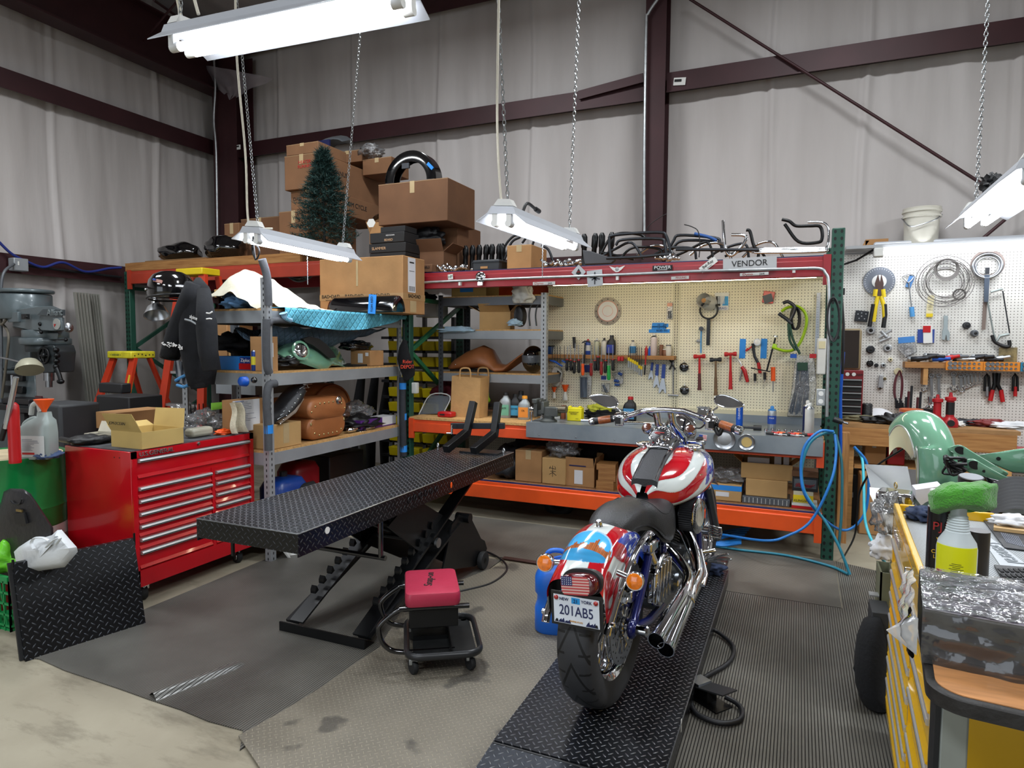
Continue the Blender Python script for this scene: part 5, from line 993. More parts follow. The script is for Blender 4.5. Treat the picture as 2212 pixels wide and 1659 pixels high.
for i,(dx,w_,h_)in eN(((.0,.15,.075),(.012,.15,.045),(.008,.145,.045),(-.004,.16,.05))):
 z=L0+sum((.075,.045,.045,.05)[:i])+.001*i;p=P(1308,1050,Y=5.33);so('wood_block',('lowest','second','third','topmost')[i]+' wooden block of the stack under the bench','block',D().cb((p.x+dx,5.4,z+h_/2),(w_,.16,h_),rz=.05*(i-1)),wX,'stacked wooden blocks')
so('black_cover','black seat cover bundled at the left end under the bench','cover',D().cR(P(1098,1000,Y=5.45),(.13,.15,.16),.3,2,63,30,18),le_,sm=180)
rag('black_tarp','black cloth heap behind the cartons under the bench',(P(1230,1000,Y=5.8).x,5.85,L0),(.6,.2,.22),cO,64)
t,w,h=ca_('cardboard_box','small carton with a blue tape band right of the motorcycle under the bench',1532,1602,1046,5.34,L0,.26,cL,tp=False);o=ORG[t.name];D().cb(o+VX(0,0,h*.78),(w+.002,.262,.04)).bD('tape',bluet,t);D().cb(o+VX(-.02,-.132,h*.4),(.1,.002,.035)).bD('paper_label',pa_,t)
rag('plastic_bag','crumpled clear bags heaped on the carton with the blue band',(o.x,5.46,L0+h),(.16,.1,.06),bg_,65,'bag',.8)
z0=L0;t=TH('organizer_case','clear plastic organizer case lying under the big carton','case',(P(1655,1085,Y=5.34).x,5.45,z0));a,b=P(1603,1085,Y=5.34).x,P(1706,1085,Y=5.34).x;D().box(a,b,5.34,5.56,z0,z0+.055).bD('shell',smoke,t,bv=.004)
m=D()
for i in rN(11):x=a+.02+i*(b-a-.04)/10;m.box(x-.002,x+.002,5.338,5.342,z0+.008,z0+.047)
m.bD('dividers',C('frosted'),t)
t,w,h=ca_('cardboard_box','wide brown carton body on the clear organizer case',1611,1702,1037,5.36,z0+.056,.22,cL,tp=False);zt=ORG[t.name].z+h
p=P(1655,1010,Y=5.37);t=fB('cardboard_box','open brown carton holding white cartons on top of the wide one',(p.x,5.5,zt+.001),.37,.22,.12,.02,(None,.2,.9,.9),cL,cI,.08)
for i,(dx,ww,hh)in eN(((-.06,.16,.15),(.08,.05,.17),(.14,.04,.18))):so('white_box','white carton sticking out of the upper open carton, %s from the left'%('first','second','third')[i],'box',D().box(p.x+dx-ww/2,p.x+dx+ww/2,5.44,5.56,zt+.006,zt+.006+hh),wh)
p0,p1=P(1710,1090,Y=5.33).x,min(P(1770,1090,Y=5.33).x,.16)
t=TH('red_case','flat red case with clear lid lowest at the right end under the bench','case',((p0+p1)/2,5.4,L0));D().box(p0,p1,5.33,5.5,L0,L0+.02).bD('base',rPp,t);D().box(p0,p1,5.33,5.5,L0+.021,L0+.038).bD('lid',C('frosted'),t)
t=TH('sanding_box','yellow and white KLINGSPOR carton at the right end under the bench','box',((p0+p1)/2,5.4,L0+.039));D().box(p0+.01,p1-.03,5.34,5.48,L0+.039,L0+.13).bD('body',C('pale_carton','bdb79c',.7),t);D().box(p0+.009,p1-.029,5.3385,5.34,L0+.045,L0+.1).bD('yellow_panel',yE,t);text('lettering','KLINGSPOR',.024,((p0+p1)/2-.01,5.337,L0+.058),(1,0,0),(0,0,1),ink,t)
t=TH('screw_tray','black drawer tray of screws on the yellow carton','tray',((p0+p1)/2,5.4,L0+.131));D().box(p0,p1,5.34,5.5,L0+.131,L0+.235).bD('frame',bk_,t);D().box(p0+.012,p1-.012,5.336,5.34,L0+.155,L0+.222).bD('window',smoke,t)
m=D();r_=random.Random(8)
for i in rN(40):m.cyl((p0+.02+r_.random()*(p1-p0-.04),5.333,L0+.16+r_.random()*.03),(p0+.02+r_.random()*.01+(i/40)*(p1-p0-.05),5.333,L0+.162+r_.random()*.03),.0025,n=5)
o=m.bD('screws',C('screw_red','7a3038',.4,.4,.2),t);o['kind']='stuff'
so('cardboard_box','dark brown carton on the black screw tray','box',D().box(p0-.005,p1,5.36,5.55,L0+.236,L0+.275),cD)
so('scooter_tyre','dark round tyre lying on the floor under the orange beam','tyre',D().torus((P(1200,1105,Y=5.6).x,5.7,.1),.1,.045,(.3,-1,.0),28,10),rU)
so('pegboard','darker pegboard panel behind the cartons under the bench','pegboard',D().box(-3.2,.15,6.2,6.206,.36,.73),C('peg_dark','8f8a78',.7,fn=holes()))  # darker tone than the cream panels
PY=6.1
pegm=C('cream_pegboard','e8e2c8',.55,0,.04,2,fn=holes());pegw=C('white_pegboard','d5d3cd',.5,0,.04,2,fn=holes())
xs_,xe=P(1184,700,Y=PY).x,.19;xm=P(1460,750,Y=PY).x;zt=P(1500,612,Y=PY).z
so('pegboard','cream pegboard panel left of the slotted seam above the bench','pegboard',D().box(xs_,xm-.012,PY,PY+.006,.9,zt),pegm)
so('pegboard','cream pegboard panel right of the slotted seam, holding the hammers','pegboard',D().box(xm+.012,xe,PY,PY+.006,.9,zt),pegm)
slm=C('cream_slotted','d2ccb0',.5,0,.03)
t=TH('slotted_strip','cream slotted metal strip joining the two pegboard panels','strip',(xm,PY,.9));D().box(xm-.03,xm+.03,PY-.008,PY-.001,.9,zt).bD('strip',slm,t)
m=D()
for i in rN(48):m.box(xm-.014,xm-.009,PY-.0095,PY-.008,.92+i*.025,.935+i*.025).box(xm+.009,xm+.014,PY-.0095,PY-.008,.92+i*.025,.935+i*.025)
m.bD('slots',ink,t)
so('board_rail','cream top rail of the bench pegboard','rail',D().box(xs_,xe,PY-.03,PY+.02,zt+.001,zt+.03),slm,bv=.004);so('board_rail','cream lower sill of the bench pegboard','rail',D().box(xs_+.6,xe,PY-.02,PY-.001,.955,.99),slm)
def T(px,py,o=.02):return P(px,py,Y=PY-o)
a,b=T(1172,770,.0),T(1461,770,0);zs=T(1300,767,.12).z
so('tool_ledge','narrow wooden ledge on the cream pegboard holding screwdrivers','shelf',D().box(a.x-.02,b.x,PY-.13,PY-.0001,zs-.035,zs),wX)
def dR(px,pt,ph,pb,hm,lab,dx=0,r=.016,sm=sE,cat='screwdriver',tipm=rPp,grp='screwdrivers hanging at the ledge'):
 """shaft from pt down to ph, grip from ph to pb"""
 o=.152;top=T(px+dx,pt,o);h0=T(px,ph,o);h1=T(px-dx*.5,pb,o);t=TH('screwdriver',lab,cat,h1,grp)
 D().cyl(top,h0,.0038,n=8).bD('shaft',sm,t);d=(h1-h0);L=d.length
 D().la([(r*.75,0),(r,L*.08),(r*.8,L*.25),(r,L*.6),(r*.95,L*.9),(r*.6,L)],h0,d,12).bD('grip',hm,t);D().la([(r*.8,-.002),(r*1.0,L*.05),(r*.8,L*.1)],h0,d,12).bD('collar',tipm,t)
O='first second third fourth fifth sixth seventh eighth ninth tenth eleventh twelfth'.split()
for i,(px,pt,ph,pb)in eN(((1225,748,776,801),(1233,745,777,801),(1241,742,780,807),(1250,745,777,806),(1285,748,778,801),(1292,748,770,801),(1308,748,778,806),(1324,745,776,801))):
 dR(px,pt,ph,pb,bk_,'black gripped screwdriver with red collar at the ledge, %s black one from the left'%O[i],dx=random.Random(i).uniform(-2,2))
dR(1259,762,786,811,oR,'screwdriver with plain orange grip at the ledge',tipm=oR);dR(1277,745,785,812,C('red_black','8c2020',.4),'short red and black screwdriver right of the orange one');dR(1299,748,782,810,C('red_black'),'red screwdriver near the middle of the ledge');dR(1315,750,790,821,gN,'green and black screwdriver, longest on the ledge',r=.018,tipm=gN)
for i,(px,ph,pb)in eN(((1193,778,784),(1199,779,785),(1204,782,789),(1210,786,793),(1219,779,786))):
 o=.15;t=TH('hex_driver','blue T handle hex key at the left end of the ledge, %s from the left'%O[i],'hex key',T(px,pb,o),'blue hex keys');D().cyl(T(px,748,o),T(px,ph,o),.003,n=8).bD('shaft',ds_,t);D().cyl(T(px-5,ph,o),T(px+5,pb-2,o),.008,n=10).bD('grip',blue,t)
for i in rN(7):
 px=1358+i*4.6;ph=772+i*2.5+(4 if i>4 else 0);o=.15;t=TH('nut_driver','nut driver with yellow collar and grey grip at the ledge, %s from the left'%O[i],'nut driver',T(px,ph+20,o),'yellow collared nut drivers')
 D().cyl(T(px,750,o),T(px,ph,o),.003,n=8).bD('shaft',ds_,t);D().cyl(T(px,ph,o),T(px,ph+7,o),.011,n=10).bD('collar',yE,t);D().cyl(T(px,ph+7,o),T(px,ph+22,o),.009,n=10).bD('grip',grey,t)
for px,lab in((1337,'left red clothes peg shaped clip hanging at the ledge'),(1344,'right red clip hanging at the ledge')):so('red_clip',lab,'clip',D().cb(T(px,775,.15),(.028,.02,.045)),rPp,bv=.006)
t=TH('scraper','red and black scraper at the right end of the screwdriver row','scraper',T(1394,810,.15));D().cyl(T(1395,767,.15),T(1394,788,.15),.006).bD('grip',rPp,t);D().cyl(T(1394,788,.15),T(1392,810,.15),.007).bD('shaft',bk_,t)
def adj(px,pt,px2,pb,s,lab):
 a,b=T(px,pt),T(px2,pb);d=(b-a).normalized();t=TH('adjustable_wrench',lab,'wrench',b,'blue gripped adjustable wrenches');n=VX(d.z,0,-d.x);k=b-d*s*1.6
 D().pr_([a-n*s*.45,a+n*s*.45,a.lerp(k,.6)+n*s*.5,a.lerp(k,.6)-n*s*.5],(0,.012,0)).bD('grip',C('wrench_blue','1c3f94',.45),t)
 D().pr_([a.lerp(k,.6)-n*s*.3,a.lerp(k,.6)+n*s*.3,k+n*s*.9,k+d*s*1.7+n*s*.9,k+d*s*1.1+n*s*.3,k+d*s*.5+n*s*.1,k+d*s*.5-n*s*.35,k+d*s*1.5-n*s*.7,k+d*s*1.3-n*s*1.1,k-n*s*.9],(0,.014,0)).bD('jaw',sE,t)
adj(1409,783,1405,820,.022,'smallest blue gripped adjustable wrench on the pegboard');adj(1420,787,1417,838,.028,'middle blue gripped adjustable wrench');adj(1434,787,1430,850,.034,'largest blue gripped adjustable wrench')
t=TH('tin_snips','small black handled snips hanging beside the seam of the pegboard','snips',T(1455,798));D().tu([T(1446,777),T(1452,785),T(1446,798)],.008,8).tu([T(1455,777),T(1451,786),T(1459,798)],.008,8).bD('handle',bk_,t)
t=TH('extractor_tool','grey T handled extractor hanging over the seam of the pegboard','tool',T(1454,853));D().cyl(T(1454,778),T(1454,851),.005).cyl(T(1443,853),T(1466,854),.008).bD('body',sE,t)
def lb(px):return VX(T(px,760,.06).x,PY-.06,zs+.0005)
can('spray_can','blue carton of gasket sealant with red nozzle on the ledge',lb(1270),.15,.024,C('box_blue','2c4fa8',.4),rPp,band=wh);can('spray_can','yellowish clear spray bottle on the ledge, left of the white one',lb(1289),.155,.026,C('pale_green_can','b3b49a',.5),wh);can('spray_can','white spray bottle on the ledge left of the black oil bottle',lb(1305),.16,.026,C('off_white','cfccc0',.5),bk_)
bO('oil_bottle','black oil bottle with blue label standing on the ledge',lb(1320),.185,.042,bk_,bk_,C('violet_label','2a3c9a',.5,0,.1),'flat',None,0,.03,.4,inkw,.1);bO('bottle','white bottle with blue label and grey cap on the ledge',lb(1367),.14,.03,C('off_white'),C('cap_grey','55585a',.4),C('blue_label','3c86bc',.5,0,.1));can('spray_can','white and red aerosol can on the ledge before the blue tape notes',lb(1412),.205,.03,C('can_pink','d3c4c0',.4),wh,band=None)
bO('small_bottle','red threadlocker bottle on the ledge',lb(1396),.09,.014,rPp,rPp);bO('small_bottle','blue threadlocker bottle on the ledge',lb(1403),.085,.013,blue,blue);bO('jar','white pill shaped jar with grey lid on the ledge',lb(1444),.1,.028,C('off_white'),C('cap_grey'),neck=.8);bO('jar','brown can with white top on the ledge',lb(1437),.06,.024,C('brown_can','7a5038',.5),wh,neck=.9);so('label_tube','dark tube behind the brown can on the ledge','tube',D().cyl(lb(1427)+VX(0,.03,0),lb(1427)+VX(0,.03,.1),.018),C('brown_can'))
t=TH('parts_tub','blue plastic tub at the left end of the ledge','tub',lb(1183));c=lb(1183);D().loft([[c+VX(x*k,y*k,z)for x,y in((-.05,-.04),(.05,-.04),(.05,.04),(-.05,.04))]for z,k in((0,.85),(.075,1))]).bD('body',C('tub_blue','274a86',.4),t,bv=.004);D().box(c.x-.056,c.x+.056,c.y-.045,c.y+.045,.075+c.z,.083+c.z).bD('lid',ink,t);text('lettering','GO',.04,c+VX(-.015,-.042,.04),(1,0,0),(0,.05,1),inkw,t)
t=TH('screwdriver','black screwdriver standing upside down on the brown rag','screwdriver',lb(1240));D().cyl(T(1240,728,.1),T(1241,752,.1),.016,.013).bD('grip',bk_,t);D().cyl(T(1241,752,.1),T(1242,762,.1),.004).bD('shaft',sE,t)
t=TH('t_wrench','black forked wrench standing on the ledge in front of the blue carton','wrench',T(1265,765,.145));D().tu([T(1258,740,.145),T(1265,737,.145),T(1275,739,.145)],.007,8).cyl(T(1264,740,.145),T(1262,785,.145),.007).bD('body',ds_,t)
t=ORG
tx=TH('tape_note','blue tape note with handwriting on the left pegboard panel','tape',T(1424,710));m=D()
for px,py,w in((1426,703,.15),(1423,709,.13),(1424,715,.19),(1422,701,.11)):m.cb(T(px,py,.005),(w,.0015+.0005*(py%3),.032))
m.bD('tape',bluet,tx);text('handwriting','15 - 230\n15 - 276\nROD 035',.026,T(1430,708,.009),(1,0,.03),(0,0,1),ink,tx)
t=TH('gauge_disc','round brown and white degree disc hanging on the left pegboard panel','disc',T(1313,672));c=T(1313,672,.008);D().la([(.13,0),(.13,.004),(.09,.005)],c,(0,-1,0),40).bD('ring',C('disc_brown','8f8474',.4,.2),t);D().la([(.096,.0055),(.096,.009)],c,(0,-1,0),40).bD('face',wh,t)
m=D()
for i in rN(12):a=i*pi/6;m.la([(.006,.0052),(.006,.0062)],c+VX(cos(a)*.112,0,sin(a)*.112),(0,-1,0),8)
m.bD('hole',ink,t);m=D();m.torus(c+VX(0,-.0095,0),.05,.001,(0,1,0),30,4).torus(c+VX(0,-.0095,0),.094,.0016,(0,1,0),36,4).bD('scale_print',oR,t)
t=TH('squeeze_bottle','white squeeze bottle with black label hanging left on the pegboard','bottle',T(1200,832));D().pr_([T(1196,793,.08),T(1205,795,.08),T(1214,805,.08),T(1210,825,.08),T(1203,836,.08),T(1192,832,.08),T(1187,822,.08),T(1191,800,.08)],(0,.06,0)).bD('body',C('milky','cfcfc8',.35),t,bv=.01);D().pr_([T(1204,800,.083),T(1212,806,.083),T(1208,824,.083),T(1201,819,.083)],(0,.004,0)).bD('paper_label',ink,t)
for px,py,r,lab in((1197,836,.026,'small orange funnel under the squeeze bottle'),(1221,831,.036,'larger orange funnel with white stem on the pegboard')):
 t=TH('funnel',lab,'funnel',T(px,py+34,.05));D().la([(r,0),(r*.35,r*1.9),(r*.3,r*2)],T(px,py,.05),(0,0,-1),18).bD('cone',oR,t);D().la([(r*.4,r*1.9),(r*.7,r*3.4),(r*.75,r*4.2)],T(px,py,.05),(0,0,-1),14).bD('stem',C('milky'),t)
def bag(poly,lab,inner=None,cardp=None,cm=None,off=.03,name='plastic_bag'):
 c=T(*poly[0],off);t=TH(name,lab,'bag',T(sum(p[0]for p in poly)/len(poly),max(p[1]for p in poly),off));D().pr_([T(x,y,off)for x,y in poly],(0,.022,0)).bD('film',bg_,t,bv=.004)
 if inner:
  m=D()
  for pts,r in inner[1]:m.tu([T(x,y,off-.002)for x,y in pts],r,8,flat=.7)
  m.bD('contents',inner[0],t)
 if cardp:D().pr_([T(x,y,off+.006)for x,y in cardp],(0,.008,0)).bD('header_card',cm,t)
 return t
ziptie=C('zip_ties','4d5866',.5,0,.35,30,stretch=(4,1,.3))
bag([(1252,812),(1278,806),(1277,845),(1273,860),(1253,860)],'bag of dark cable ties under the orange screwdriver',(ziptie,[([(1262,815),(1262,858)],.028),([(1258,815),(1258,858)],.02)]));bag([(1298,828),(1317,828),(1316,848),(1300,846)],'small bag of grey parts under the blue card',(ziptie,[([(1303,832),(1311,848)],.016)]))
t=TH('blister_card','blue and white blister card under the middle of the ledge','card',T(1306,820));D().cb(T(1308,817,.012),(.085,.004,.05)).bD('backing',wh,t);D().cb(T(1304,816,.015),(.05,.004,.035)).bD('blue_panel',inkb,t)
t=TH('blister_card','dark blue card behind the orange screwdriver','card',T(1268,800));D().cb(T(1268,796,.012),(.08,.004,.07)).bD('backing',C('navy_card','25357c',.5),t)
bag([(1322,806),(1345,800),(1346,828),(1330,835)],'clear bag with blue and grey parts under the ledge',(C('part_blue','3358a0',.4),[([(1336,806),(1344,810)],.02),([(1327,822),(1337,824)],.02),([(1328,831),(1338,832)],.015)]))
t=TH('paper_roll','white paper towel roll on a wire holder on the right pegboard panel','paper roll',T(1525,660,.1));c=T(1520,649,.16);D().la([(.065,0),(.065,.15),(.02,.15),(.02,.0)],c,(.25,1,-.12),28,cap=False).bD('roll',wh,t);D().la([(.02,-.001),(.019,.1)],c,(.25,1,-.12),16).bD('core',card,t)
t=TH('filter_wrench','black strap wrench with a round head under the paper roll','wrench',T(1530,745));D().torus(T(1531,670,.05),.075,.009,(0,1,0),26,8,0,pi*2).cb(T(1530,718,.05),(.03,.014,.23)).bD('body',bM_,t,bv=.004)
t=TH('hang_card','white and blue hang card with a small packet next to the paper roll','card',T(1559,671));D().cb(T(1559,651,.01),(.12,.004,.155)).bD('backing',wh,t);D().pr_([T(1547,640,.013),T(1556,640,.013),T(1556,661,.013),T(1547,661,.013)],(0,.003,0)).bD('dark_panel',ink,t);D().pr_([T(1566,640,.013),T(1573,640,.013),T(1573,660,.013),T(1560,660,.013)],(0,.003,0)).bD('blue_panel',C('sky','2c9ad8',.5),t);text('lettering','DRAG',.03,T(1559,666,.014),(1,0,0),(0,0,1),inkb,t);D().cb(T(1558,648,.025),(.06,.018,.07)).bD('packet',clear,t)
t=TH('blue_tool','mirror tool with a blue handle hanging left of the strap wrench','tool',T(1514,765));D().tu([T(1515,713),T(1514,735),T(1514,763)],.007,8,flat=.6).bD('handle',bluel,t);D().la([(.02,0),(.02,.02)],T(1515,710,.03),(0,-1,0),14).bD('head',ds_,t);D().ball(T(1509,736,.02),(.02,.006,.014)).bD('paddle',grey,t)
for px,py,lab in((1478,793,'upper round black cap hanging on the right panel'),(1479,843,'lower round black cap hanging on the right panel')):
 t=TH('pulley_wheel',lab,'cap',T(px,py+9));D().la([(.038,0),(.04,.015),(.03,.025),(.008,.027)],T(px,py,.005),(0,-1,0),22).bD('body',bG,t);D().cyl(T(px,py-14,.01),T(px,py-6,.02),.003).bD('hook',sE,t)
def hA(px,py,pb,hw,hm,gm,lab,gm2=None):
 c=T(px,py,.06);t=TH('hammer',lab,'hammer',T(px,pb,.06));e=T(px,pb,.06)
 D().la([(.016,-hw),(.02,-hw*.95),(.02,-hw*.5),(.014,-hw*.35),(.014,hw*.35),(.02,hw*.5),(.02,hw*.95),(.016,hw)],c,(1,0,.05),16).bD('head',hm,t)
 mid=c.lerp(e,.5);D().tu([c,mid],[.009,.011],10).bD('handle',gm2 or gm,t);D().tu([mid,c.lerp(e,.9),e],[.013,.015,.019],10,flat=.7).bD('grip',gm,t)
hA(1511,770,843,.052,rPp,C('grip_black_red','501a1c',.5),'red brass faced hammer, left one of the three',rPp);hA(1546,777,854,.05,ds_,C('hammer_wood','6a5138',.7,0,.3,30),'old steel ball hammer with worn wooden handle, middle of the three');hA(1578,765,841,.052,rPp,rPp,'red dead blow hammer, right one of the three')
t=TH('blow_gun','red air blow gun hanging right of the red hammer','tool',T(1612,826));D().tu([T(1602,792),T(1608,800),T(1615,825)],[.014,.018,.014],12).bD('body',rPp,t);D().tu([T(1602,800),T(1600,812),T(1598,823)],.006,8).tu(bez([T(1603,792),T(1597,780),T(1585,772)],4),.004,6).bD('nozzle',sE,t)
t=TH('spring_tool','pressure gauge tool with red handles between blue tape strips','tool',T(1640,807));D().tu([T(1626,742),T(1630,770),T(1638,785)],.012,10).bD('body',ds_,t);D().tu([T(1638,783),T(1642,806)],.014,10).tu(bez([T(1615,752),T(1612,758),T(1628,745)],5),.006,8).bD('handle',rPp,t);D().la([(.03,0),(.03,.012)],T(1636,739,.03),(0,-1,0),20).bD('gauge',sE,t);D().la([(.025,.0125),(.024,.0135)],T(1636,739,.03),(0,-1,0),20).bD('dial',wh,t)
for px,lab in((1604,'left vertical blue tape strip on the right panel'),(1650,'right vertical blue tape strip on the right panel')):so('tape_strip',lab,'tape',D().cb(T(px,753,.004),(.05,.002,.17),ry=.02),bluet)
t=TH('c_clamp','large lime green C clamp hanging at the right end of the cream pegboard','clamp',T(1700,770));o=.09
pts=[T(1688,673,o),T(1700,665,o),T(1722,662,o),T(1739,676,o),T(1742,700,o),T(1731,735,o),T(1715,755,o),T(1695,758,o),T(1668,750,o)]
limeg=C('lime_paint','a6cf28',.3,0,.04);D().tu(bez(pts,6),.026,10,flat=.5).bD('frame',limeg,t);D().cyl(T(1675,730,o),T(1656,802,o),.0075).bD('screw',bM_,t);D().cyl(T(1622,795,o),T(1664,803,o),.005).bD('bar',bM_,t);D().la([(.02,0),(.018,.012)],T(1675,728,o),(.2,0,1)).bD('swivel',sE,t)
D().cb(T(1673,748,o),(.035,.03,.04),ry=.3).bD('nut',limeg,t,bv=.005)
t=TH('pliers','large black slip joint pliers with green handles over the lime clamp','pliers',T(1725,765,.13));o=.14;D().tu(bez([T(1691,655,o),T(1703,652,o),T(1717,665,o),T(1708,690,o),T(1702,695,o)],5),.014,8).tu(bez([T(1682,677,o),T(1700,690,o),T(1710,700,o)],5),.015,8).bD('jaw',ds_,t);D().tu(bez([T(1705,695,o),T(1712,730,o),T(1728,765,o)],5),.01,8).tu(bez([T(1703,698,o),T(1706,735,o),T(1719,757,o)],5),.01,8).bD('handle',C('dark_green','17402c',.4),t)
t=TH('strap_coil','coiled black strap hanging behind the big pliers','strap',T(1720,720));m=D()
for k in rN(4):m.tu([T(1716+9*sin(a)+k*1.5,688+24*cos(a),.10+.012*k)for a in[2*pi*i/24 for i in rN(24)]],.006,6,closed=True)
m.bD('coil',cord,t)
t=TH('packet','red packet with a dark square hanging top right on the panel','packet',T(1659,662));D().cb(T(1660,642,.02),(.09,.02,.1),ry=.15).bD('wrapper',C('red_wrap','c43c34',.3),t,bv=.004);D().cb(T(1659,645,.034),(.075,.006,.07),ry=-.3).bD('window',ds_,t)
t=TH('packet','small clear packet of bits beside the seam of the pegboard','packet',T(1446,690));D().cb(T(1447,671,.012),(.05,.01,.15)).bD('film',bg_,t);D().cb(T(1447,658,.014),(.045,.01,.03)).bD('header_card',C('salmon','d89a80',.5),t);D().cyl(T(1445,672,.014),T(1445,688,.014),.006).cyl(T(1449,672,.014),T(1449,688,.014),.006).bD('contents',ds_,t)
for px,py,mm,lab in((1631,815,bk_,'short black bit hanging in the row below the blue tape'),(1652,812,bk_,'black handled awl in the row below the blue tape'),(1670,808,oR,'orange handled screwdriver in the row below the blue tape')):
 t=TH('awl',lab,'screwdriver',T(px,py+28));k=8 if mm is bk_ else 15;D().tu([T(px,py-k,.05),T(px,py+k,.05)],.012 if mm is bk_ else .018,12).bD('grip',mm,t)
 D().cyl(T(px,py+k,.05),T(px,py+k+(4 if mm is bk_ else 24),.05),.004).bD('shaft',sE,t)
t=TH('cable_tie_bag','big clear bag of long black cable ties hanging by the green post','bag',T(1730,895));o=.08;D().pr_([T(1718,766,o),T(1758,768,o),T(1764,830,o),T(1755,900,o),T(1700,900,o),T(1712,830,o)],(0,.03,0)).bD('film',bg_,t,bv=.006)
m=D();r_=random.Random(6)
for i in rN(40):x=r_.uniform(1722,1745);e=1705+(x-1722)*1.7+r_.uniform(-6,6);m.tu([T(x,785+r_.uniform(0,6),o-.002),T((x+e)/2+4,840,o-.004),T(e,892+r_.uniform(-4,4),o-.002)],.0035,4)
m.bD('contents',ziptie,t);D().cb(T(1714,769,o+.005),(.05,.006,.035)).bD('header_card',blue,t);D().cb(T(1756,769,o+.005),(.05,.006,.035)).bD('header_card',rPp,t);D().pr_([T(1722,783,o),T(1745,783,o),T(1744,800,o),T(1723,800,o)],(0,-.01,0)).bD('bundle_sleeve',C('dark_green'),t)
t=TH('ruler','steel square ruler hanging vertically near the green post','ruler',T(1766,800));D().cb(T(1766,700,.02),(.028,.003,.52)).bD('blade',sE,t)
m=D()
for i in rN(24):m.cb(T(1766,642+i*5.4,.0225),(.012 if i%4 else .022,.001,.002))
m.bD('marks',ink,t)
t=TH('white_case','tall white plastic case hanging beside the green post','case',T(1777,810,.1));D().cb(T(1774,770,.06),(.07,.04,.3)).bD('body',wh,t,bv=.01);D().cb(T(1776,745,.085),(.05,.006,.06)).bD('label_panel',cM,t)
t=TH('outlet_box','grey double outlet box on the conduit beside the green post','electrical box',P(1772,862,Y=5.3));c=P(1773,858,Y=5.22);D().cb(c,(.06,.05,.12)).bD('body',zinc,t,bv=.004)
for dz in(-.028,.028):D().la([(.017,0),(.017,.003)],c+VX(0,-.026,dz),(0,-1,0),14).bD('socket',wh,t)
QY=6.95
def Q(px,py,o=.02):return P(px,py,Y=QY-o)
ql=Q(1822,600).x;qz=Q(1950,545).z
so('pegboard','white pegboard wall above the wooden workbench at right','pegboard',D().box(ql,3.4,QY,QY+.006,.0,qz),pegw)
q0=Q(1850,700).x
so('board_rail','dark lower edge of the girt above the white pegboard','trim',D().box(ql,3.4,QY-.001,QY+.02,qz+.001,qz+.02),sV)
BZ,BY=.91,6.18;bl_=P(1814,905,Y=BY).x;br=P(2206,925,Y=BY).x
t=TH('workbench','wooden workbench with plank front under the white pegboard','workbench',(bl_,BY,0));D().box(bl_,br,BY,QY-.002,BZ-.03,BZ).bD('worktop',C('bench_top','9c7448',.6,0,.25,4,stretch=(1,6,1)),t);D().box(bl_,br-.02,BY-.001,BY+.038,BZ-.18,BZ-.031).bD('front_plank',wX,t,bv=.004)
for x in(bl_+.03,br-.12):D().box(x,x+.09,BY+.05,BY+.14,0,BZ-.031).bD('leg',wood,t,bv=.004)
D().box(bl_+.03,bl_+.12,QY-.15,QY-.06,0,BZ-.031).bD('leg',wood,t)
t=TH('bolt_cutter','yellow handled bolt cutter hanging over the round grey disc','bolt cutter',Q(1898,710,.09));o=.09
D().tu([Q(1896,640,o),Q(1891,665,o),Q(1887,695,o)],.018,10).tu([Q(1903,640,o),Q(1909,660,o),Q(1911,690,o)],.018,10).bD('handle',yE,t);D().tu([Q(1887,657,o),Q(1883,680,o),Q(1878,706,o)],.019,10).tu([Q(1911,657,o),Q(1912,680,o),Q(1908,708,o)],.019,10).bD('grip',bk_,t)
D().pr_([Q(1893,638,o+.01),Q(1890,612,o+.01),Q(1897,592,o+.01),Q(1901,610,o+.01),Q(1904,592,o+.01),Q(1909,612,o+.01),Q(1907,638,o+.01)],(0,.025,0)).bD('jaw',C('rusty_steel','5a4844',.4,.7,.2),t);D().tu([Q(1892,625,o),Q(1890,640,o)],.02,8).tu([Q(1907,625,o),Q(1909,642,o)],.02,8).bD('shoulder',yE,t)
t=TH('degree_wheel','round grey degree wheel on the white pegboard behind the bolt cutter','disc',Q(1899,633));c=Q(1899,608,.01);D().la([(.13,0),(.13,.006)],c,(0,-1,0),44).bD('wheel',C('wheel_grey','6c727c',.4,.3),t);D().la([(.06,.0062),(.06,.009)],c,(0,-1,0),30).bD('hub',wh,t)
m=D()
for i in rN(36):a=i*pi/18;m.cb(c+VX(cos(a)*.115,-.0068,sin(a)*.115),(.012,.001,.003),ry=-a)
m.bD('scale',inkw,t)
def knob(px,py,r,lab,m_=ds_,d=.03):
 t=TH('socket_adapter',lab,'socket',Q(px,py+6));D().la([(r,0),(r,d*.4),(r*.8,d*.5),(r*.75,d)],Q(px,py,.0),(0,-1,0),18).bD('body',m_,t);D().la([(r*.45,d+.0005),(r*.4,d+.002)],Q(px,py,.0),(0,-1,0),14).bD('bore',ink,t)
knob(1880,714,.038,'silver collar hanging below the left bolt cutter grip',sV,.06);knob(1880,755,.036,'grey cap shaped adapter below the silver collar',ds_,.05);knob(1917,752,.036,'light grey disc adapter right of the cap shaped one',sV,.03);knob(1879,785,.03,'black puller cap left in the lower row of three',bG);knob(1893,789,.018,'small dark ring, middle of the lower row of three');knob(1908,789,.022,'small grey ring, right of the lower row of three',zinc);knob(2087,703,.03,'grey domed cap left of the hacksaw',ds_,.06);knob(2104,720,.03,'lighter grey domed cap beside the hacksaw',greyd,.06);knob(1923,777,.018,'cream washer shaped adapter above the small rings',cM);knob(1911,818,.013,'small brass nut hanging beside the silver puller',C('brass','a08a58',.3,.8))
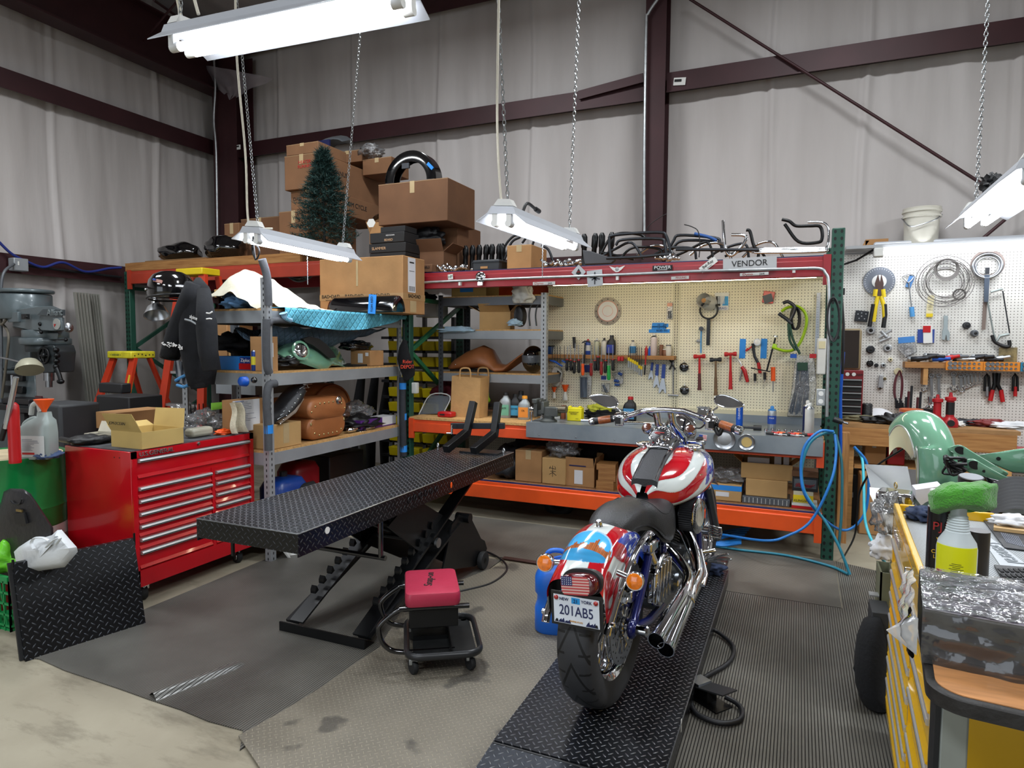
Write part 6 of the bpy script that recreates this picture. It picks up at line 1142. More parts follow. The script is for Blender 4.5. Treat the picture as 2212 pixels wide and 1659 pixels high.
t=TH('metal_plate','black square steel plate with bolt holes on the white pegboard','plate',Q(1862,693));c=Q(1861,683,.02);D().cb(c,(.11,.012,.1),ry=.12).bD('plate',ds_,t,bv=.004)
m=D()
for dx,dz in((-.03,.02),(0,.03),(.035,.02),(-.02,-.02),(.025,-.025),(0,0)):m.la([(.006,.0062),(.005,.008)],c+VX(dx,0,dz),(0,-1,0),8)
m.bD('bolt_hole',sV,t)
t=TH('pull_handle','wire hook tool with a blue grip on the white pegboard','tool',Q(1971,690));D().tu(bez([Q(1948,598),Q(1958,594),Q(1975,595),Q(1963,610),Q(1950,600)],4),.004,6).cyl(Q(1963,610),Q(1969,665),.005).bD('rod',sE,t);D().cyl(Q(1969,663,.03),Q(1971,684,.03),.02).bD('grip',bluel,t);D().cb(Q(1966,608,.012),(.045,.003,.11),ry=.3).bD('tag',C('tag_blue','4a7ab0',.5),t)
t=TH('wire_coil','large loose coil of grey wire loops on the white pegboard','wire',Q(2045,650));m=D();r_=random.Random(12)
for i in rN(9):m.torus(Q(2042+r_.uniform(-6,6),605+r_.uniform(-4,12),.03+.008*i),.125+.012*i+r_.uniform(-.01,.01),.0028,(r_.uniform(-.15,.15),1,r_.uniform(-.15,.15)),36,5)
for i in rN(6):m.torus(Q(2045,580+i*.5,.04+.006*i),.075+.004*i,.0032,(r_.uniform(-.1,.1),1,.05),30,5)
for i in rN(3):m.torus(Q(2072,636,.03+.01*i),.04+.004*i,.003,(.1,1,.1),24,5)
m.bD('coil',C('wire_grey','66625f',.45,.5,.2),t)
t=TH('ring_wrench','large grey ring headed wrench over a brown strap hanging right of the coil','wrench',Q(2131,650));m=D();m.torus(Q(2133,574,.05),.105,.011,(0,1,0),34,8).torus(Q(2133,576,.05),.085,.007,(0,1,0),34,8);m.bD('ring',sE,t);D().pr_([Q(2127,594,.06),Q(2138,594,.06),Q(2135,652,.06),Q(2126,652,.06)],(0,.02,0)).bD('handle',C('grip_blue_grey','3c4756',.5),t);D().pr_([Q(2129,578,.052),Q(2138,578,.052),Q(2137,592,.052),Q(2129,592,.052)],(0,.02,0)).bD('neck',ds_,t)
so('feeler_strap','brown flat strap with round ring behind the ring headed wrench','strap',D().la([(.125,0),(.125,.006),(.09,.006),(.09,0)],Q(2133,571,.02),(0,-1,0),36,cap=False).pr_([Q(2127,596,.02),Q(2136,596,.02),Q(2128,712,.02),Q(2120,712,.02)],(0,-.006,0)),C('strap_brown','75665f',.5,.2))
t=TH('hacksaw','grey hacksaw with black grip hanging beside the ring wrench','saw',Q(2165,750));o=.04;D().tu([Q(2140,631,o),Q(2166,624,o)],.009,8).tu([Q(2133,650,o),Q(2147,724,o)],.012,8,flat=.6).tu([Q(2147,724,o),Q(2152,738,o),Q(2160,726,o),Q(2180,722,o)],.012,8).bD('frame',C('saw_grey','97a09e',.4,.3),t);D().cyl(Q(2166,628,o),Q(2181,720,o),.005).bD('blade',ds_,t);D().tu(bez([Q(2143,724,o),Q(2149,738,o),Q(2165,747,o),Q(2180,748,o),Q(2180,735,o)],5),.015,8).bD('grip',bk_,t)
t=TH('pin_tool','yellowish ruler like card marked 1164 on the white pegboard','card',Q(2012,682));D().cb(Q(2009,662,.01),(.05,.003,.2),ry=.06).bD('card_body',cM,t);text('lettering','1164',.035,Q(2009,662,.013),(.06,0,1),(-1,0,.06),C('olive_ink','b0a67a',.5,0,0),t);D().cb(Q(2008,681,.014),(.05,.003,.03)).bD('yellow_end',yE,t)
t=TH('packet','red and white tool packet hanging in the middle of the white pegboard','packet',Q(2003,740));D().cb(Q(2000,726,.01),(.13,.006,.12)).bD('blue_backing',inkb,t);D().cb(Q(2004,722,.018),(.07,.01,.16),ry=-.05).bD('front_card',wh,t);D().cb(Q(2002,711,.025),(.06,.002,.06)).bD('red_panel',rPp,t)
t=TH('packet','clear bag with blue header and brass hooks hanging on the white pegboard','packet',Q(1960,770));D().pr_([Q(1941,730,.02),Q(1974,728,.02),Q(1980,760,.02),Q(1955,772,.02),Q(1938,755,.02)],(0,-.03,0)).bD('film',bg_,t,bv=.004);D().cb(Q(1958,734,.055),(.13,.003,.055),ry=-.1).bD('header_card',C('tag_blue2','3b7cc0',.5),t);D().torus(Q(1962,758,.04),.035,.006,(0,1,0)).torus(Q(1952,750,.04),.02,.006,(.3,1,0)).bD('contents',sV,t)
t=TH('fork_tool','pale grey forked metal bracket on the white pegboard','bracket',Q(2042,738));D().pr_([Q(2038,682,.01),Q(2047,682,.01),Q(2046,710,.01),Q(2051,720,.01),Q(2050,735,.01),Q(2045,735,.01),Q(2043,722,.01),Q(2040,735,.01),Q(2034,733,.01),Q(2035,716,.01),Q(2038,708,.01)],(0,-.02,0)).bD('plate',C('pale_metal','9fabae',.4,.4),t)
t=TH('gear_puller','silver jaw puller hanging diagonally below the bolt cutter','puller',Q(1912,740));D().cyl(Q(1898,730,.05),Q(1926,713,.05),.012).cyl(Q(1903,715,.05),Q(1915,728,.05),.015).cyl(Q(1900,738,.04),Q(1924,728,.04),.014).bD('body',sV,t)
t=TH('gear_puller','silver socket pliers hanging left of the hanging strap set','puller',Q(1902,842));D().pr_([Q(1899,810,-.002),Q(1906,810,-.002),Q(1908,838,-.002),Q(1895,838,-.002)],(0,-.037,0)).bD('body',sV,t,bv=.004);D().cyl(Q(1899,838,.03),Q(1903,838,.03),.01).bD('tip',ink,t)
t=TH('cable_set','set of dark red test leads hanging in a long loop','cable',Q(1941,885));m=D()
for k in rN(4):m.tu(bez([Q(1943,800,.03),Q(1936-k,820,.035),Q(1934-k*1.2,850,.04),Q(1940,880,.04)],4),.005,5).tu(bez([Q(1944,800,.03),Q(1947+k,820,.035),Q(1946+k,850,.04),Q(1942,880,.04)],4),.005,5)
m.bD('leads',C('dark_red_lead','54222a',.5),t);m=D()
for k in rN(6):m.cyl(Q(1935+k*3,860+(k%3)*5,.05),Q(1936+k*3,882,.05),.008)
m.bD('clips',ds_,t);D().la([(.035,0),(.03,.01)],Q(1940,803,.005),(0,-1,0)).bD('tape_roll',cM,t)
a,b=Q(1955,790,0),Q(2330,795,0);zl=Q(2050,783,.1).z
t=TH('tool_ledge','wooden ledge on the white pegboard holding orange socket trays','shelf',(a.x,QY-.15,zl-.05));D().box(a.x-.02,b.x,QY-.15,QY-.0001,zl-.05,zl).bD('board',wX,t);D().box(Q(1990,800).x,Q(2000,800).x,QY-.14,QY-.001,zl-.2,zl-.051).bD('bracket',wood,t)
for k,(pa,pb,mm,lab)in eN(((2043,2123,C('tray_orange','d9852a',.45),'left orange socket tray on the ledge front'),(2124,2203,C('tray_orange','d9852a',.45),'right orange socket tray on the ledge front'),(2204,2290,C('tray_blue','2a7a9c',.45),'blue socket tray at the right end of the ledge'))):
 xa,xb=Q(pa,790,.16).x,Q(pb,790,.16).x;t=TH('socket_tray',lab,'tray',((xa+xb)/2,QY-.17,zl-.06),'socket trays');D().box(xa,xb,QY-.17,QY-.151,zl-.065,zl+.012).bD('tray',mm,t)
 for i in rN(14):
  x=xa+.03+(i%7)*(xb-xa-.06)/6;z=zl+(-.006 if i<7 else-.043);r=.018-.0016*(i%7);m=D();m.la([(r,0),(r,.008),(r*.75,.008),(r*.7,.002)],(x,QY-.17,z),(0,-1,0),14);m.bD('socket',sE,t)
def lg(px):return VX(Q(px,780,.08).x,QY-.08,zl+.0005)
for i,(px,mm,lab)in eN(((1985,ds_,'dark grey air tool lying first on the ledge'),(2003,bk_,'black drill chuck standing on the ledge'),(2020,ds_,'round grey torch head on the ledge'),(2032,blue,'blue handled tool behind the ledge lip'),(2052,rPp,'red gripped tool lying highest on the ledge'),(2070,greyd,'grey tube tool on the ledge'),(2085,zinc,'silver clamp pile on the ledge'),(2105,ds_,'dark pulley on the ledge'),(2125,ds_,'small standing jig on the ledge'),(2145,bk_,'black bands lying on the ledge'),(2160,zinc,'silver tool standing near the right end of the ledge'))):
 p=lg(px);t=TH('ledge_tool',lab,'tool',p);a_=random.Random(i).uniform(-.6,.6);d=VX(cos(a_),-.3,.15*sin(i*2)+.1).normalized();z=.03+.012*(i%3)
 D().la([(.012,-.07),(.022,-.06),(.022,.02),(.014,.03),(.014,.07),(.008,.075)],p+VX(0,0,z),d,12).bD('body',mm,t);D().la([(.02,-.09),(.026,-.085),(.026,-.062)],p+VX(0,0,z),d,12).bD('end',zinc if mm is not zinc else ds_,t)
t=TH('photo_print','small brown landscape print standing at the right end of the ledge','picture',lg(2180));D().cb(lg(2180)+VX(0,.05,.07),(.13,.01,.13)).bD('print',C('print_brown','7a6c48',.5,0,.5,30),t)
def sP(px,pt,pb,w,lab):
 a,b=Q(px,pt,.03),Q(px+1,pb,.03);t=TH('spanner',lab,'spanner',b,'spanners on the white pegboard');D().pr_([a+VX(-w*.35,0,0),a+VX(w*.35,0,0),b+VX(w*.3,0,.01),b+VX(-w*.3,0,.01)],(0,.008,0)).bD('shank',sE,t)
 D().torus(a,w*.55,w*.2,(0,1,0),18,6).bD('ring_end',sE,t);m=D();m.torus(b+VX(0,0,-w*.3),w*.7,w*.25,(0,1,0),16,6,-pi*.3 if 0 else rD(-40),rD(220));m.bD('open_end',sE,t)
for i,(px,pt,pb,w)in eN(((1996,822,838,.03),(2012,812,858,.032),(2028,812,862,.032),(2060,808,835,.036),(2076,812,840,.03),(2084,810,834,.024),(2092,808,832,.022),(2099,808,829,.02),(2107,808,828,.016),(2116,808,827,.014))):sP(px,pt,pb,w,'chrome spanner on the wire rail, %s from the left'%O[i])
for px,gm,lab in((2132,bM_,'black oil filter pliers hanging right of the spanners'),(2193,bM_,'black pipe wrench with red jaw at the right edge')):
 t=TH('grip_tool',lab,'pliers',Q(px,855));D().tu([Q(px-5,845,.03),Q(px-4,815,.03),Q(px,808,.03),Q(px+4,815,.03),Q(px+5,845,.03)],.011,8).bD('handle',gm,t);D().cyl(Q(px,835,.03),Q(px,856,.03),.014).bD('jaw',sE if px<2150 else rPp,t)
t=TH('long_pliers','black long nose pliers with red grips hanging open','pliers',Q(2152,868));D().tu([Q(2148,806,.03),Q(2149,830,.03),Q(2144,845,.03)],.016,8).tu([Q(2158,806,.03),Q(2155,830,.03),Q(2162,845,.03)],.016,8).bD('jaw',bM_,t);D().tu([Q(2144,842,.03),Q(2139,866,.03)],.018,8).tu([Q(2162,842,.03),Q(2166,868,.03)],.018,8).bD('grip',rPp,t)
a,b=P(1941,520,Y=6.98),P(2026,520,Y=6.98);c=VX((a.x+b.x)/2,7.0-.25+.1,qz+.022);R=(b.x-a.x)/2;zt=P(1983,452,Y=6.85).z
t=TH('bucket','white plastic pail with wire handle standing above the white pegboard','bucket',c);c=VX(c.x,6.83,qz+.05);ORG[t.name]=c;t.location=c;h=zt-c.z;pl=C('pail_white','cfccc0',.45,0,.03)
D().la([(R*.84,0),(R*.9,h*.72),(R*.98,h*.73),(R*.98,h*.78),(R*.92,h*.79),(R*.93,h*.87),(R*1.0,h*.88),(R,h*.93),(R*.95,h*.94),(R*.97,h),(R*.93,h),(R*.85,h*.6)],c,n=36).bD('pail',pl,t,sm=30);D().tu(bez([c+VX(-R,0,h*.75),c+VX(-R*.6,-R*.9,h*.45),c+VX(R*.5,-R*.9,h*.6),c+VX(R,0,h*.8)],6),.005,6).bD('wire_handle',sE,t)
so('wall_ledge','grey girt ledge carrying the white pail','ledge',D().box(ql,3.4,6.7,QY-.001,qz+.022,qz+.049),sV)
a=P(1892,530,Y=6.86);t=TH('cardboard_box','small open brown carton lying at the left end of the girt ledge','box',(a.x,6.83,qz+.05));D().box(a.x-.09,a.x+.09,6.78,6.92,qz+.05,P(1892,519,Y=6.86).z).bD('body',card,t);D().pr_([(a.x-.12,6.78,qz+.05),(a.x-.09,6.78,qz+.05),(a.x-.06,6.78,qz+.1),(a.x-.09,6.78,qz+.1)],(0,.14,0)).bD('flap',card,t)
c0_,c1_=P(1810,850,Y=6.45).x,P(1864,850,Y=6.45).x;zc=P(1840,800,Y=6.45).z
t=TH('tool_cabinet','small red machinist tool cabinet with black drawers on the wooden bench','tool cabinet',((c0_+c1_)/2,6.6,BZ));D().box(c0_,c1_,6.46,6.85,BZ,zc).bD('body',C('cab_dark_red','7a1c22',.35),t,bv=.004)
for i in rN(6):
 z=BZ+.02+i*(zc-BZ-.09)/6;dr=D().box(c0_+.012,c1_-.012,6.447,6.459,z,z+(zc-BZ-.09)/6-.006).bD('drawer',ink,t);D().box(c0_+.012,c1_-.012,6.436,6.446,z+(zc-BZ-.09)/6-.018,z+(zc-BZ-.09)/6-.008).bD('drawer_rail',alu,dr)
for dx in(.07,.12):D().la([(.016,0),(.016,.004)],(c0_+dx,6.459,zc-.035),(0,-1,0),14).bD('sticker',wh,t)
text('lettering','Craftsman',.04,(c1_-.09,6.457,zc-.035),(1,0,0),(0,.0,1),ink,t)
t=TH('speaker_panel','dark brown glossy framed panel standing on the small red cabinet','panel',((c0_+c1_)/2,6.6,zc));za=P(1840,710,Y=6.5).z;D().box(c0_-.0,c1_-.02,6.5,6.54,zc+.001,za).bD('frame',C('panel_frame','8a7a5a',.4),t,bv=.02);D().box(c0_+.015,c1_-.04,6.495,6.5,zc+.02,za-.015).bD('panel_face',C('panel_brown','2a211c',.15,0,.1,coat=.5),t)
t=TH('black_pot','black ribbed cylinder on the bench right of the small red cabinet','pot',(P(1872,885,Y=6.5).x,6.5,BZ));a=VX(P(1873,885,Y=6.5).x,6.5,BZ);m=D();pr=[]
for i in rN(12):pr+=[(.04,i*.012),(.043,i*.012+.006)]
m.la([(.04,0)]+pr+[(.035,.15)],a,n=20).bD('body',bk_,t)
def wb(px,Y=6.45):p=P(px,895,Y=Y);return VX(p.x,Y,BZ+.001)
so('paper_stack','curled white sheets of paper on the wooden bench','paper',D().grid(lambda u,v:wb(1885+u*75,6.35+v*.25)+VX(0,0,.01+.09*v*(1-u)**.7+.02*sin(u*5)),16,8),pa_,sm=180)
for i,(px,Y,r,m_,lab)in eN(((1865,6.4,(.16,.05,.03),C('olive','6f6a50',.7),'pile of olive tubing at the left end of the wooden bench'),(1895,6.32,(.12,.06,.03),cord,'black cable pile on the wooden bench'),(1925,6.3,(.12,.08,.05),bk_,'black knob shaped part on the wooden bench'),(2110,6.5,(.16,.08,.03),ds_,'dark wrenches heaped at the right of the wooden bench'),(2140,6.45,(.12,.06,.035),C('dull_red','7a2a2a',.5),'dull red tools heaped at the right of the wooden bench'),(2190,6.4,(.16,.08,.03),pa_,'white papers and tools at the far right of the wooden bench'),(2072,6.35,(.04,.03,.025),wh,'crumpled white tissue on the wooden bench'))):rag('bench_clutter',lab,wb(px,Y),r,m_,80+i,'parts',.7)
c=wb(1968,6.5);t=TH('coffee_tub','purple plastic coffee tub with an orange lid on the wooden bench','tub',c);D().la([(.08,0),(.085,.09)],c,n=28).bD('body',C('purple','5b3f92',.4),t);D().la([(.09,.091),(.09,.115),(.08,.118)],c,n=28).bD('lid',C('lid_orange','c9663c',.4),t);D().cb(c+VX(.03,-.083,.04),(.05,.006,.05)).bD('paper_label',wh,t)
for i,px in eN((1955,1960,1966,1980,1986)):so('long_tool','dark long tool standing behind the purple tub, %s from the left'%O[i],'tool',D().cyl(wb(px,6.75),wb(px+1,6.75)+VX(0,0,.2+.05*(i%3)),.01),(ds_,C('dark_red','4a1a20',.4))[i%2])
t=TH('black_gauge','black toothed fixture right of the purple tub','tool',wb(2000,6.55));m=D();m.cb(wb(2000,6.55)+VX(0,0,.06),(.1,.06,.12))
for i in rN(5):m.la([(.015,-.07),(.018,0),(.015,.03)],wb(1990+i*5,6.5)+VX(0,0,.05+.02*(i%2)),(0,-1,.2),10)
m.bD('body',bk_,t)
for px,lab,hh,bm_ in((2024,'red hydraulic bottle jack with a thin neck on the wooden bench',.26,rPp),(2052,'red hydraulic bottle jack with a black band on the wooden bench',.28,rPp)):
 c=wb(px,6.3);t=TH('bottle_jack',lab,'jack',c);D().la([(.06,0),(.062,.03),(.055,.06),(.03,.085),(.028,hh*.75),(.04,hh*.77),(.04,hh*.86),(.015,hh*.88),(.01,hh)],c,n=22).bD('body',C('jack_red','a31a22',.35),t,sm=35);D().la([(.026,0),(.026,.012)],c+VX(0,-.052,.035),(0,-1,0),16).bD('valve',ink,t)
 if px>2040:D().la([(.031,.1),(.031,hh*.72)],c,n=18).bD('band',bk_,t)
so('chrome_lamp','chrome bulb shaped part behind the bottle jacks','motorcycle part',D().ball(wb(2012,6.6)+VX(0,0,.09),(.06,.05,.07)).cyl(wb(2010,6.6)+VX(0,0,.15),wb(2008,6.6)+VX(0,0,.22),.02),ch_)
for i,(px,pyt,Y,z0,w_,d_,h_,m_,lab)in eN(((1890,945,6.35,.55,.16,.25,.28,card,'brown upright carton hanging folder under the wooden bench'),(1935,962,6.4,.55,.13,.25,.2,C('cab_red','a81c22',.35),'red tool chest under the wooden bench'),(1905,1100,6.1,.0,.3,.3,.5,card,'tall brown carton on the floor beside the grey sheet'),(1844,1075,6.36,.0,.16,.3,.45,bk_,'black case standing on the floor behind the wooden post'))):
 p=P(px,1000,Y=Y);q_=TH('storage_item',lab,'box'if i!=1 else 'tool chest',(p.x,Y+d_/2,z0));D().box(p.x-w_/2,p.x+w_/2,Y,Y+d_,z0,z0+h_).bD('body',m_,q_,bv=.008);D().cb((p.x-.01,Y-.002,z0+h_*.6),(.03,.006,.045)).bD('latch',sV,q_)
so('bench_shelf','lower wooden shelf under the white pegboard bench','shelf',D().box(bl_+.13,br-.13,BY+.1,QY-.2,.52,.549),wood)
so('small_chest','dark red tool chest far right under the wooden bench','tool chest',D().box(P(2180,960,Y=6.4).x,P(2330,960,Y=6.4).x,6.4,6.8,.55,.72),C('cab_red','a81c22',.35),bv=.01)
a=P(1812,1000,Y=5.75);so('wooden_post','bare wooden post standing just right of the green rack post','post',D().box(a.x-.0,P(1834,1000,Y=5.75).x,5.75,5.84,0,P(1820,935,Y=5.75).z),C('wood_grain','c08d55',.6,0,.35,5,col2='8a5c30',stretch=(9,9,.6)))
hb=C('air_hose_blue','1f6fb8',.35,0,.05);ht=C('air_hose_teal','2b7f96',.35,0,.05)
def hose(pts,lab,m_,r=.0095):
 pp=[P(x,y,Y=yy)if z is None else P(x,y,Z=z)for x,y,yy,z in pts];return so('air_hose',lab,'hose',D().tu(bez(pp,7),r,10),m_)
n=None
hose([(1802,935,5.1,n),(1775,938,5.06,n),(1748,960,5.05,n),(1732,1010,5.04,n),(1736,1055,5.02,n),(1752,1085,5.0,n),(1785,1130,4.98,n),(1812,1180,4.95,n),(1836,1241,0,.02)],'teal air hose looping over the green post down to the floor',ht)
hose([(1800,932,5.08,n),(1770,932,5.02,n),(1738,965,5.0,n),(1730,1020,4.98,n),(1742,1075,4.96,n),(1790,1130,5.1,n),(1830,1145,5.2,n),(1865,1115,5.2,n),(1876,1060,5.2,n),(1872,1000,5.2,n),(1845,965,5.2,n)],'blue air hose hanging in a wide loop right of the rack',hb)
hose([(1803,938,5.1,n),(1806,980,5.06,n),(1795,1040,5.0,n),(1752,1125,4.97,n),(1700,1158,4.95,n),(1652,1168,4.95,n),(1560,1155,0,.1)],'blue air hose sweeping down from the green post to the left',hb)
hose([(1845,966,5.25,n),(1862,990,5.2,n),(1866,1050,5.1,n),(1870,1130,5.0,n),(1895,1190,4.9,n),(1925,1232,0,.02)],'turquoise air hose falling to the floor by the yellow cabinet',C('turquoise_hose','3fb3c4',.35))
hose([(1806,940,5.15,n),(1818,1000,5.1,n),(1818,1100,5.05,n),(1812,1180,5.0,n)],'dark teal air hose hanging straight down the wooden post',C('dark_teal_hose','1f5f6a',.4))
hose([(1832,1240,0,.016),(1790,1222,0,.016),(1700,1200,0,.016),(1600,1188,0,.016),(1545,1180,0,.016)],'teal air hose lying across the floor in front of the rack',ht)
for i in rN(4):hose([(1620-i*4,1140+i*5,0,.03+.01*i),(1580,1145+i*4,0,.03+.01*i),(1545,1155+i*4,0,.03+.01*i),(1535,1165+i*3,0,.03+.01*i),(1560,1170+i*3,0,.03+.01*i),(1600,1165+i*3,0,.03+.01*i)],'blue hose coil on the floor behind the motorcycle, %s turn'%O[i],hb)
so('blue_pipe','blue air pipe fixed vertically behind the green post','pipe',D().tu(bez([P(1822,760,Y=5.74),P(1816,850,Y=5.74),P(1816,900,Y=5.74),P(1816,980,Y=5.74)],5),.012,8),blue)
t=TH('hose_coupler','black and brass air coupler on the green post at bench height','coupler',P(1815,912,Y=5.2));D().cyl(P(1800,905,Y=5.2),P(1820,912,Y=5.2),.02).bD('body',bk_,t);D().cyl(P(1818,911,Y=5.2),P(1832,915,Y=5.18),.008).bD('tip',sE,t)
t=TH('black_strap','loop of thin black cable hanging on the green post','cable',P(1800,760,Y=5.15));m=D()
for k in rN(3):m.tu([P(1800+(12+k)*sin(a),690+(42+k*3)*cos(a),Y=5.18-.01*k)for a in[2*pi*i/28 for i in rN(28)]],.005,6,closed=True)
m.bD('loop',cord,t)
t=TH('long_bar','long black air tool hanging right of the green post','tool',P(1822,810,Y=5.5));D().tu([P(1818,640,Y=5.5),P(1822,700,Y=5.5),P(1820,808,Y=5.5)],.01,8).bD('rod',bk_,t);D().cb(P(1820,630,Y=5.5),(.03,.03,.05)).bD('head',bk_,t)
so('coiled_spring','thin black cable falling in a long curve from the pastel fender to the floor','cable',D().tu(bez([P(1953,968,Y=4.2),P(1890,1010,Y=4.4),P(1858,1060,Y=4.5),P(1852,1110,Y=4.6),P(1845,1160,Y=4.7),P(1824,1201,Z=.01)],6),.006,6),cord)
plate=C('black_diamond_plate','3c3f45',.36,.85,.25,3,col2='24262a',spec=.8,fn=diamond((0,1),.026,.007,'9a9ea4'));plates=C('black_diamond_plate_side','0e1013',.3,.5,.15,3,spec=.8,fn=diamond((1,2),.026,.006,'3a3d42'));platef=C('black_diamond_plate_front','0e1013',.3,.5,.15,3,spec=.8,fn=diamond((0,2),.026,.006,'3a3d42'))  # paler deck and lozenges: gloss put into the colour beside slight wear
lx0,lx1,ly0,ly1,lz=-2.545,-1.945,2.175,4.5,.755
t=TH('motorcycle_lift','raised black diamond plate motorcycle lift table with scissor legs','lift table',((lx0+lx1)/2,3.3,0))
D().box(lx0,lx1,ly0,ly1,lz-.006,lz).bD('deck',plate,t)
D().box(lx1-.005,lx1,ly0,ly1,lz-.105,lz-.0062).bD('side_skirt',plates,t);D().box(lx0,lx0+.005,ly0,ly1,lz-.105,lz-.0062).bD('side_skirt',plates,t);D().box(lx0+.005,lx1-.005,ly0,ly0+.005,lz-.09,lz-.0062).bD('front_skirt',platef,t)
D().tu([(lx1,ly0,lz-.002),(lx1,ly1,lz-.002)],.0028,6).tu([(lx0,ly0,lz-.002),(lx1,ly0,lz-.002)],.0028,6).bD('edge',sE,t)
D().la([(.016,0),(.016,.002)],(lx1+.0002,ly0+.19,lz-.035),(1,0,0),20).bD('notch',wh,t);solo_c=P(975,1048,X=lx1+.003);D().ball(solo_c,(.003,.012,.02)).bD('reflector',oR,t)
m=D();a=P(885,1080,X=lx1+.002);b=P(943,1056,X=lx1+.002)
for i in rN(6):m.tu([a.lerp(b,i/5)+VX(.001,.014*cos(q),.018*sin(q))for q in[2*pi*k/12 for k in rN(12)]],.0022,5,closed=True)
m.bD('embossed_marks',ds_,t)
fy=2.74
D().box(-2.55,-1.99,fy-.04,fy+.04,.006,.012).box(-2.55,-1.99,fy-.045,fy-.035,.006,.055).bD('foot_channel',bM_,t)
pivot_z,top_y=.40,4.0
for s,x in((-1,-2.50),(1,-2.02)):
 D().bar((x,fy,.045),(x,3.72,.40),.016,.085,(1,0,0)).bD('leg',bM_,t)
 D().bar((x+s*.02,3.05,.62)if 0 else(x-.03*s,fy+.0,.05),(x-.03*s,4.02,lz-.09),.012,.09,(1,0,0)).bD('leg',bM_,t)
 for k in rN(9):
  f=.12+k*.055;p=VX(x-.03*s,fy,.05).lerp(VX(x-.03*s,4.02,lz-.09),f);d=(VX(0,4.02-fy,lz-.14)).normalized();n=VX(0,-d.z,d.y)
  D().pr_([p+n*.04+VX(-.018,0,0),p+n*.04+d*.03+VX(-.018,0,0),p+n*.075+d*.028+VX(-.018,0,0),p+n*.06+d*.008+VX(-.018,0,0)],(.036,0,0)).bD('ratchet_tooth',C('black_gloss_steel','16181b',.2,.5),t)
for x in(-2.47,-2.06):
 D().pr_([(x,3.2,lz-.11),(x,3.3,lz-.11),(x,4.22,.14),(x,4.26,.07),(x,4.2,.03),(x,4.05,.035),(x,3.75,.1),(x,3.3,.34),(x,3.0,.56)],(.012,0,0)).bD('arm_plate',bM_,t)
D().pr_([(-2.0,3.62,.42),(-2.0,3.72,.46),(-2.0,3.9,.38),(-2.0,4.05,.2),(-2.0,4.12,.07),(-2.0,3.95,.045),(-2.0,3.5,.16)],(.012,0,0)).bD('curved_plate',bM_,t)
D().cyl((-1.985,3.42,.36),(-1.97,3.42,.36),.03).bD('pivot_bolt',sE,t);D().cyl((-2.5,3.42,.36),(-1.985,3.42,.36),.014).bD('pivot_rod',bM_,t);D().cyl((-2.05,3.8,.42),(-1.95,3.8,.42),.032).bD('pivot_bolt',bM_,t);D().cyl((-2.5,4.0,.06),(-1.98,4.0,.06),.012).bD('axle',bM_,t)
D().cyl((-2.35,3.2,.55),(-2.2,4.0,.12),.05).bD('hydraulic_cylinder',bM_,t);D().tu([(-2.3,3.1,lz-.15),(-2.3,3.5,.5)],.06,16).bD('cylinder_boot',rU,t)
w=P(1027,1222,X=-1.965);wy=w.y
for x in(-2.53,-1.965):D().la([(.03,-.018),(.058,-.018),(.062,-.008),(.062,.008),(.058,.018),(.03,.018)],(x,4.02,.069),(1,0,0),24).bD('wheel',rU,t,sm=30);D().cyl((x-.02,4.02,.069),(x+.02,4.02,.069),.018).bD('hub',bM_,t)
for px,x in((707,-2.5),(880,-2.0)):
 D().cyl((x,2.86 if x<-2.2 else 2.86,lz-.11),(x,2.86,lz-.32),.0135).bD('safety_bar',bG,t)
D().cyl((-2.53,2.86,lz-.32),(-1.97,2.86,lz-.32),.0135).bD('safety_bar',bG,t);D().cyl((-2.45,ly0+.12,lz-.1),(-2.45,ly0+.12,lz-.2),.009).bD('rear_pin',bM_,t)
solo_b=D().cyl((-2.02,3.3,.2),(-2.0,3.5,.04),.007).bD('strut',bM_,t)
t=TH('wheel_clamp','black steel wheel clamp with two upright jaw arms on the raised lift','wheel clamp',(-2.3,4.35,lz));K=lambda px,py,Y:P(px,py,Y=Y)
for(a,b,c)in(((957,975),(1010,935),(1023,864)),((1016,978),(1070,938),(1076,866))):
 ya=4.12;A=P(a[0]+6,a[1]-4,Z=lz+.04);Bp=P(b[0]-3,b[1],Y=A.y+.26);Cp=P(c[0],c[1]+4,Y=A.y+.36)
 D().bar(A,Bp,.055,.055).bD('jaw_foot',bM_,t,bv=.004);D().bar(Bp+VX(0,0,-.02),Cp,.05,.055,(0,1,0)).bD('jaw_arm',bM_,t,bv=.004)
a=P(975,920,Y=4.48);b=P(1090,920,Y=4.52);D().bar(a,b,.035,.045).bD('cross_bar',C('blue_black','23262c',.35,.4),t,bv=.004);D().cyl(P(976,918,Y=4.4),P(976,938,Y=4.4),.008).cyl(P(965,936,Y=4.4),P(978,936,Y=4.4),.006).bD('crank',ch_,t)
D().box(-2.3,-1.99,4.3,4.46,lz+.001,lz+.012).bD('base_plate',ds_,t)
for px,py,lab in((946,966,'left silver eye bolt on the raised lift deck'),(1088,978,'right silver eye bolt on the raised lift deck')):p=P(px,py+6,Z=lz);so('eye_bolt',lab,'eye bolt',D().torus(p+VX(0,0,.035),.016,.005,(.7,.7,0),20,8).cyl(p,p+VX(0,0,.02),.006),zinc)
DZ=.10;mx0,mx1,my0,my1=-1.0,-.378,2.14,4.42
t=TH('motorcycle_lift','lowered black diamond plate lift table under the flag painted motorcycle','lift table',((mx0+mx1)/2,3.1,0))
D().box(mx0,mx1,my0,my1,DZ-.006,DZ).bD('deck',plate,t);D().box(mx1-.006,mx1,my0,my1,.02,DZ-.0062).bD('side_skirt',plates,t);D().box(mx0,mx0+.006,my0,my1,.02,DZ-.0062).bD('side_skirt',plates,t);D().box(mx0+.006,mx1-.006,my1-.006,my1,.02,DZ-.0062).bD('end_skirt',platef,t)
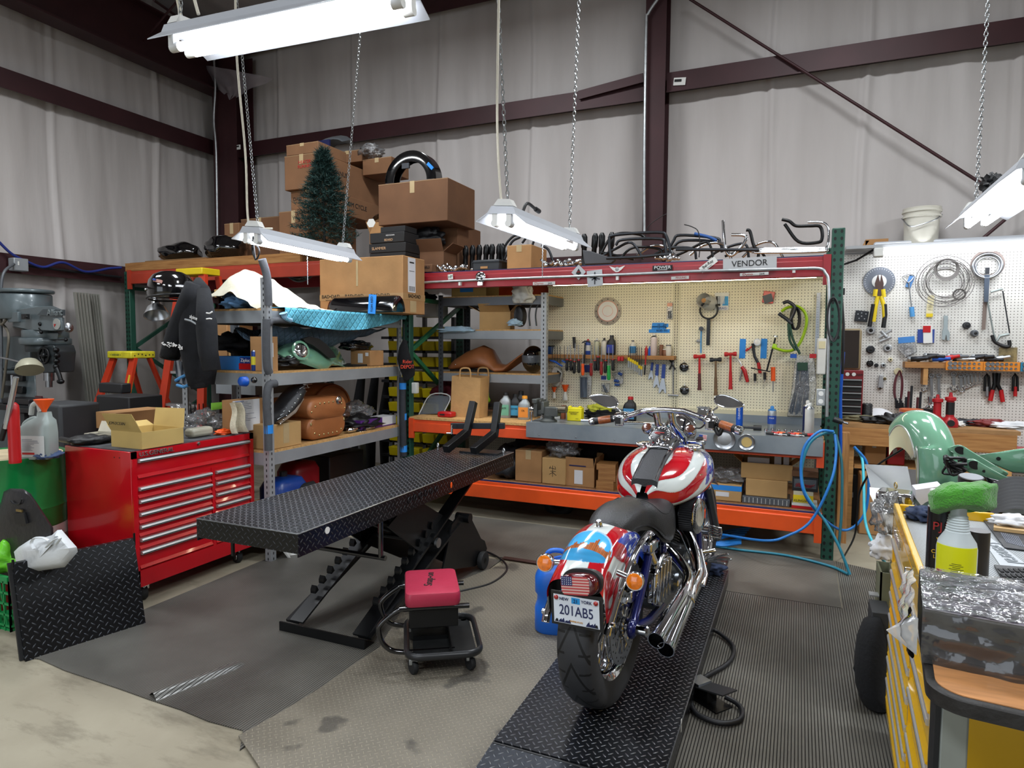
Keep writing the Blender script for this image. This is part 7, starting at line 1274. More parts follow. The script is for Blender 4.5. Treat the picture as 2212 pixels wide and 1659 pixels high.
D().box(mx0+.02,mx1-.02,my0+.05,my1-.05,.006,.05).bD('base_frame',bM_,t);D().tu([(mx1,my0,DZ-.002),(mx1,my1,DZ-.002)],.0028,6).bD('edge',sE,t)
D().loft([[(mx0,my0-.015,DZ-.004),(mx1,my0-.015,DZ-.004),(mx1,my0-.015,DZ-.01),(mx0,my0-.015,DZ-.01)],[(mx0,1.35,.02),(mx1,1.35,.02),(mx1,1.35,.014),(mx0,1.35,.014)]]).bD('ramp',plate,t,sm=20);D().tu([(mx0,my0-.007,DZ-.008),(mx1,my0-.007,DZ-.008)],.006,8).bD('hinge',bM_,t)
D().pr_([(mx1-.004,my0-.015,DZ-.01),(mx1-.004,1.35,.015),(mx1-.004,my0-.015,.015)],(.004,0,0)).bD('ramp_side',bM_,t)
c=P(1540,1260,X=mx1+.004);D().cb((mx1+.001,c.y-.95,.09),(.002,.012,.05)).bD('sticker',wh,t)
rag('shop_rag','navy blue rag crumpled on the far end of the lowered lift',P(1537,1238,Z=DZ+.0),(.075,.06,.045),dN,91)
t=TH('ramp_plate','black diamond plate ramp leaning upright against the red tool chest','ramp',P(180,1390,Z=0));c=[P(55,1430,Z=.0),P(315,1348,Z=.0)]
a0=c[0];a1=c[1];up0=P(28,1218,Y=a0.y+.04);up1=P(290,1163,Y=a1.y+.04)
n=(a1-a0).cross(VX(0,0,1)).normalized()*-.03
dm=C('black_plate_leaning','0c0e12',.3,.35,.15,3,coat=.3)
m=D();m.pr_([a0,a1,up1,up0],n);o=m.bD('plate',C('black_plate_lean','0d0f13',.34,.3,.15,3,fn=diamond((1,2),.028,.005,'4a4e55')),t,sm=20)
D().cyl(up1+VX(0,0,.03),up1+VX(0,0,-.04),.006).cyl(up0+VX(0,0,.02),up0+VX(0,0,-.03),.006).bD('hinge_pin',bM_,t)
D().bar(a0+n*1.1,up0+n*1.1,.03,.02).bD('side_flange',rU,t)
c=P(281,1154,X=-3.53)
def pedal(o,rz,lab):
 t=TH('foot_pedal',lab,'foot pedal',o);T_=rot(o,rz);q=D();q.M=T_;q.box(-.05,.05,-.09,.09,0,.006).box(-.03,.03,-.02,.08,.006,.06).bD('base',bM_,t)
 q=D();q.M=T_@rot((0,-.03,.07),0,-.22);q.box(-.045,.045,-.09,.07,0,.006).bD('treadle',C('worn_steel','46484a',.35,.6,.2),t);q=D();q.M=T_;q.cyl((0,.08,.03),(0,.12,.03),.01).bD('fitting',C('brass','a08a58',.3,.8),t);q=D();q.M=T_;q.box(-.04,.04,.02,.085,.062,.075).bD('cover',sE,t);return t
p=P(1530,1515,Z=.006);pedal(p,.95,'black steel foot pedal on the ribbed mat beside the lowered lift');hb2=C('black_hose','15161a',.5)
so('hydraulic_hose','thick black hose from the lowered lift looping around the foot pedal','hose',D().tu(bez([P(1522,1363,Z=.07),P(1545,1362,Z=.03),P(1583,1395,Z=.02),P(1575,1430,Z=.02),P(1525,1462,Z=.02),P(1496,1490,Z=.02),P(1493,1520,Z=.02),P(1510,1545,Z=.02),P(1560,1562,Z=.02),P(1597,1555,Z=.02),P(1603,1535,Z=.02),P(1590,1518,Z=.025),P(1566,1505,Z=.035)],7),.011,10),hb2)
p=P(1018,1195,Z=.006);pedal(p,-.5,'black steel foot pedal on the floor behind the raised lift')
so('hydraulic_hose','thin black hose curving from the far foot pedal to the rolling stool','hose',D().tu(bez([P(1035,1188,Z=.03),P(1062,1196,Z=.015),P(1090,1215,Z=.015),P(1093,1235,Z=.015),P(1060,1260,Z=.015),P(1000,1276,Z=.015),P(940,1290,Z=.015)],6),.007,8),hb2)
c=VX(-1.63,2.66,.012);c=(P(878,1478,Z=.012)+P(1003,1468,Z=.012))/2;fx=(P(1003,1468,Z=.012)-P(878,1478,Z=.012)).normalized();fyv=VX(-fx.y,fx.x,0)
t=TH('rolling_stool','rolling mechanic stool with a pinkish red padded seat and a black parts tray','stool',c);G=lambda x,y,z:c+fx*x+fyv*y+VX(0,0,z)
RM=Matrix((fx,fyv,VX(0,0,1))).transposed().to_4x4();RM.translation=c
zt=.40;
sa,sb,sc_,sd=P(875,1310,Z=.345),P(994,1305,Z=.345),P(994,1246,Z=.40),P(884,1246,Z=.40)
seatm=C('pink_red_vinyl','a62c45',.35,0,.05,8,bump=.1,bs=60)
sx_,sy_=.245,.335
def inv(p):q=RM.inverted()@p;return q
s0=inv(P(875,1308,Z=.33));s1=inv(P(996,1303,Z=.33));cx_s=(s0.x+s1.x)/2;wS=s1.x-s0.x;y0s=(s0.y+s1.y)/2
m=D();m.M=RM;L=[]
for z,k in((.305,.97),(.32,1),(.355,1),(.368,.97),(.373,.85)):
 hw,hd=wS/2*k,.175*k;r=.03;lp=[]
 for qx,qy,a0_ in((hw-r,hd-r,0),(-hw+r,hd-r,pi/2),(-hw+r,-hd+r,pi),(hw-r,-hd+r,1.5*pi)):
  for i in rN(5):a=a0_+pi/2*i/4;lp.append((cx_s+qx+r*cos(a),y0s+.175+qy+r*sin(a),z))
 L.append(lp)
m.loft(L);m.bD('seat_cushion',seatm,t)
text('lettering','Snap-on',.058,RM@VX(cx_s-.01,y0s+.19,.3735),RM.to_3x3()@VX(.1,1,0),RM.to_3x3()@VX(-1,.1,0),ink,t)
m=D();m.M=RM;m.box(cx_s-wS/2+.02,cx_s+wS/2-.01,y0s+.03,y0s+.31,.19,.304);m.bD('drawer_box',bM_,t,bv=.005)
def loop2(x0,x1,y0,y1,z):
 r=.07;lp=[]
 for qx,qy,a0_ in((x1-r,y1-r,0),(x0+r,y1-r,pi/2),(x0+r,y0+r,pi),(x1-r,y0+r,1.5*pi)):
  for i in rN(6):a=a0_+pi/2*i/5;lp.append(RM@VX(qx+r*cos(a),qy+r*sin(a),z))
 return lp
xa,xb=-.13,.17
for y in(y0s+.02,y0s+.32):
 pts=[(xb-.0,y,.295),(cx_s-.12,y,.295),(xa-.05,y,.285),(xa-.12,y,.23),(xa-.13,y,.19),(xa-.1,y,.12),(xa-.02,y,.085),(.1,y,.08)]
 m=D();m.tu(bez([RM@VV(p)for p in pts],6),.0125,10);m.bD('frame_tube',bG,t)
m=D();m.M=RM;m.box(-.1,.2,y0s-.06,y0s+.34,.083,.09);m.bD('tray',C('tray_dark','2d2f30',.35,.4,.25,14),t)
m=D();m.tu(loop2(-.13,.22,y0s-.08,y0s+.36,.1),.014,8,closed=True,flat=1.3);m.bD('tray_rim',C('rim_grey','2c2d2f',.35,.3),t)
m=D();m.M=RM;m.box(-.1,.075,y0s+.12,y0s+.128,.09,.112).box(.075,.083,y0s-.06,y0s+.33,.09,.112);m.bD('tray_divider',bM_,t)
for x,y in((-.1,y0s-.03),(.17,y0s-.03),(-.1,y0s+.33),(.17,y0s+.33)):
 q=RM@VX(x,y,0);D().la([(.016,-.012),(.033,-.012),(.036,-.004),(.036,.004),(.033,.012),(.016,.012)],q+VX(0,0,.036),fx+fyv*.5,20).bD('caster_wheel',rU,t,sm=30);D().cb(q+VX(0,0,.062),(.04,.03,.03),rz=atan2(fx.y,fx.x)).cyl(q+VX(0,0,.07),q+VX(0,0,.09),.018).bD('caster_fork',zinc,t,bv=.004)
o=P(1215,1375,Z=.012)+VX(-.045,.1,0);t=TH('water_jug','bright blue plastic water jug standing left of the motorcycle rear wheel','jug',o);jb=C('jug_blue','1f66c9',.35,0,.06)
m=D();m.M=rot(o,.25);m.loft([[VX(.14*k*(abs(cos(g))**.55)*(1 if cos(g)>0 else-1)+dx,.11*k*(abs(sin(g))**.55)*(1 if sin(g)>0 else-1),z)for g in[2*pi*i/32 for i in rN(32)]]for z,k,dx in((0,.93,0),(.012,1,0),(.13,1,0),(.15,.95,.004),(.2,.94,.004),(.22,1,0),(.3,1,0),(.36,.85,.02),(.39,.5,.04),(.4,.25,.05))]);m.bD('body',jb,t)
m=D();m.M=rot(o,.25);m.cyl((.05,0,.4),(.05,0,.43),.03).bD('cap',C('jug_cap','184f9a',.35),t);m=D();m.M=rot(o,.25);m.tu(bez([(-.1,0,.33),(-.07,0,.42),(.0,0,.43),(.03,0,.4)],5),.014,8).bD('handle',jb,t)
P0=P
def P(x,y,X=None,Y=None,Z=None):return P0(x,y,X,Y+.1 if Y is not None else None,Z)
BM=Matrix.Translation((-.70,2.58,DZ))@Matrix.Rotation(rD(-6.0),4,'Z')@Matrix.Rotation(rD(-1.2),4,'Y')
BO=BM@VX(0,0,0);bike=TH('motorcycle','chrome cruiser motorcycle painted with an American flag on the lowered lift','motorcycle',BO)
def L_(x,y,z):return BM@VX(x,y,z)
def bp(name,mb,m,sub=None,**k):return mb.bD(name,m,sub or bike,**k)
def lb_():q=D();q.M=BM;return q
paint=C('flag_paint','ffffff',.13,0,0,attr='paint',coat=1);mblue=C('metallic_blue','111a5c',.2,.3,.1,coat=.8)
def hx(c):c=[int(c[i:i+2],16)/255 for i in(0,2,4)];return tuple(v/12.92 if v<=.04045 else((v+.055)/1.055)**2.4 for v in c)
CW,CR_,CB,CLB,CBR,CGY=[hx(c)for c in('d4dbd9','b3101e','1c3faa','3f9fd6','9c5a32','a8b8ba')]
def star(u,v,r):
 a=atan2(u,v);d=sqrt(u*u+v*v);k=(a/(2*pi/5)+10)%1;k=min(k,1-k)*2
 return d<r*(1-.58*k**.75)
def shade(c,f):return tuple(max(0,min(1,q*f))for q in c)
def waves(s,t,n=6.5,ph=0.,bend=.12):
 w=s*n+bend*n*sin(t*6.0+ph+s*2)+.35*sin(t*11+ph*2)
 k=w-math.floor(w);i=int(math.floor(w));c=CR_ if i%2 else CW
 edge=min(k,1-k)
 f=1-.22*max(0,.12-edge)/.12
 if c is CW:f-=.12*(sin(t*26+s*9)*.5+.5)*(.4+.6*sin(s*30)**2)
 else:f-=.22*(sin(t*17+s*14)*.5+.5)
 return shade(c,f)
class VM(D):
 def paintgrid(s,f,col,nu,nv):
  n0=len(s.v);s.grid(f,nu,nv);s.vc=(s.vc or[])+[('c',0)]*0
  s.cols=getattr(s,'cols',[])+[col(i/nu,j/nv)for j in rN(nv+1)for i in rN(nu+1)]
 def fin(s,name,m,parent,**k):
  s.vc=None;o=s.bD(name,m,parent,**k);ca=o.data.color_attributes.new('paint','FLOAT_COLOR','POINT')
  ca.data.foreach_set('color',[x for c in s.cols for x in(c[0],c[1],c[2],1.)]);return o
st=[(.50,.03,.735,.665),(.54,.085,.77,.645),(.60,.15,.805,.635),(.68,.195,.84,.635),(.78,.225,.868,.64),(.90,.237,.885,.655),(1.0,.225,.888,.68),(1.07,.195,.876,.715),(1.12,.14,.855,.75),(1.15,.07,.83,.78)]
st=[(a,b,c+.05,d+.045)for a,b,c,d in st]
def smp(tab,t):
 k=t*(len(tab)-1);i=min(int(k),len(tab)-2);f=k-i;f2=f;a,b=tab[i],tab[i+1]
 p0=tab[max(i-1,0)];p3=tab[min(i+2,len(tab)-1)]
 return[.5*((2*b0)+(c0-a0)*f+(2*a0-5*b0+4*c0-d0)*f*f+(3*b0-a0-3*c0+d0)*f**3)for a0,b0,c0,d0 in zip(p0,a,b,p3)]
for sgn in(-1,1):
 def tf(u,v,sgn=sgn):
  y,hw,zt_,zb=smp(st,u);th=pi*v;x=.012+(hw-.012)*(sin(th)**.72 if v not in(0,1)else 0);zc=zb+(zt_-zb)*.42
  z=zc+(zt_-zc)*(abs(cos(th))**.85)if v<.5 else zc-(zc-zb)*(abs(cos(th))**.7)
  z-=.02*max(0,1-x/.06)*(1-u)
  return L_(sgn*x,y,z)
 def tc_(u,v,sgn=sgn):
  fb=.54+.05*sin(v*9)-(.10*max(0,v-.2))-(.0 if sgn>0 else-.05)
  if v<.52 and u>fb or(u>.93):
   for k in rN(7):
    cu,cv=fb+.07+.09*(k%2),.06+.075*k
    if star((u-cu)*.65,(v-cv)*.5,.032):return shade(CW,1.05)
   return shade(CB,.8+.3*noise.noise(VX(u*9,v*9,0)))
  if sgn>0:
   e=((u-.62)/.2)**2+((v-.40)/.085)**2+1.1*noise.noise(VX(u*22,v*26,4))
   if e<.55:return shade(CBR if noise.noise(VX(u*50,v*14,1))>-.1 else hx('e8ddc8'),.65+.5*noise.noise(VX(u*60,v*40,2))+.1)
  elif((u-.8)/.07)**2+((v-.33)/.07)**2+noise.noise(VX(u*30,v*26,9))<.5:return shade(CBR,.8)
  return waves(v*.85+u*.30*(1 if sgn>0 else .8),u+v*.3,8.2,.7 if sgn>0 else 2.6,.1)
 m=VM();m.paintgrid(tf,tc_,230,170);m.fin('fuel_tank',paint,bike,sm=180)
 ccap=L_(sgn*.13,.93,.934);n_z=(L_(sgn*.03,0,1)-L_(0,0,0)).normalized()
 m=D();m.la([(.04,-.005),(.041,.006),(.037,.012),(.02,.015),(.004,.016)],ccap,n_z+VX(0,-.12,0),28)
 for i in rN(12):a=i*pi/6;m.ball(ccap+VX(cos(a)*.04,sin(a)*.04,.004+sgn*0),(.008,.008,.006),8,5)
 bp('fuel_cap',m,ch_)
dp=[(.53,.772,.064),(.60,.812,.063),(.68,.855,.062),(.80,.892,.06),(.90,.91,.055),(.97,.915,.05)]
dp=[(a,b+.05,c)for a,b,c in dp]
m=lb_();m.loft([[(-w,y,z-.03),(-w,y,z),(-w*.6,y,z+.007),(w*.6,y,z+.007),(w,y,z),(w,y,z-.03)]for y,z,w in dp]);bp('dash_panel',m,C('dash_leather','2a2b2e',.55,0,.1,bump=.2,bs=150))
for s in(-1,1):m=lb_();m.tu([(s*w*.84,y,z+.006)for y,z,w in dp],.004,6);bp('dash_trim',m,ch_)
m=lb_();m.tu([(-.06,.775,.945),(0,.772,.952),(.06,.775,.945)],.007,8).ball((-.058,.775,.947),.011).ball((.058,.775,.947),.011);bp('dash_clasp',m,ch_)
sc=P(1427,942,Y=3.40);sn=(L_(0,-.66,.75)-L_(0,0,0)).normalized()
D().la([(.04,-.05),(.055,-.03),(.06,0),(.06,.012),(.054,.016),(.05,.012)],sc,sn,36).bD('speedometer',ch_,bike)
sp=bike.children[-1]if False else None
D().la([(.05,.0125),(.049,.013)],sc,sn,36).bD('speedometer_dial',C('dial_black','16161a',.3),bike)
m=D();F_=fR(sc+sn*.0145,sn)
for i in rN(13):a=rD(-40+i*21.6);p=VX(cos(a)*.039,sin(a)*.039,0);q=VX(cos(a)*.046,sin(a)*.046,0);m.bar(F_@p,F_@q,.003,.0008,sn)
m.bD('dial_marks',inkw,bike);m=D();m.bar(F_@VX(0,0,.001),F_@VX(-.034,.008,.001),.003,.001,sn);m.bar(F_@VX(-.028,.012,.0005),F_@VX(.02,.012,.0005),.004,.0008,sn).bD('needle',inkred,bike)
m=D();c=L_(0,.85,.965);m.la([(.036,0),(.038,.008),(.03,.014),(.022,.016)],c,sn,26).la([(.018,.016),(.02,.03),(.014,.038)],c,sn,20).cb(c+sn*.042,(.012,.03,.016)).bD('ignition_switch',ch_,bike)
ss=[(-.01,.05,.685,.66),(.03,.078,.712,.655),(.10,.095,.735,.655),(.20,.1,.745,.65),(.29,.1,.738,.63),(.35,.12,.735,.60),(.42,.138,.72,.545),(.5,.146,.715,.525),(.58,.138,.727,.555),(.65,.108,.738,.60),(.70,.07,.73,.64),(.735,.035,.71,.665)]
ss=[(a,b,c+.045,d+.04)for a,b,c,d in ss]
def sf(u,v):
 y,hw,zt_,zb=smp(ss,u);th=pi*(v-.5)*1.08;x=hw*math.copysign(abs(sin(th))**.8,th);
 dish=-.02*math.exp(-((y-.5)/.12)**2)*math.exp(-(x/.09)**2)
 k=abs(cos(min(abs(th),pi/2)))
 z=zb+(zt_-zb)*k**.62+dish
 return L_(x,y,z)
bp('seat',D().grid(sf,90,60),le_,sm=180)
bp('seat_base',D().loft([[L_(x*hw*.93,y,z)for x,z in((-1,zb+.004),(1,zb+.004),(1,zb-.018),(-1,zb-.018))]for y,hw,zt_,zb in ss]),bk_)
for s in(-1,1):
 m=D();m.tu([sf(u,.5+s*(.31-.16*math.exp(-((u-.42)/.07)**2)*1.2))for u in[.36+.5*i/30 for i in rN(31)]],.0022,5);bp('seam',m,C('seam_black','060607',.7))
text('lettering','Tattoo',.016,sf(.36,.72)+VX(.004,-.004,.004),(1,.5,-.3),(-.2,.3,1),C('emboss_grey','4a4b50',.5),bike)
c=L_(.0,-.035,.728);m=D();m.la([(.016,0),(.018,.006),(.012,.012),(.013,.03),(.009,.036)],c,L_(0,-.25,1)-L_(0,0,0),16).bD('seat_bolt',ch_,bike)
RA,AZ=.395,.345
def ff(u,v):
 s=(v-.5)*2;a=rD(42-u*(42+50+20*min(1,abs(s)/.8)**3));flare=.012*max(0,u-.85)/.15
 hw=.108+flare;r=RA+.01*max(0,u-.8)
 if abs(s)<.62:q=s/.62*pi/2;x=hw*sin(q)*.985;rr=r-.07+.07*cos(q)**.9 if abs(q)<pi/2-.001 else r-.07
 else:x=math.copysign(hw,s);rr=r-.07-(abs(s)-.62)/.38*(.085 if u>.12 else .05)
 if abs(s)>=.62:x=math.copysign(hw*(.985+.015*min(1,(abs(s)-.62)*8)),s)
 return L_(x,rr*sin(a),AZ+rr*cos(a))
def fc(u,v):
 s=(v-.5)*2
 if s>.42 and u<.50+.1*sin(v*12):
  for k in rN(6):
   if star((u-.12-.12*(k%3))*1.1,(v-.76-.10*(k//3))*1.0,.04):return shade(CW,1)
  return shade(CB,.9+.3*noise.noise(VX(u*9,v*7,3)))
 e=((u-.73)/.145)**2+((s+.04)/.50)**2
 if e<1:
  h=.75-.045*(abs(noise.noise(VX(round(s*34)*3.1,7,0)))*2.2+.25)-.02*s
  if u>.775+.01*s:return shade(CLB,.75+.25*noise.noise(VX(u*30,s*3,2)))
  if u>h:return shade(CBR,.75+.5*(int(s*70)%2)+.2*noise.noise(VX(s*40,u*50,1)))
  g=(u-.58)/.2;return tuple(a*(1-g*.0)+b*0 for a,b in zip(shade(CLB,1.15-.25*e*0+.1*noise.noise(VX(u*20,s*5,5))),CW))if e<.82 else tuple(.5*a+.5*b for a,b in zip(CLB,CW))
 if abs(s)>.5:return waves(u*.5+abs(s)*.45,u*1.2,6.5,1.1 if s>0 else 2.2,.12)
 w=s*2.9+.5+.06*sin(u*9);i=int(math.floor(w));k=w-i
 row=u<.34+.03*sin(s*4)
 c=CR_ if(i+(1 if row else 0))%2 else CW
 return shade(c,1-.15*(sin(u*40+s*3)*.5+.5)*(1 if c is CW else .9)-(.25 if abs(u-.34-.03*sin(s*4))<.008 else 0))
m=VM();m.paintgrid(ff,fc,240,180);m.fin('rear_fender',paint,bike,sm=180)
bp('fender_lining',D().grid(lambda u,v:L_(0,0,AZ).lerp(ff(u*.995,.02+v*.96),.975),40,30),bk_,sm=180)
for s in(-1,1):
 pts=[(s*.125,.25*1.0,.65),(s*.125,.20,.665),(s*.128,.02,.635),(s*.128,-.14,.55),(s*.126,-.255,.45),(s*.124,-.285,.41)]
 m=lb_();m.tu(bez(pts,6),.017,10,flat=.55);bp('fender_strut',m,ch_)
 for y,z in((.17,.66),(-.26,.44),(-.03,.61)):m=lb_();m.la([(.012,0),(.012,.012),(.006,.016)],(s*.135,y,z),(s,0,0),12);bp('strut_bolt',m,ch_)
amber=C('amber_lens','ee7a12',.12,0,.25,60,coat=1,spec=.8)
for s,c,e,nm in((-1,P(1177,1216,Y=2.26),(P(1240,1216,Y=2.29)),0),(1,P(1371,1256,Y=2.27),P(1333,1236,Y=2.29),1)):
 d=(VX(0,-1,.12)).normalized();t=D().la([(.008,.055),(.022,.05),(.032,.03),(.0355,.005),(.0355,0),(.033,-.004)],c,-d,28).bD('turn_signal',ch_,bike)
 D().la([(.031,.002),(.029,.008),(.015,.013),(.003,.014)],c,d,28).bD('lens',amber,t);D().torus(c+d*.004,.02,.0012,d,24,5).torus(c+d*.009,.01,.0012,d,20,5).bD('lens_ring',C('amber_dark','b04808',.3),t)
 D().tu([c-d*.02,e],.0115,12).bD('stalk',ch_,t)
tc0=P(1250,1264,Y=2.15);tl=D();tm=rot(tc0,rD(-6.8),-.1,rD(-8))
tl.M=tm;tl.loft([[(.072*k*math.copysign(abs(cos(a))**.75,cos(a)),-yy,.042*k*math.copysign(abs(sin(a))**.75,sin(a)))for a in[2*pi*i/36 for i in rN(36)]]for yy,k in((-.07,.8),(-.03,1.0),(0,1),(.01,.95),(.014,.8))])
o=tl.bD('tail_lamp',C('dark_red_lens','4c0a12',.1,0,.1,coat=1),bike)
q=D();q.M=tm
for i in rN(13):zz=.03-i*.005;ww=.055*(1-max(0,abs(zz)-.02)*14);q.box(-ww-.008,ww-.006,-.0165,-.014,zz-.0025,zz+.0025)if i%2==0 else None
q.bD('flag_stripes',C('lens_red','b0383c',.3),o);q=D();q.M=tm
for i in rN(13):zz=.03-i*.005;ww=.055*(1-max(0,abs(zz)-.02)*14);q.box(-ww-.008,ww-.006,-.0165,-.014,zz-.0025,zz+.0025)if i%2 else None
q.bD('flag_white_stripes',C('lens_pink','c9a8a0',.3),o);q=D();q.M=tm;q.box(-.062,-.018,-.0175,-.0165,.0,.033);q.bD('flag_canton',C('canton','232a5c',.4),o)
q=D();q.M=tm
for i in rN(5):
 for j in rN(4):q.la([(.0018,0),(.001,.0006)],(-.057+i*.0085,-.0175,.005+j*.0075),(0,-1,0),6)
q.bD('flag_stars',inkw,o)
q=D();q.M=tm;q.loft([[(.082*k*math.copysign(abs(cos(a))**.8,cos(a)),-yy,.052*k*math.copysign(abs(sin(a))**.8,sin(a))+.004)for a in[2*pi*i/32 for i in rN(32)]]for yy,k in((-.09,.75),(-.04,.98),(-.025,.96))]);q.bD('lamp_housing',bk_,bike)
Y_=2.135;TLc,TRc,BRc,BLc=P(1198,1281,Y=Y_+.012),P(1296,1297,Y=Y_-.01),P(1293,1361,Y=Y_-.01),P(1197,1342,Y=Y_+.012)
pc=(TLc+TRc+BRc+BLc)/4;R=((TRc-TLc)+(BRc-BLc)).normalized();U=((TLc-BLc)+(TRc-BRc)).normalized();U=(U-R*R.dot(U)).normalized();N=R.cross(U);PW,PH=.182,.104
def pl_(w,h,th,off,dx=0,dz=0):q=D();o_=pc+N*off+R*dx+U*dz;q.pr_([o_-R*w/2-U*h/2,o_+R*w/2-U*h/2,o_+R*w/2+U*h/2,o_-R*w/2+U*h/2],N*th);return q
pl_(PW+.024,PH+.022,.006,-.008).bD('plate_frame',bk_,bike);pt=pl_(PW,PH,.0015,0).bD('license_plate',C('plate_white','d6dde6',.35),bike)
def onp(x,z,o=.0022):return pc+N*o+R*x+U*z
nv=C('plate_navy','1a2350',.5,0,0)
text('plate_number','201AB5',.052,onp(0,-.003),R,U,nv,pt,squash=.82);text('plate_state','NEW',.016,onp(-.048,.038),R,U,nv,pt);text('plate_state','YORK',.016,onp(.042,.038),R,U,nv,pt)
pl_(.034,.022,.0006,.0016,-.001,.037).bD('year_sticker',C('sticker_blue','1f8ed0',.4,0,0),pt);text('sticker_year','21',.019,onp(-.001,.036,.0026),R,U,nv,pt);text('plate_motto','EMPIRE STATE',.008,onp(.0,-.04),R,U,C('motto_gold','d8a050',.5,0,0),pt)
q=D()
for i,x in eN((-.08,-.065,-.055,-.04,-.03,.045,.055,.06,.07,.078)):q.pr_([onp(x-.008,-.05,.0018),onp(x+.008,-.05,.0018),onp(x+.004,-.04+.004*(i%3),.0018),onp(x-.004,-.042,.0018)],N*.0005)
q.pr_([onp(.049,-.05,.0018),onp(.053,-.05,.0018),onp(.051,-.027,.0018)],N*.0005);q.bD('skyline_print',nv,pt)
for sx2,sz2 in((-1,1),(1,1)):D().la([(.0085,0),(.0085,.004),(.005,.007)],onp(sx2*.079,sz2*.041),N,16).bD('reflector_bolt',C('red_reflector','9c1410',.15,coat=1),bike)
for sx2 in(-1,1):D().la([(.005,0),(.004,.003)],onp(sx2*.079,-.043),N,10).bD('plate_bolt',ink,bike)
def tread(nt,b,tc,cs,c):
 q=xyz(nt,tc);y=q[1];z=q[2]-.325;x=q[0].op('ABSOLUTE')
 a=y.op('ARCTAN2',z)*(13/(2*pi))+10
 s=(x*14+a).fract()-.5;s2=(x*14-a*1+.5).fract()-.5
 g=s.op('ABSOLUTE').lt(.07).op('MAXIMUM',(q[0]*1-.0).op('ABSOLUTE').lt(0));cz=((a*2).fract()-.5).op('ABSOLUTE').lt(.06)*x.op('GREATER_THAN',.028)
 gg=g.op('MAXIMUM',cz)*((y*y+z*z).op('GREATER_THAN',.3*.3))
 setbump(nt,b,gg*-1+1,.008);mixcol(nt,b,gg*.95,'020202')
tyre_m=C('tyre_rubber','2e2f32',.62,0,.15,12,fn=tread)
def wheelpart(name,mb_local,m,sub=None,**k):
 me_o=mb_local.bD(name,m,sub or bike,**k);return me_o
q=D();q.la([(.205,-.055),(.225,-.066),(.26,-.0745),(.29,-.0735),(.309,-.063),(.3185,-.045),(.323,-.022),(.325,0),(.323,.022),(.3185,.045),(.309,.063),(.29,.0735),(.26,.0745),(.225,.066),(.205,.055)],(0,0,.325),(1,0,0),96,cap=False)
o=q.bD('rear_tyre',tyre_m,sm=35,loc=(0,0,0));o.parent=bike;o.matrix_local=Matrix.Translation(-BO)@BM;ORG[o.name]=BO
q=lb_();q.la([(.207,-.056),(.212,-.06),(.195,-.05),(.18,-.03),(.18,.03),(.195,.05),(.212,.06),(.207,.056)],(0,0,.325),(1,0,0),64,cap=False);bp('rim',q,ch_)
q=lb_();q.la([(.182,-.03),(.182,.03),(.14,.02),(.06,.04),(.06,-.04),(.14,-.02)],(0,0,.325),(1,0,0),5,cap=False)if 0 else None
for i in rN(9):
 a=2*pi*i/9;q.bar((0,.04*cos(a),.325+.04*sin(a)),(0,.19*cos(a),.325+.19*sin(a)),.03,.034,(1,0,0))
bp('spokes',q,ch_,bv=.008);q=lb_();q.cyl((-.09,0,.325),(.1,0,.325),.04).cyl((.1,0,.325),(.17,0,.325),.014);bp('hub',q,ch_)
q=lb_();q.la([(.146,.083),(.146,.088),(.105,.088),(.105,.083)],(0,0,.325),(1,0,0),48,cap=False)
for i in rN(10):a=2*pi*i/10;q.bar((.0855,.05*cos(a),.325+.05*sin(a)),(.0855,.108*cos(a+.25),.325+.108*sin(a+.25)),.014,.004,(1,0,0))
bp('brake_rotor',q,sE)
q=lb_()
for i in rN(30):a=2*pi*i/30;rr=.118+.014*(i%3)/2;q.la([(.0042,0),(.0035,.0006)],(.0885,rr*cos(a),.325+rr*sin(a)),(1,0,0),8)
bp('rotor_holes',q,ink);q=lb_();q.pr_([(.075,-.02,.43),(.075,.06,.47),(.075,.1,.42),(.075,.04,.38)],(.03,0,0)).cb((.092,.045,.445),(.05,.06,.05));bp('brake_caliper',q,ch_,bv=.006)
q=lb_();q.la([(.11,-.095),(.12,-.09),(.12,-.075),(.1,-.07)],(0,0,.325),(1,0,0),40);bp('belt_pulley',q,bM_)
for s in(-1,1):q=lb_();q.tu([(s*.125,0,.325),(s*.125,.03,.37),(s*.125,.12,.46),(s*.12,.22,.56)],.019,12).tu([(s*.125,0,.325),(s*.125,.2,.28),(s*.12,.42,.27)],.02,12).ball((s*.125,0,.325),(.022,.045,.04));bp('swing_arm',q,mblue)
q=lb_();q.cyl((.14,0,.325),(.185,0,.325),.021).la([(.023,.185),(.018,.192)],(0,0,.325),(1,0,0),18);bp('axle_nut',q,ch_);q=lb_();q.cyl((-.19,0,.325),(-.14,0,.325),.018);bp('axle_end',q,ch_)
q=lb_()
for s in(-1,1):q.tu(bez([(s*.06,.1,.57),(s*.1,.3,.58),(s*.1,.5,.55),(s*.1,.5,.2),(s*.1,.9,.17),(s*.1,1.2,.22),(s*.07,1.22,.6),(s*.03,1.15,.8)],4),.016,10)
q.tu([(0,.5,.6),(0,1.15,.8)],.03,10);bp('frame_tubes',q,mblue)
q=lb_();q.cyl((-.14,.78,.33),(.15,.78,.33),.13,n=28).cyl((-.16,.95,.27),(.14,.95,.27),.09,n=24).cyl((-.14,.52,.33),(.13,.52,.33),.12,n=24);bp('crankcase',q,C('case_grey_metal','8c9094',.25,.9,.1),bv=.006)
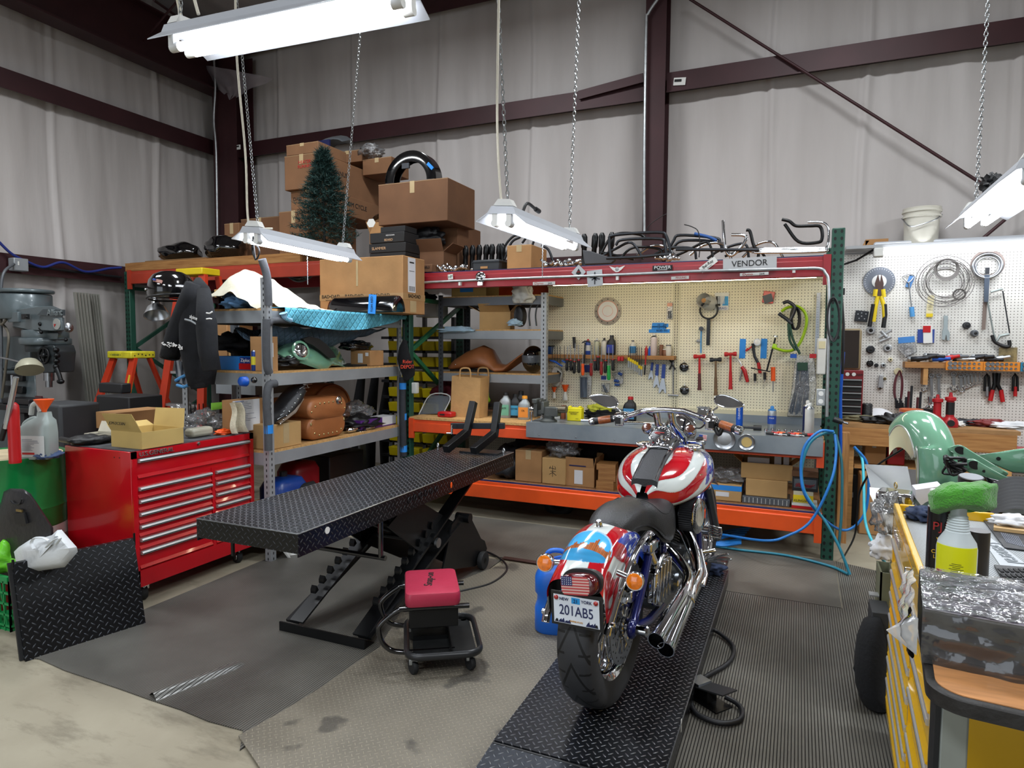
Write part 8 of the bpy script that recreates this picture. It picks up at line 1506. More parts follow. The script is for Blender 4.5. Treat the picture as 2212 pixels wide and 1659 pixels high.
def cylinder(y0,z0,dy,dz):
 d=VX(0,dy,dz).normalized();c=VX(.0,y0,z0);pr=[]
 for i in rN(9):h=i*.014;pr+=[(.075,h),(.075,h+.005),(.062,h+.006),(.062,h+.013)]
 q=lb_();q.la(pr,c,d,28);bp('cylinder',q,bM_,sm=25)
 q=lb_();q.la([(.078,.13),(.08,.15),(.078,.17)],c,d,28);e=c+d*.19;q.cb(e,(.17,.12,.055),rx=-atan2(dy,dz));bp('rocker_cover',q,ch_,bv=.014)
cylinder(.70,.42,-.42,.9);cylinder(.86,.42,.42,.9)
q=lb_();q.loft([[(x,.30+dy,z)for dy,z in((0,.33),(.16,.30),(.2,.40),(.17,.53),(.06,.55),(-.04,.48))]for x in(-.09,.09)]);bp('oil_tank',q,ch_,bv=.02)
q=lb_();
q.loft([[(.105+dx,.36+dy*.95,.42+z*.95)for dy,z in((-.14,-.08),(-.05,-.12),(.09,-.1),(.12,.02),(.1,.1),(-.0,.12),(-.11,.06))]for dx in(0,.03,.045)]);bp('side_cover',q,ch_,bv=.012)
q=lb_()
for i in rN(4):q.bar((.155,.26+i*.05,.33),(.155,.29+i*.05,.5),.012,.012,(1,0,0))
bp('cover_ribs',q,ch_,bv=.004);q=lb_();q.la([(.05,0),(.055,.02),(.04,.035)],(.13,.62,.32),(1,0,0),24).la([(.06,0),(.065,.018),(.03,.03)],(.15,.8,.33),(1,0,0),28);bp('cam_cover',q,ch_)
q=lb_();q.cb((.1,.24,.60),(.09,.1,.05)).cyl((.1,.28,.57),(.12,.3,.5),.022);bp('passenger_mount',q,ch_,bv=.01)
ac=P(1494,1112,Y=3.2);ax=(L_(1,-.12,0)-L_(0,0,0)).normalized();pr=[]
q=D();n=44;lp=[]
for hx_ in(-.055,.03):lp.append([ac+ax*hx_+(VX(0,1,0)*cos(a)+VX(0,0,1)*sin(a))*(.083 if i%2 else .075)for i,a in eN([2*pi*k/(2*n)for k in rN(2*n)])])
q.loft(lp);bp('air_filter',q,C('filter_grey','26272b',.6),sm=10);D().la([(.086,.031),(.088,.036),(.083,.041),(.05,.045),(.02,.046)],ac,ax,40).la([(.086,-.062),(.086,-.055)],ac,ax,40).bD('air_filter_cover',ch_,bike)
q=D();q.tu([ac-ax*.04,ac-ax*.1,ac-ax*.16],.03,12);bp('carburettor',q,sE)
def pipe(pts,r,nm):q=D();q.tu(bez(pts,8),r,20,cap=False);o=bp(nm,q,ch_);return o
e1=[P(1462,1128,Y=3.28),P(1480,1150,Y=3.26),P(1500,1195,Y=3.18),P(1508,1238,Y=3.02),P(1500,1262,Y=2.9),P(1482,1300,Y=2.72),P(1438,1404,Y=2.4)]
e2=[P(1425,1175,Y=3.05),P(1445,1192,Y=3.05),P(1470,1220,Y=3.0),P(1487,1250,Y=2.9),P(1478,1280,Y=2.76),P(1455,1320,Y=2.6),P(1417,1384,Y=2.38)]
for e,r in((e1,.032),(e2,.032)):
 o=pipe(e,r,'exhaust_pipe');d=(e[-1]-e[-2]).normalized();D().la([(r*1.0,-.03),(r*1.06,-.0),(r*.95,.0),(r*.93,-.03),(r*.9,-.12)],e[-1],d,28,cap=False).bD('pipe_tip',ch_,o);D().la([(r*.92,-.1),(r*.9,-.099)],e[-1],d,24).bD('pipe_inside',ink,o)
q=D();q.tu([e1[2]+VX(.02,0,.02),e1[3]+VX(.028,0,0),e1[4]+VX(.03,0,0)],.018,10,flat=.4);bp('heat_shield',q,ch_)
D().torus(e1[5],.034,.004,(e1[6]-e1[5]),24,6).bD('pipe_clamp',ch_,bike)
q=lb_();q.la([(.22,-.04),(.26,-.05),(.29,-.045),(.305,-.02),(.307,0),(.305,.02),(.29,.045),(.26,.05),(.22,.04)],(0,1.62,.307),(1,0,0),64,cap=False);bp('front_tyre',q,rU)
q=lb_();q.la([(.222,-.04),(.2,-.03),(.2,.03),(.222,.04)],(0,1.62,.307),(1,0,0),48,cap=False).cyl((-.08,1.62,.307),(.08,1.62,.307),.03)
for i in rN(12):a=2*pi*i/12;q.cyl((.02,1.62,.307),(0,1.62+.205*cos(a),.307+.205*sin(a)),.004,n=6)
bp('front_wheel',q,ch_)
q=lb_()
for u0,u1 in((0,1),):q.grid(lambda u,v:VX(.075*sin((v-.5)*pi),1.62+(.345-.03*(1-cos((v-.5)*pi)))*sin(rD(-70+u*110)),.307+(.345-.03*(1-cos((v-.5)*pi)))*cos(rD(-70+u*110))),30,14)
bp('front_fender',q,mblue,sm=180)
for s in(-1,1):
 q=lb_();q.tu([(s*.11,1.16,.95),(s*.11,1.36,.62)],.02,14);bp('fork_tube',q,ch_);q=lb_();q.tu([(s*.11,1.34,.65),(s*.11,1.6,.28)],.027,14);bp('fork_slider',q,C('fork_grey','6c7074',.25,.9,.1))
q=lb_();q.cb((0,1.15,.93),(.28,.07,.03)).cb((0,1.24,.78),(.28,.07,.04)).cyl((0,1.1,.95),(0,1.22,.75),.035);bp('fork_clamp',q,ch_,bv=.008)
hc=P(1470,910,Y=3.82);D().la([(.02,.1),(.06,.08),(.085,.04),(.09,0),(.094,-.005),(.09,-.014)],hc+VX(-.0,.0,-.05),VX(-.1,-1,.1),32).bD('headlamp',ch_,bike)
for px,py in((1399,926),(1492,930)):
 c=P(px,py,Y=3.62);o=D().la([(.018,-.03),(.03,-.01),(.032,.012),(.027,.018)],c,(-.1,-.75,.7),24).bD('running_lamp',ch_,bike);D().la([(.026,.0185),(.02,.021)],c,(-.1,-.75,.7),20).bD('lens',C('brown_lens','5c3020',.2,coat=.6),o);D().cyl(c,L_(0,1.17,.93),.012).bD('bracket',ch_,o)
hb_=[P(1276,911,Y=3.50),P(1345,901,Y=3.53),P(1392,887,Y=3.56),P(1435,885,Y=3.545),P(1478,888,Y=3.52),P(1530,907,Y=3.46),P(1600,931,Y=3.38)]
q=D();q.tu(bez(hb_[:3],6)+bez(hb_[2:5],6)[1:]+bez(hb_[4:],6)[1:],.0165,16);bp('handlebar',q,ch_)
for px in(1418,1450):q=D();q.tu([P(px,891,Y=3.55),P(px+4,915,Y=3.56),L_(.03 if px>1430 else-.03,1.13,.95)],.022,14);bp('riser',q,ch_)
gw=C('grip_wood','9a5428',.35,0,.35,60,coat=.5)
for ea,eb,nm in((hb_[0],hb_[1],'l'),(hb_[6],hb_[5],'r')):
 d=(eb-ea).normalized();L=(eb-ea).length
 o=D().tu([ea+d*.01,ea+d*.13],.0205,18).bD('hand_grip',bk_,bike);D().tu([ea+d*.045,ea+d*.06,ea+d*.1,ea+d*.115],[.0212,.0222,.0222,.0212],18).bD('wood_inlay',gw,o);D().la([(.012,-.014),(.022,-.008),(.023,.01),(.0215,.018)],ea+d*.005,d,20).bD('end_cap',ch_,o)
 q=D();q.tu([ea+d*.135,ea+d*.15,ea+d*.2,ea+d*.215],[.022,.031,.031,.02],18).cb(ea+d*.17+VX(0,-.012,-.02),(.05,.045,.05),rz=atan2(d.y,d.x)).ball(ea+d*.19+VX(0,.02,.012),(.022,.02,.016));o=bp('switch_housing',q,ch_,bv=.006);D().cb(ea+d*.165+VX(0,-.037,-.014),(.03,.012,.035),rz=atan2(d.y,d.x)).bD('switch_button',bk_,o)
 q=D();q.tu(bez([ea+d*.18+VX(0,.03,.0),ea+d*.12+VX(0,.065,-.004),ea+d*.03+VX(0,.07,0),ea+d*-.01+VX(0,.062,.004)],6),.007,8,flat=.7);bp('lever',q,ch_ if nm=='l'else bM_)
c=P(1521,890,Y=3.47);q=D();q.cb(c,(.06,.045,.04),rz=-.25,ry=.1);o=bp('brake_reservoir',q,ch_,bv=.006);q=D();q.cb(c+VX(0,0,.022),(.064,.05,.006),rz=-.25,ry=.1)
for i in rN(5):q.cb(c+VX(-.02+i*.01,0,.026),(.003,.04,.004),rz=-.25,ry=.1)
q.bD('reservoir_lid',sE,o);q=D();q.tu(bez([P(1560,925,Y=3.42),P(1553,938,Y=3.42),P(1545,925,Y=3.43)],5),.012,10);bp('throttle_stop',q,bk_)
mirg=C('mirror_glass','d0d4d8',.02,1,0)
def mirror(pts,stem,nm):
 poly=[VV((x,y))for x,y in pts];cxx=sum(p.x for p in poly)/len(poly);cyy=sum(p.y for p in poly)/len(poly);Y=3.5
 def rg(k,dy):return[P(cxx+(p.x-cxx)*k,cyy+(p.y-cyy)*k,Y=Y+dy+(cyy-p.y)*k*.0011)for p in poly]
 o=D().loft([rg(1,0),rg(1.05,.006),rg(.95,.03),rg(.6,.045),rg(.1,.05)]).bD('mirror',ch_,bike);D().pr_(rg(.93,-.001),(0,.003,0)).bD('mirror_glass',mirg,o,sm=20);D().tu(rg(.985,-.0015),.0035,6,closed=True).bD('mirror_rim',bk_ if 0 else ch_,o)
 D().tu(bez([P(x,y,Y=3.5+dy)for x,y,dy in stem],5),.005,8).bD('stem',ch_,o)
def tear(x0,y0,x1,y1,w,fl=1):
 a=VV((x0,y0));b=VV((x1,y1));d=b-a;n=VV((-d.y,d.x)).normalized();out=[]
 for i in rN(32):
  t=2*pi*i/32;u=.5-.5*cos(t);wd=w*sin(t)*(.35+.65*u)**.9*1.0;q=a+d*u+n*wd;out.append((q.x,q.y))
 return out
mirror(tear(1274,857,1335,872,17),[(1330,880,.02),(1338,886,.02),(1343,896,.02)],'l');mirror(tear(1607,876,1543,862,17),[(1550,880,.02),(1540,888,0),(1541,902,-.04)],'r')
for pts in([(1398,893,3.55),(1418,905,3.62),(1424,925,3.7)],[(1480,905,3.52),(1476,935,3.6),(1490,965,3.7)],[(1525,915,3.5),(1510,925,3.6),(1485,918,3.65)],[(1478,945,3.55),(1485,965,3.55),(1505,975,3.55)]):
 q=D();q.tu(bez([P(x,y,Y=yy)for x,y,yy in pts],6),.0045,8);bp('control_cable',q,cord)
c=P(1545,1149,Y=3.72);q=D();q.tu([c+VX(x*.035,0,z*.032)for x,z in((-1,1),(.9,.8),(1,-.2),(.8,-1),(-.9,-.9),(-1,.0))],.005,8,closed=True)
for dz in(-.015,0,.015):q.tu([c+VX(-.03,0,dz),c+VX(-.01,0,dz+.005),c+VX(.01,0,dz-.003),c+VX(.03,0,dz)],.005,6)
q.tu([c+VX(-.033,0,-.02),P(1532,1165,Y=3.72),P(1528,1192,Y=3.68)],.006,8);bp('brake_pedal',q,ch_)
q=D();a=P(1512,1210,Y=3.6)
for dx,dy in((1575,1197),(1581,1208),(1568,1218)):
 b=P(dx,dy,Y=3.58);q.tu([a.lerp(b,i/14)+VX(0,0,.002*(i%2))for i in rN(15)],[.006+.0025*(i%2)for i in rN(15)],8)
q.cyl(P(1508,1222,Y=3.5),P(1530,1196,Y=3.62),.012).cyl(P(1518,1195,Y=3.62),P(1536,1200,Y=3.62),.014);bp('foot_peg',q,ch_)
q=lb_();q.tu([(.1,.75,.3),(.13,1.1,.33),(.2,1.14,.34)],.012,8).tu([(-.1,.9,.3),(-.18,1.14,.34),(-.3,1.14,.36)],.012,8);bp('control_mount',q,ch_)
q=lb_();q.tu([(-.12,.55,.22),(-.2,.5,.1),(-.24,.48,.012)],.01,8);bp('kickstand',q,bM_)
q=lb_();q.cyl((-.13,.55,.33),(-.19,.55,.33),.11,n=28).cyl((-.13,.85,.33),(-.18,.85,.33),.1,n=28).box(-.18,-.14,.55,.85,.24,.43);bp('primary_cover',q,ch_,bv=.01)
q=lb_();q.cb((.02,1.0,.45),(.16,.05,.3));bp('radiator_panel',q,bk_)
so('lift_extension','narrow black plate carrying the front wheel at the far end of the lowered lift','lift plate',D().box(L_(0,1.6,0).x-.13,L_(0,1.6,0).x+.13,4.43,4.7,DZ-.03,DZ-.001),bM_)
P=P0
HX,HY0,HY1,HB=-3.55,2.60,3.53,-4.16
hz0,hz1=.11,.925
t=TH('tool_chest','red roller tool chest with many drawers and chrome pulls','tool chest',((HX+HB)/2,(HY0+HY1)/2,0))
D().box(HB,HX-.012,HY0,HY1,hz0,hz1).bD('body',red,t,bv=.004);D().box(HB+.01,HX-.02,HY0+.01,HY1-.01,hz1+.0002,hz1+.006).bD('top_mat',C('grey_liner','4a4c50',.8,0,.15,30),t)
def zz(px,py):return P(px,py,X=HX).z
F=lambda z0,z1,y0,y1,nm='face_frame',m_=red,x=HX-.012,x1=HX:D().box(x,x1,y0,y1,z0,z1).bD(nm,m_,t)
ym=P(462,1060,X=HX).y
F(zz(285,992)-.002,hz1,HY0,HY1);F(hz0,zz(298,1235),HY0,HY1);F(hz0,hz1,HY0,HY0+.03);F(hz0,hz1,HY1-.035,HY1);F(zz(298,1235),zz(290,1046),ym-.012,ym+.012)
def drawer(y0,y1,zt_,zb_,i):
 d=D().pr_([(HX-.012,y0+.004,zb_+.003),(HX-.012+.008,y0+.004,zb_+.006),(HX+.004,y0+.004,zb_+.012),(HX-.006,y0+.004,zb_+.03),(HX-.006,y0+.004,zt_-.003),(HX-.012,y0+.004,zt_-.003)],(0,y1-y0-.008,0)).bD('drawer',red,t,sm=20)
 D().pr_([(HX-.005,y0+.008,zt_-.024),(HX+.014,y0+.008,zt_-.022),(HX+.018,y0+.008,zt_-.012),(HX+.012,y0+.008,zt_-.003),(HX-.005,y0+.008,zt_-.002)],(0,y1-y0-.016,0)).bD('pull',C('pull_metal','d4d6d8',.36,.7,0),d,sm=25)
 D().box(HX+.0145,HX+.0175,y0+.01,y1-.01,zt_-.018,zt_-.0145).bD('pull_groove',ds_,d)
drawer(HY0+.03,HY1-.035,zz(284,994),zz(286,1040),0)
lz_=[zz(290,y)for y in(1055,1083,1111,1139,1167,1195)]+[zz(298,1235)]
for a,b in zip(lz_,lz_[1:]):drawer(HY0+.03,ym-.012,a,b,0)
rz_=lz_[:4]+[lz_[4]-.0,lz_[6]]
for a,b in zip([lz_[0],lz_[1],lz_[2],lz_[3],lz_[4]],[lz_[1],lz_[2],lz_[3],lz_[4],lz_[6]]):drawer(ym+.012,HY1-.035,a,b,0)
text('lettering','U.S.GENERAL',.038,(HX+.001,P(338,975,X=HX).y,zz(338,976)),(0,1,0),(0,0,1),C('letter_silver','c9c9c9',.2,.9,0),t,ext=.003,squash=1.05)
D().la([(.011,0),(.011,.008),(.006,.009)],(HX,P(428,958,X=HX).y,zz(428,958)),(1,0,0),16).bD('lock',ch_,t)
for x,y in((HX-.08,HY0+.1),(HX-.08,HY1-.09),(HB+.08,HY0+.1),(HB+.08,HY1-.09)):
 D().la([(.02,-.018),(.044,-.018),(.048,-.01),(.048,.01),(.044,.018),(.02,.018)],(x,y,.048),(.35,1,0),24).bD('caster_wheel',rU,t,sm=30);D().la([(.03,-.022),(.03,.022)],(x,y,.048),(.35,1,0),18).cb((x,y,.085),(.06,.05,.05),rz=.3).bD('caster_fork',ch_,t,bv=.006)
for px,py in((133,978),(143,979),(247,988),(258,989)):
 c=P(px,py,Y=HY0);D().la([(.004,0),(.004,.0008)],(c.x,HY0,c.z),(0,-1,0),8).bD('rivet',ink,t)
TZ=hz1+.0065
A=P(307,971,Z=TZ);B_=P(413,958,Z=TZ);C_=P(245,968,Z=TZ)
w_,d_=.27,B_.y-A.y;hh=.1
t=TH('cardboard_box','open yellowish cardboard box with spread flaps on the red tool chest','box',(A.x-w_/2,A.y+d_/2,TZ));o=ORG[t.name]
m=D();m.M=rot(o);th=.004
m.box(-w_/2,w_/2,-d_/2,d_/2,0,th).box(w_/2-th,w_/2,-d_/2,d_/2,th,hh).box(-w_/2,-w_/2+th,-d_/2,d_/2,th,hh).box(-w_/2+th,w_/2-th,-d_/2,-d_/2+th,th,hh).box(-w_/2+th,w_/2-th,d_/2-th,d_/2,th,hh).bD('body',yelcard,t)
cn=lambda x,y,z:o+VX(x,y,z)
D().pr_([cn(w_/2,-d_/2,hh),cn(-w_/2,-d_/2,hh),P(219,893,Y=o.y-d_/2-.06),P(283,895,Y=o.y-d_/2-.06)],(0,.004,0)).bD('flap',yelcard,t)
D().pr_([cn(w_/2,d_/2,hh),cn(-w_/2,d_/2,hh),P(336,880,Y=o.y+d_/2+.04),P(398,882,Y=o.y+d_/2+.04)],(0,.004,0)).bD('flap',yelcard,t)
D().pr_([cn(-w_/2,-d_/2,hh),cn(-w_/2,d_/2,hh),cn(-w_/2-.05,d_/2-.01,hh+.03),cn(-w_/2-.05,-d_/2+.01,hh+.03)],(0,0,.003)).bD('flap',yelcard,t)
D().pr_([cn(w_/2,-d_/2,hh),cn(w_/2,d_/2,hh),cn(w_/2-.09,d_/2,hh-.05),cn(w_/2-.09,-d_/2,hh-.05)],(0,0,.003)).bD('flap',yelcard,t)if 0 else None
text('print','JOM-DC038N',.024,P(253,915,Y=o.y-d_/2-.045),(1,0,.0),(.1,.25,1),ink,t)
def tp(px,py,z=TZ):p=P(px,py,Z=z);return p
rag('zip_pouch','black zipped pouch on the red tool chest left of the open carton',tp(197,958),(.1,.13,.035),le_,101,'pouch',.15);t=TH('torch','black cylinder with red ring at the left corner of the chest top','torch',tp(140,957));a,b=tp(132,955)+VX(0,0,.018),tp(158,960)+VX(0,0,.018);D().cyl(a,b,.018).bD('body',bk_,t);D().cyl(b,b+(b-a).normalized()*.012,.0195).bD('ring',rPp,t)
p=VX(-4.08,2.70,TZ);t=fB('cardboard_box','small white printed carton with a raised lid at the left of the chest top',p+VX(.02,.05,0),.12,.1,.06,.1,(None,.4,None,None),C('dirty_white','c9c3b0',.7,0,.15),cI,.07)
p=tp(275,925);t=TH('cardboard_box','brown carton behind the open yellowish carton on the chest','box',p+VX(-.1,.12,0));D().cb(p+VX(-.1,.12,.06),(.22,.42,.12)).bD('body',card,t)
for px,py,r,sd,lab in((362,905,(.08,.12,.06),102,'crumpled clear bag behind the raised flap on the chest'),(395,900,(.08,.1,.075),103,'cloudy plastic bag in the middle of the chest top'),(445,922,(.09,.14,.08),104,'big crumpled clear plastic bag near the right of the chest top')):rag('plastic_bag',lab,tp(px,py+8),r,bg_,sd,'bag',.8)
t=TH('blister_tray','curved clear plastic tray right of the open carton on the chest','tray',tp(432,942));D().cb(tp(432,945)+VX(-.03,.02,.035),(.08,.18,.06)).bD('body',C('frosted2','b9b6a4',.3,0,.1,alpha=.8),t,bv=.02)
p=P(540,930,X=-3.60);pz=TZ
t=TH('clipboard','cardboard box end with taped white paperwork standing at the right of the chest top','box',(-3.62,p.y,TZ));y0,y1,y2=P(503,900,X=-3.60).y,P(561,900,X=-3.60).y,P(577,900,X=-3.60).y;z1=P(540,862,X=-3.6).z
D().box(-3.7,-3.6,y0,y2,TZ,z1).bD('body',card,t);D().box(-3.6,-3.5985,y0,y1,TZ+.005,z1-.003).bD('paperwork',pa_,t)
m=D();r_=random.Random(3)
for i in rN(12):zq=z1-.02-i*.012;m.box(-3.5983,-3.5978,y0+.07,y0+.07+r_.uniform(.04,.14),zq,zq+.003)
m.bD('print',C('grey_ink','6a6f7c',.7),t);D().box(-3.5982,-3.5975,y0+.02,y0+.1,z1-.012,z1-.008).box(-3.5982,-3.5975,y1-.05,y1-.03,TZ+.02,TZ+.026).bD('blue_print',inkb,t)
yt=P(512,900,X=-3.57).y
so('towel','cream terry towel hanging over the paperwork on the chest','towel',D().grid(lambda u,v:VX(-3.575+.03*sin(u*9)+.02*v,yt-.06+.14*u*(.6+.4*v)+.015*sin(v*6),z1-.01-(z1-TZ-.02)*v),24,20),C('terry','cfc6ae',.95,0,.1,60,bump=.6,bs=200),sm=180)
rag('orange_tools','orange and red tools under the cream towel',tp(485,938),(.04,.07,.02),oR,105,'tools');t=TH('green_tag_rack','small black wire rack with a lime green tag behind the bags','rack',tp(465,905));m=D();b0=tp(462,912)
for i in rN(4):m.cyl(b0+VX(-.25,i*.04,0),b0+VX(-.25,i*.04,.13),.004)
m.bD('rods',bM_,t);D().cb(P(468,877,X=-3.85),(.01,.09,.05)).bD('tag',C('lime2','8fd04a',.5),t)
dc=VX(-4.40,2.42,0);t=TH('steel_drum','green steel drum with white and red lower bands left of the tool chest','drum',dc);dg=C('drum_green','0c7438',.28,0,.06,coat=.4)
D().la([(.285,.45),(.29,.46),(.29,.55),(.296,.57),(.29,.59),(.287,.86),(.294,.875),(.294,.885),(.285,.886),(.28,.87)],dc,n=56).bD('upper_shell',dg,t,sm=30);D().la([(.287,.38),(.287,.45)],dc,n=56,cap=False).bD('white_band',wh,t);D().la([(.28,0),(.29,.01),(.287,.38)],dc,n=56,cap=False).bD('lower_shell',C('drum_red','a01826',.3,0,.05,coat=.3),t)
so('cardboard_disc','stained tan cardboard lying on the green drum','cardboard',D().la([(.272,.8705),(.272,.878)],dc,n=40),C('stained_tan','b8a888',.85,0,.25,9))
DT=.8785
def dp_(px,py):return P(px,py,Z=DT)
c=dp_(33,1000);t=TH('grease_gun','red grease gun with silver lever standing on the green drum','grease gun',c);D().la([(.03,0),(.031,.01),(.03,.02),(.03,.2),(.031,.3),(.028,.33),(.015,.345)],c,n=24).bD('barrel',rPp,t);D().tu([P(12,925,Y=c.y-.03),P(35,815,Y=c.y-.03)],.014,10).bD('lever',alu,t);D().tu([P(3,950,Y=c.y-.03),P(13,915,Y=c.y-.03)],.015,10).bD('lever_grip',bk_,t);D().cyl(c+VX(0,0,.34),c+VX(.002,0,.5),.006).bD('rod',sE,t)
c=dp_(80,992)+VX(-.04,.03,0);jg=C('jug_grey','9aa6a4',.35,.1,.04)
t=TH('oil_jug','grey four litre oil jug with a printed label on the green drum','jug',c);m=D();m.M=rot(c,.35)
def sq(a,k=.5):return(abs(cos(a))**k*(1 if cos(a)>0 else-1),abs(sin(a))**k*(1 if sin(a)>0 else-1))
m.loft([[VX(sq(a)[0]*.105*k+dx,sq(a)[1]*.06*k2,z)for a in[2*pi*i/28 for i in rN(28)]]for z,k,k2,dx in((0,.95,.95,0),(.01,1,1,0),(.15,1,1,0),(.19,.86,.95,.012),(.225,.62,.8,.035),(.245,.34,.5,.05),(.275,.3,.45,.05))]);m.bD('body',jg,t)
m=D();m.M=rot(c,.35);m.tu(bez([(-.085,0,.14),(-.075,0,.2),(-.02,0,.235),(.02,0,.23)],5),.014,10);m.bD('handle',jg,t);m=D();m.M=rot(c,.35);m.box(-.055,.09,-.0625,-.06,.015,.14).bD('paper_label',C('label_grey','c3c9c8',.5),t)
m=D();m.M=rot(c,.35);r_=random.Random(4)
for i in rN(10):m.box(-.045,-.045+r_.uniform(.05,.11),-.0632,-.0628,.055+i*.007,.0575+i*.007)
m.bD('print',C('grey_ink'),t);m=D();m.M=rot(c,.35);m.box(-.045,.03,-.0633,-.0628,.03,.042).bD('red_print',inkred,t)
f0=rot(c,.35)@VX(.05,0,.275);t=TH('funnel','orange plastic funnel stuck in the grey oil jug','funnel',f0);D().la([(.012,0),(.016,.015),(.05,.07),(.052,.075)],f0+VX(0,0,.0),(0,.0,1),24).bD('cone',oR,t);m=D();m.tu(bez([f0+VX(-.02,-.01,.0),f0+VX(-.04,-.01,.05),f0+VX(-.09,-.01,.035),f0+VX(-.11,-.01,-.02)],6),.014,12).bD('spout_hose',C('clear_hose','b5bbb8',.2,0,.1),t)
c=dp_(64,1000);rag('shop_rag','slate blue rag on the right edge of the green drum',dp_(106,990),(.045,.07,.025),C('slate_rag','3c4c6c',.9,0,.2),111)
t=TH('seat_shell','worn black plastic seat shell standing on end before the green drum','seat',(-4.0,2.1,.3));S_=lambda px,py,k=0:P(px,py,Y=2.16+k)
ol=[(-22,1140),(2,1085),(8,1062),(22,1055),(50,1056),(66,1066),(84,1092),(104,1122),(115,1140),(116,1165),(112,1250),(-22,1250)]
cx0=sum(p[0]for p in ol)/12;cy0=sum(p[1]for p in ol)/12
D().loft([[S_(cx0+(x-cx0)*k,cy0+(y-cy0)*k,dy)for x,y in ol]for k,dy in((.96,.07),(1,.04),(1,.015),(.9,-.0),(.5,-.008))]).bD('shell',C('worn_black','1c1c1f',.38,0,.35,8,bump=.35,bs=25),t)
D().tu(bez([S_(24,1082,-.012),S_(30,1088,-.014),S_(42,1088,-.014),S_(47,1078,-.012)],5),.004,6).bD('wire_loop',ds_,t);D().pr_([S_(34,1108,-.01),S_(56,1106,-.01),S_(62,1130,-.01),S_(40,1132,-.01)],(0,-.014,0)).bD('latch_plate',bk_,t);D().cb(S_(42,1103,-.02),(.05,.008,.012)).bD('brass_plate',C('brass','a08a58',.3,.8),t)
gp=C('crate_green','148a4a',.45,0,.06);k0,k1=P(-40,1360,Z=0),P(33,1362,Z=0);t=TH('milk_crate','green plastic milk crate on the floor at the left edge','crate',(k1.x-.17,k1.y+.17,0));x1,y0=k1.x,k1.y-.02;x0,y1=x1-.33,y0+.33;m=D()
m.box(x0,x1,y0,y1,.0,.012)
for z in(.03,.09,.15,.21,.27):
 for a,b in(((x0,y0),(x1,y0)),((x1,y0),(x1,y1)),((x0,y0),(x0,y1)),((x0,y1),(x1,y1))):m.bar((a[0],a[1],z),(b[0],b[1],z),.01,.012)
for i in rN(8):
 f=i/7;
 for p in((x0+(x1-x0)*f,y0),(x0+(x1-x0)*f,y1),(x0,y0+(y1-y0)*f),(x1,y0+(y1-y0)*f)):m.bar((p[0],p[1],0),(p[0],p[1],.28),.01,.008)
for i in rN(4):m.bar((x1,y0+i*.08,.28),(x1,y0+i*.08+.06,.03),.007,.007).bar((x0+i*.08,y0,.28),(x0+i*.08+.06,y0,.03),.007,.007)
m.bD('lattice',gp,t);D().pr_([(x0,y0-.008,.272),(x1+.008,y0-.008,.272),(x1+.008,y1,.272),(x0,y1,.272)],(0,0,.004)).bD('rim',gp,t)if 0 else D().bar((x0,y0,.29),(x1,y0,.29),.02,.025).bar((x1,y0,.29),(x1,y1,.29),.02,.025).bD('rim',gp,t)
rag('lime_bag','lime green plastic bag bulging from the green crate',(x0+.19,y0+.12,.285),(.15,.1,.12),C('lime_film','6fd02c',.35,0,.12,5,bump=.4,bs=15),120,'bag',.45)
t=TH('grocery_bag','white plastic grocery bag with loop handles on the green crate','bag',P(110,1195,Y=2.06));wf=C('white_film','d5dade',.3,0,.05,5,bump=.5,bs=14)
w0=[(30,1192),(40,1182),(66,1165),(92,1162),(112,1156),(124,1145),(133,1144),(150,1164),(166,1182),(168,1192),(140,1225),(40,1240)]
cx1,cy1=105,1190;D().loft([[P(cx1+(x-cx1)*k,cy1+(y-cy1)*k,Y=2.04+dy+.01*sin(x*.3))for x,y in w0]for k,dy in((.8,.12),(1,.07),(1,.02),(.7,-.02),(.3,-.03))]).bD('body',wf,t)
D().tu(bez([P(74,1186,Y=1.99),P(68,1172,Y=1.99),P(76,1162,Y=1.99),P(94,1162,Y=1.99),P(106,1168,Y=1.99)],6),.009,8,flat=.5).tu(bez([P(100,1182,Y=1.99),P(118,1166,Y=1.99),P(130,1163,Y=1.99),P(122,1176,Y=1.99)],6),.008,8,flat=.5).bD('handle',wf,t)
MY=4.15;N_=lambda px,py,d=0:P(px,py,Y=MY+d);mg=C('machine_grey','5f6a6e',.32,.15,.12,5,coat=.2);sc_m=abs(N_(100,700).x-N_(0,700).x)/100
t=TH('milling_machine','grey vertical milling machine standing by the left wall','milling machine',(N_(60,700).x,MY,0))
def mc(pxc,pt,pb,rpx,nm,m_=mg,prof=None):
 a,b=N_(pxc,pt),N_(pxc,pb);r=rpx*sc_m;pr=prof or[(r*.96,0),(r,.01),(r,(a-b).length-.01),(r*.96,(a-b).length)]
 return D().la([(q*1.,h)for q,h in pr],b,(0,0,1),32).bD(nm,m_,t)
mc(55,636,690,31,'motor_housing');mc(55,626,634,32.5,'motor_cap');
D().cb(N_(14,650,-.05),(.1,.12,.09)).bD('junction_box',mg,t,bv=.012)
a0=N_(38,665);a1=N_(128,725)
m=D();pts_=[(26,668),(60,664),(78,661),(115,661),(132,668),(136,680),(138,712),(120,716),(60,714),(27,706)]
m.loft([[N_(82+(x-82)*k,690+(y-690)*k,dy)for x,y in pts_]for k,dy in((.9,.17),(1,.13),(1,-.13),(.92,-.17))]);m.bD('gear_head',mg,t,sm=30)
m=D();m.pr_([N_(85,681,-.175),N_(97,668,-.175),N_(141,669,-.175),N_(141,682,-.175)],(0,-.02,0));m.bD('name_plate',C('plate_grey','4c5458',.4,.3),t);text('lettering','Alliant',.085,N_(119,675.5,-.198),(1,0,0),(.1,0,1),C('letter_pale','8d979a',.3,.5,0),t,ext=.004)
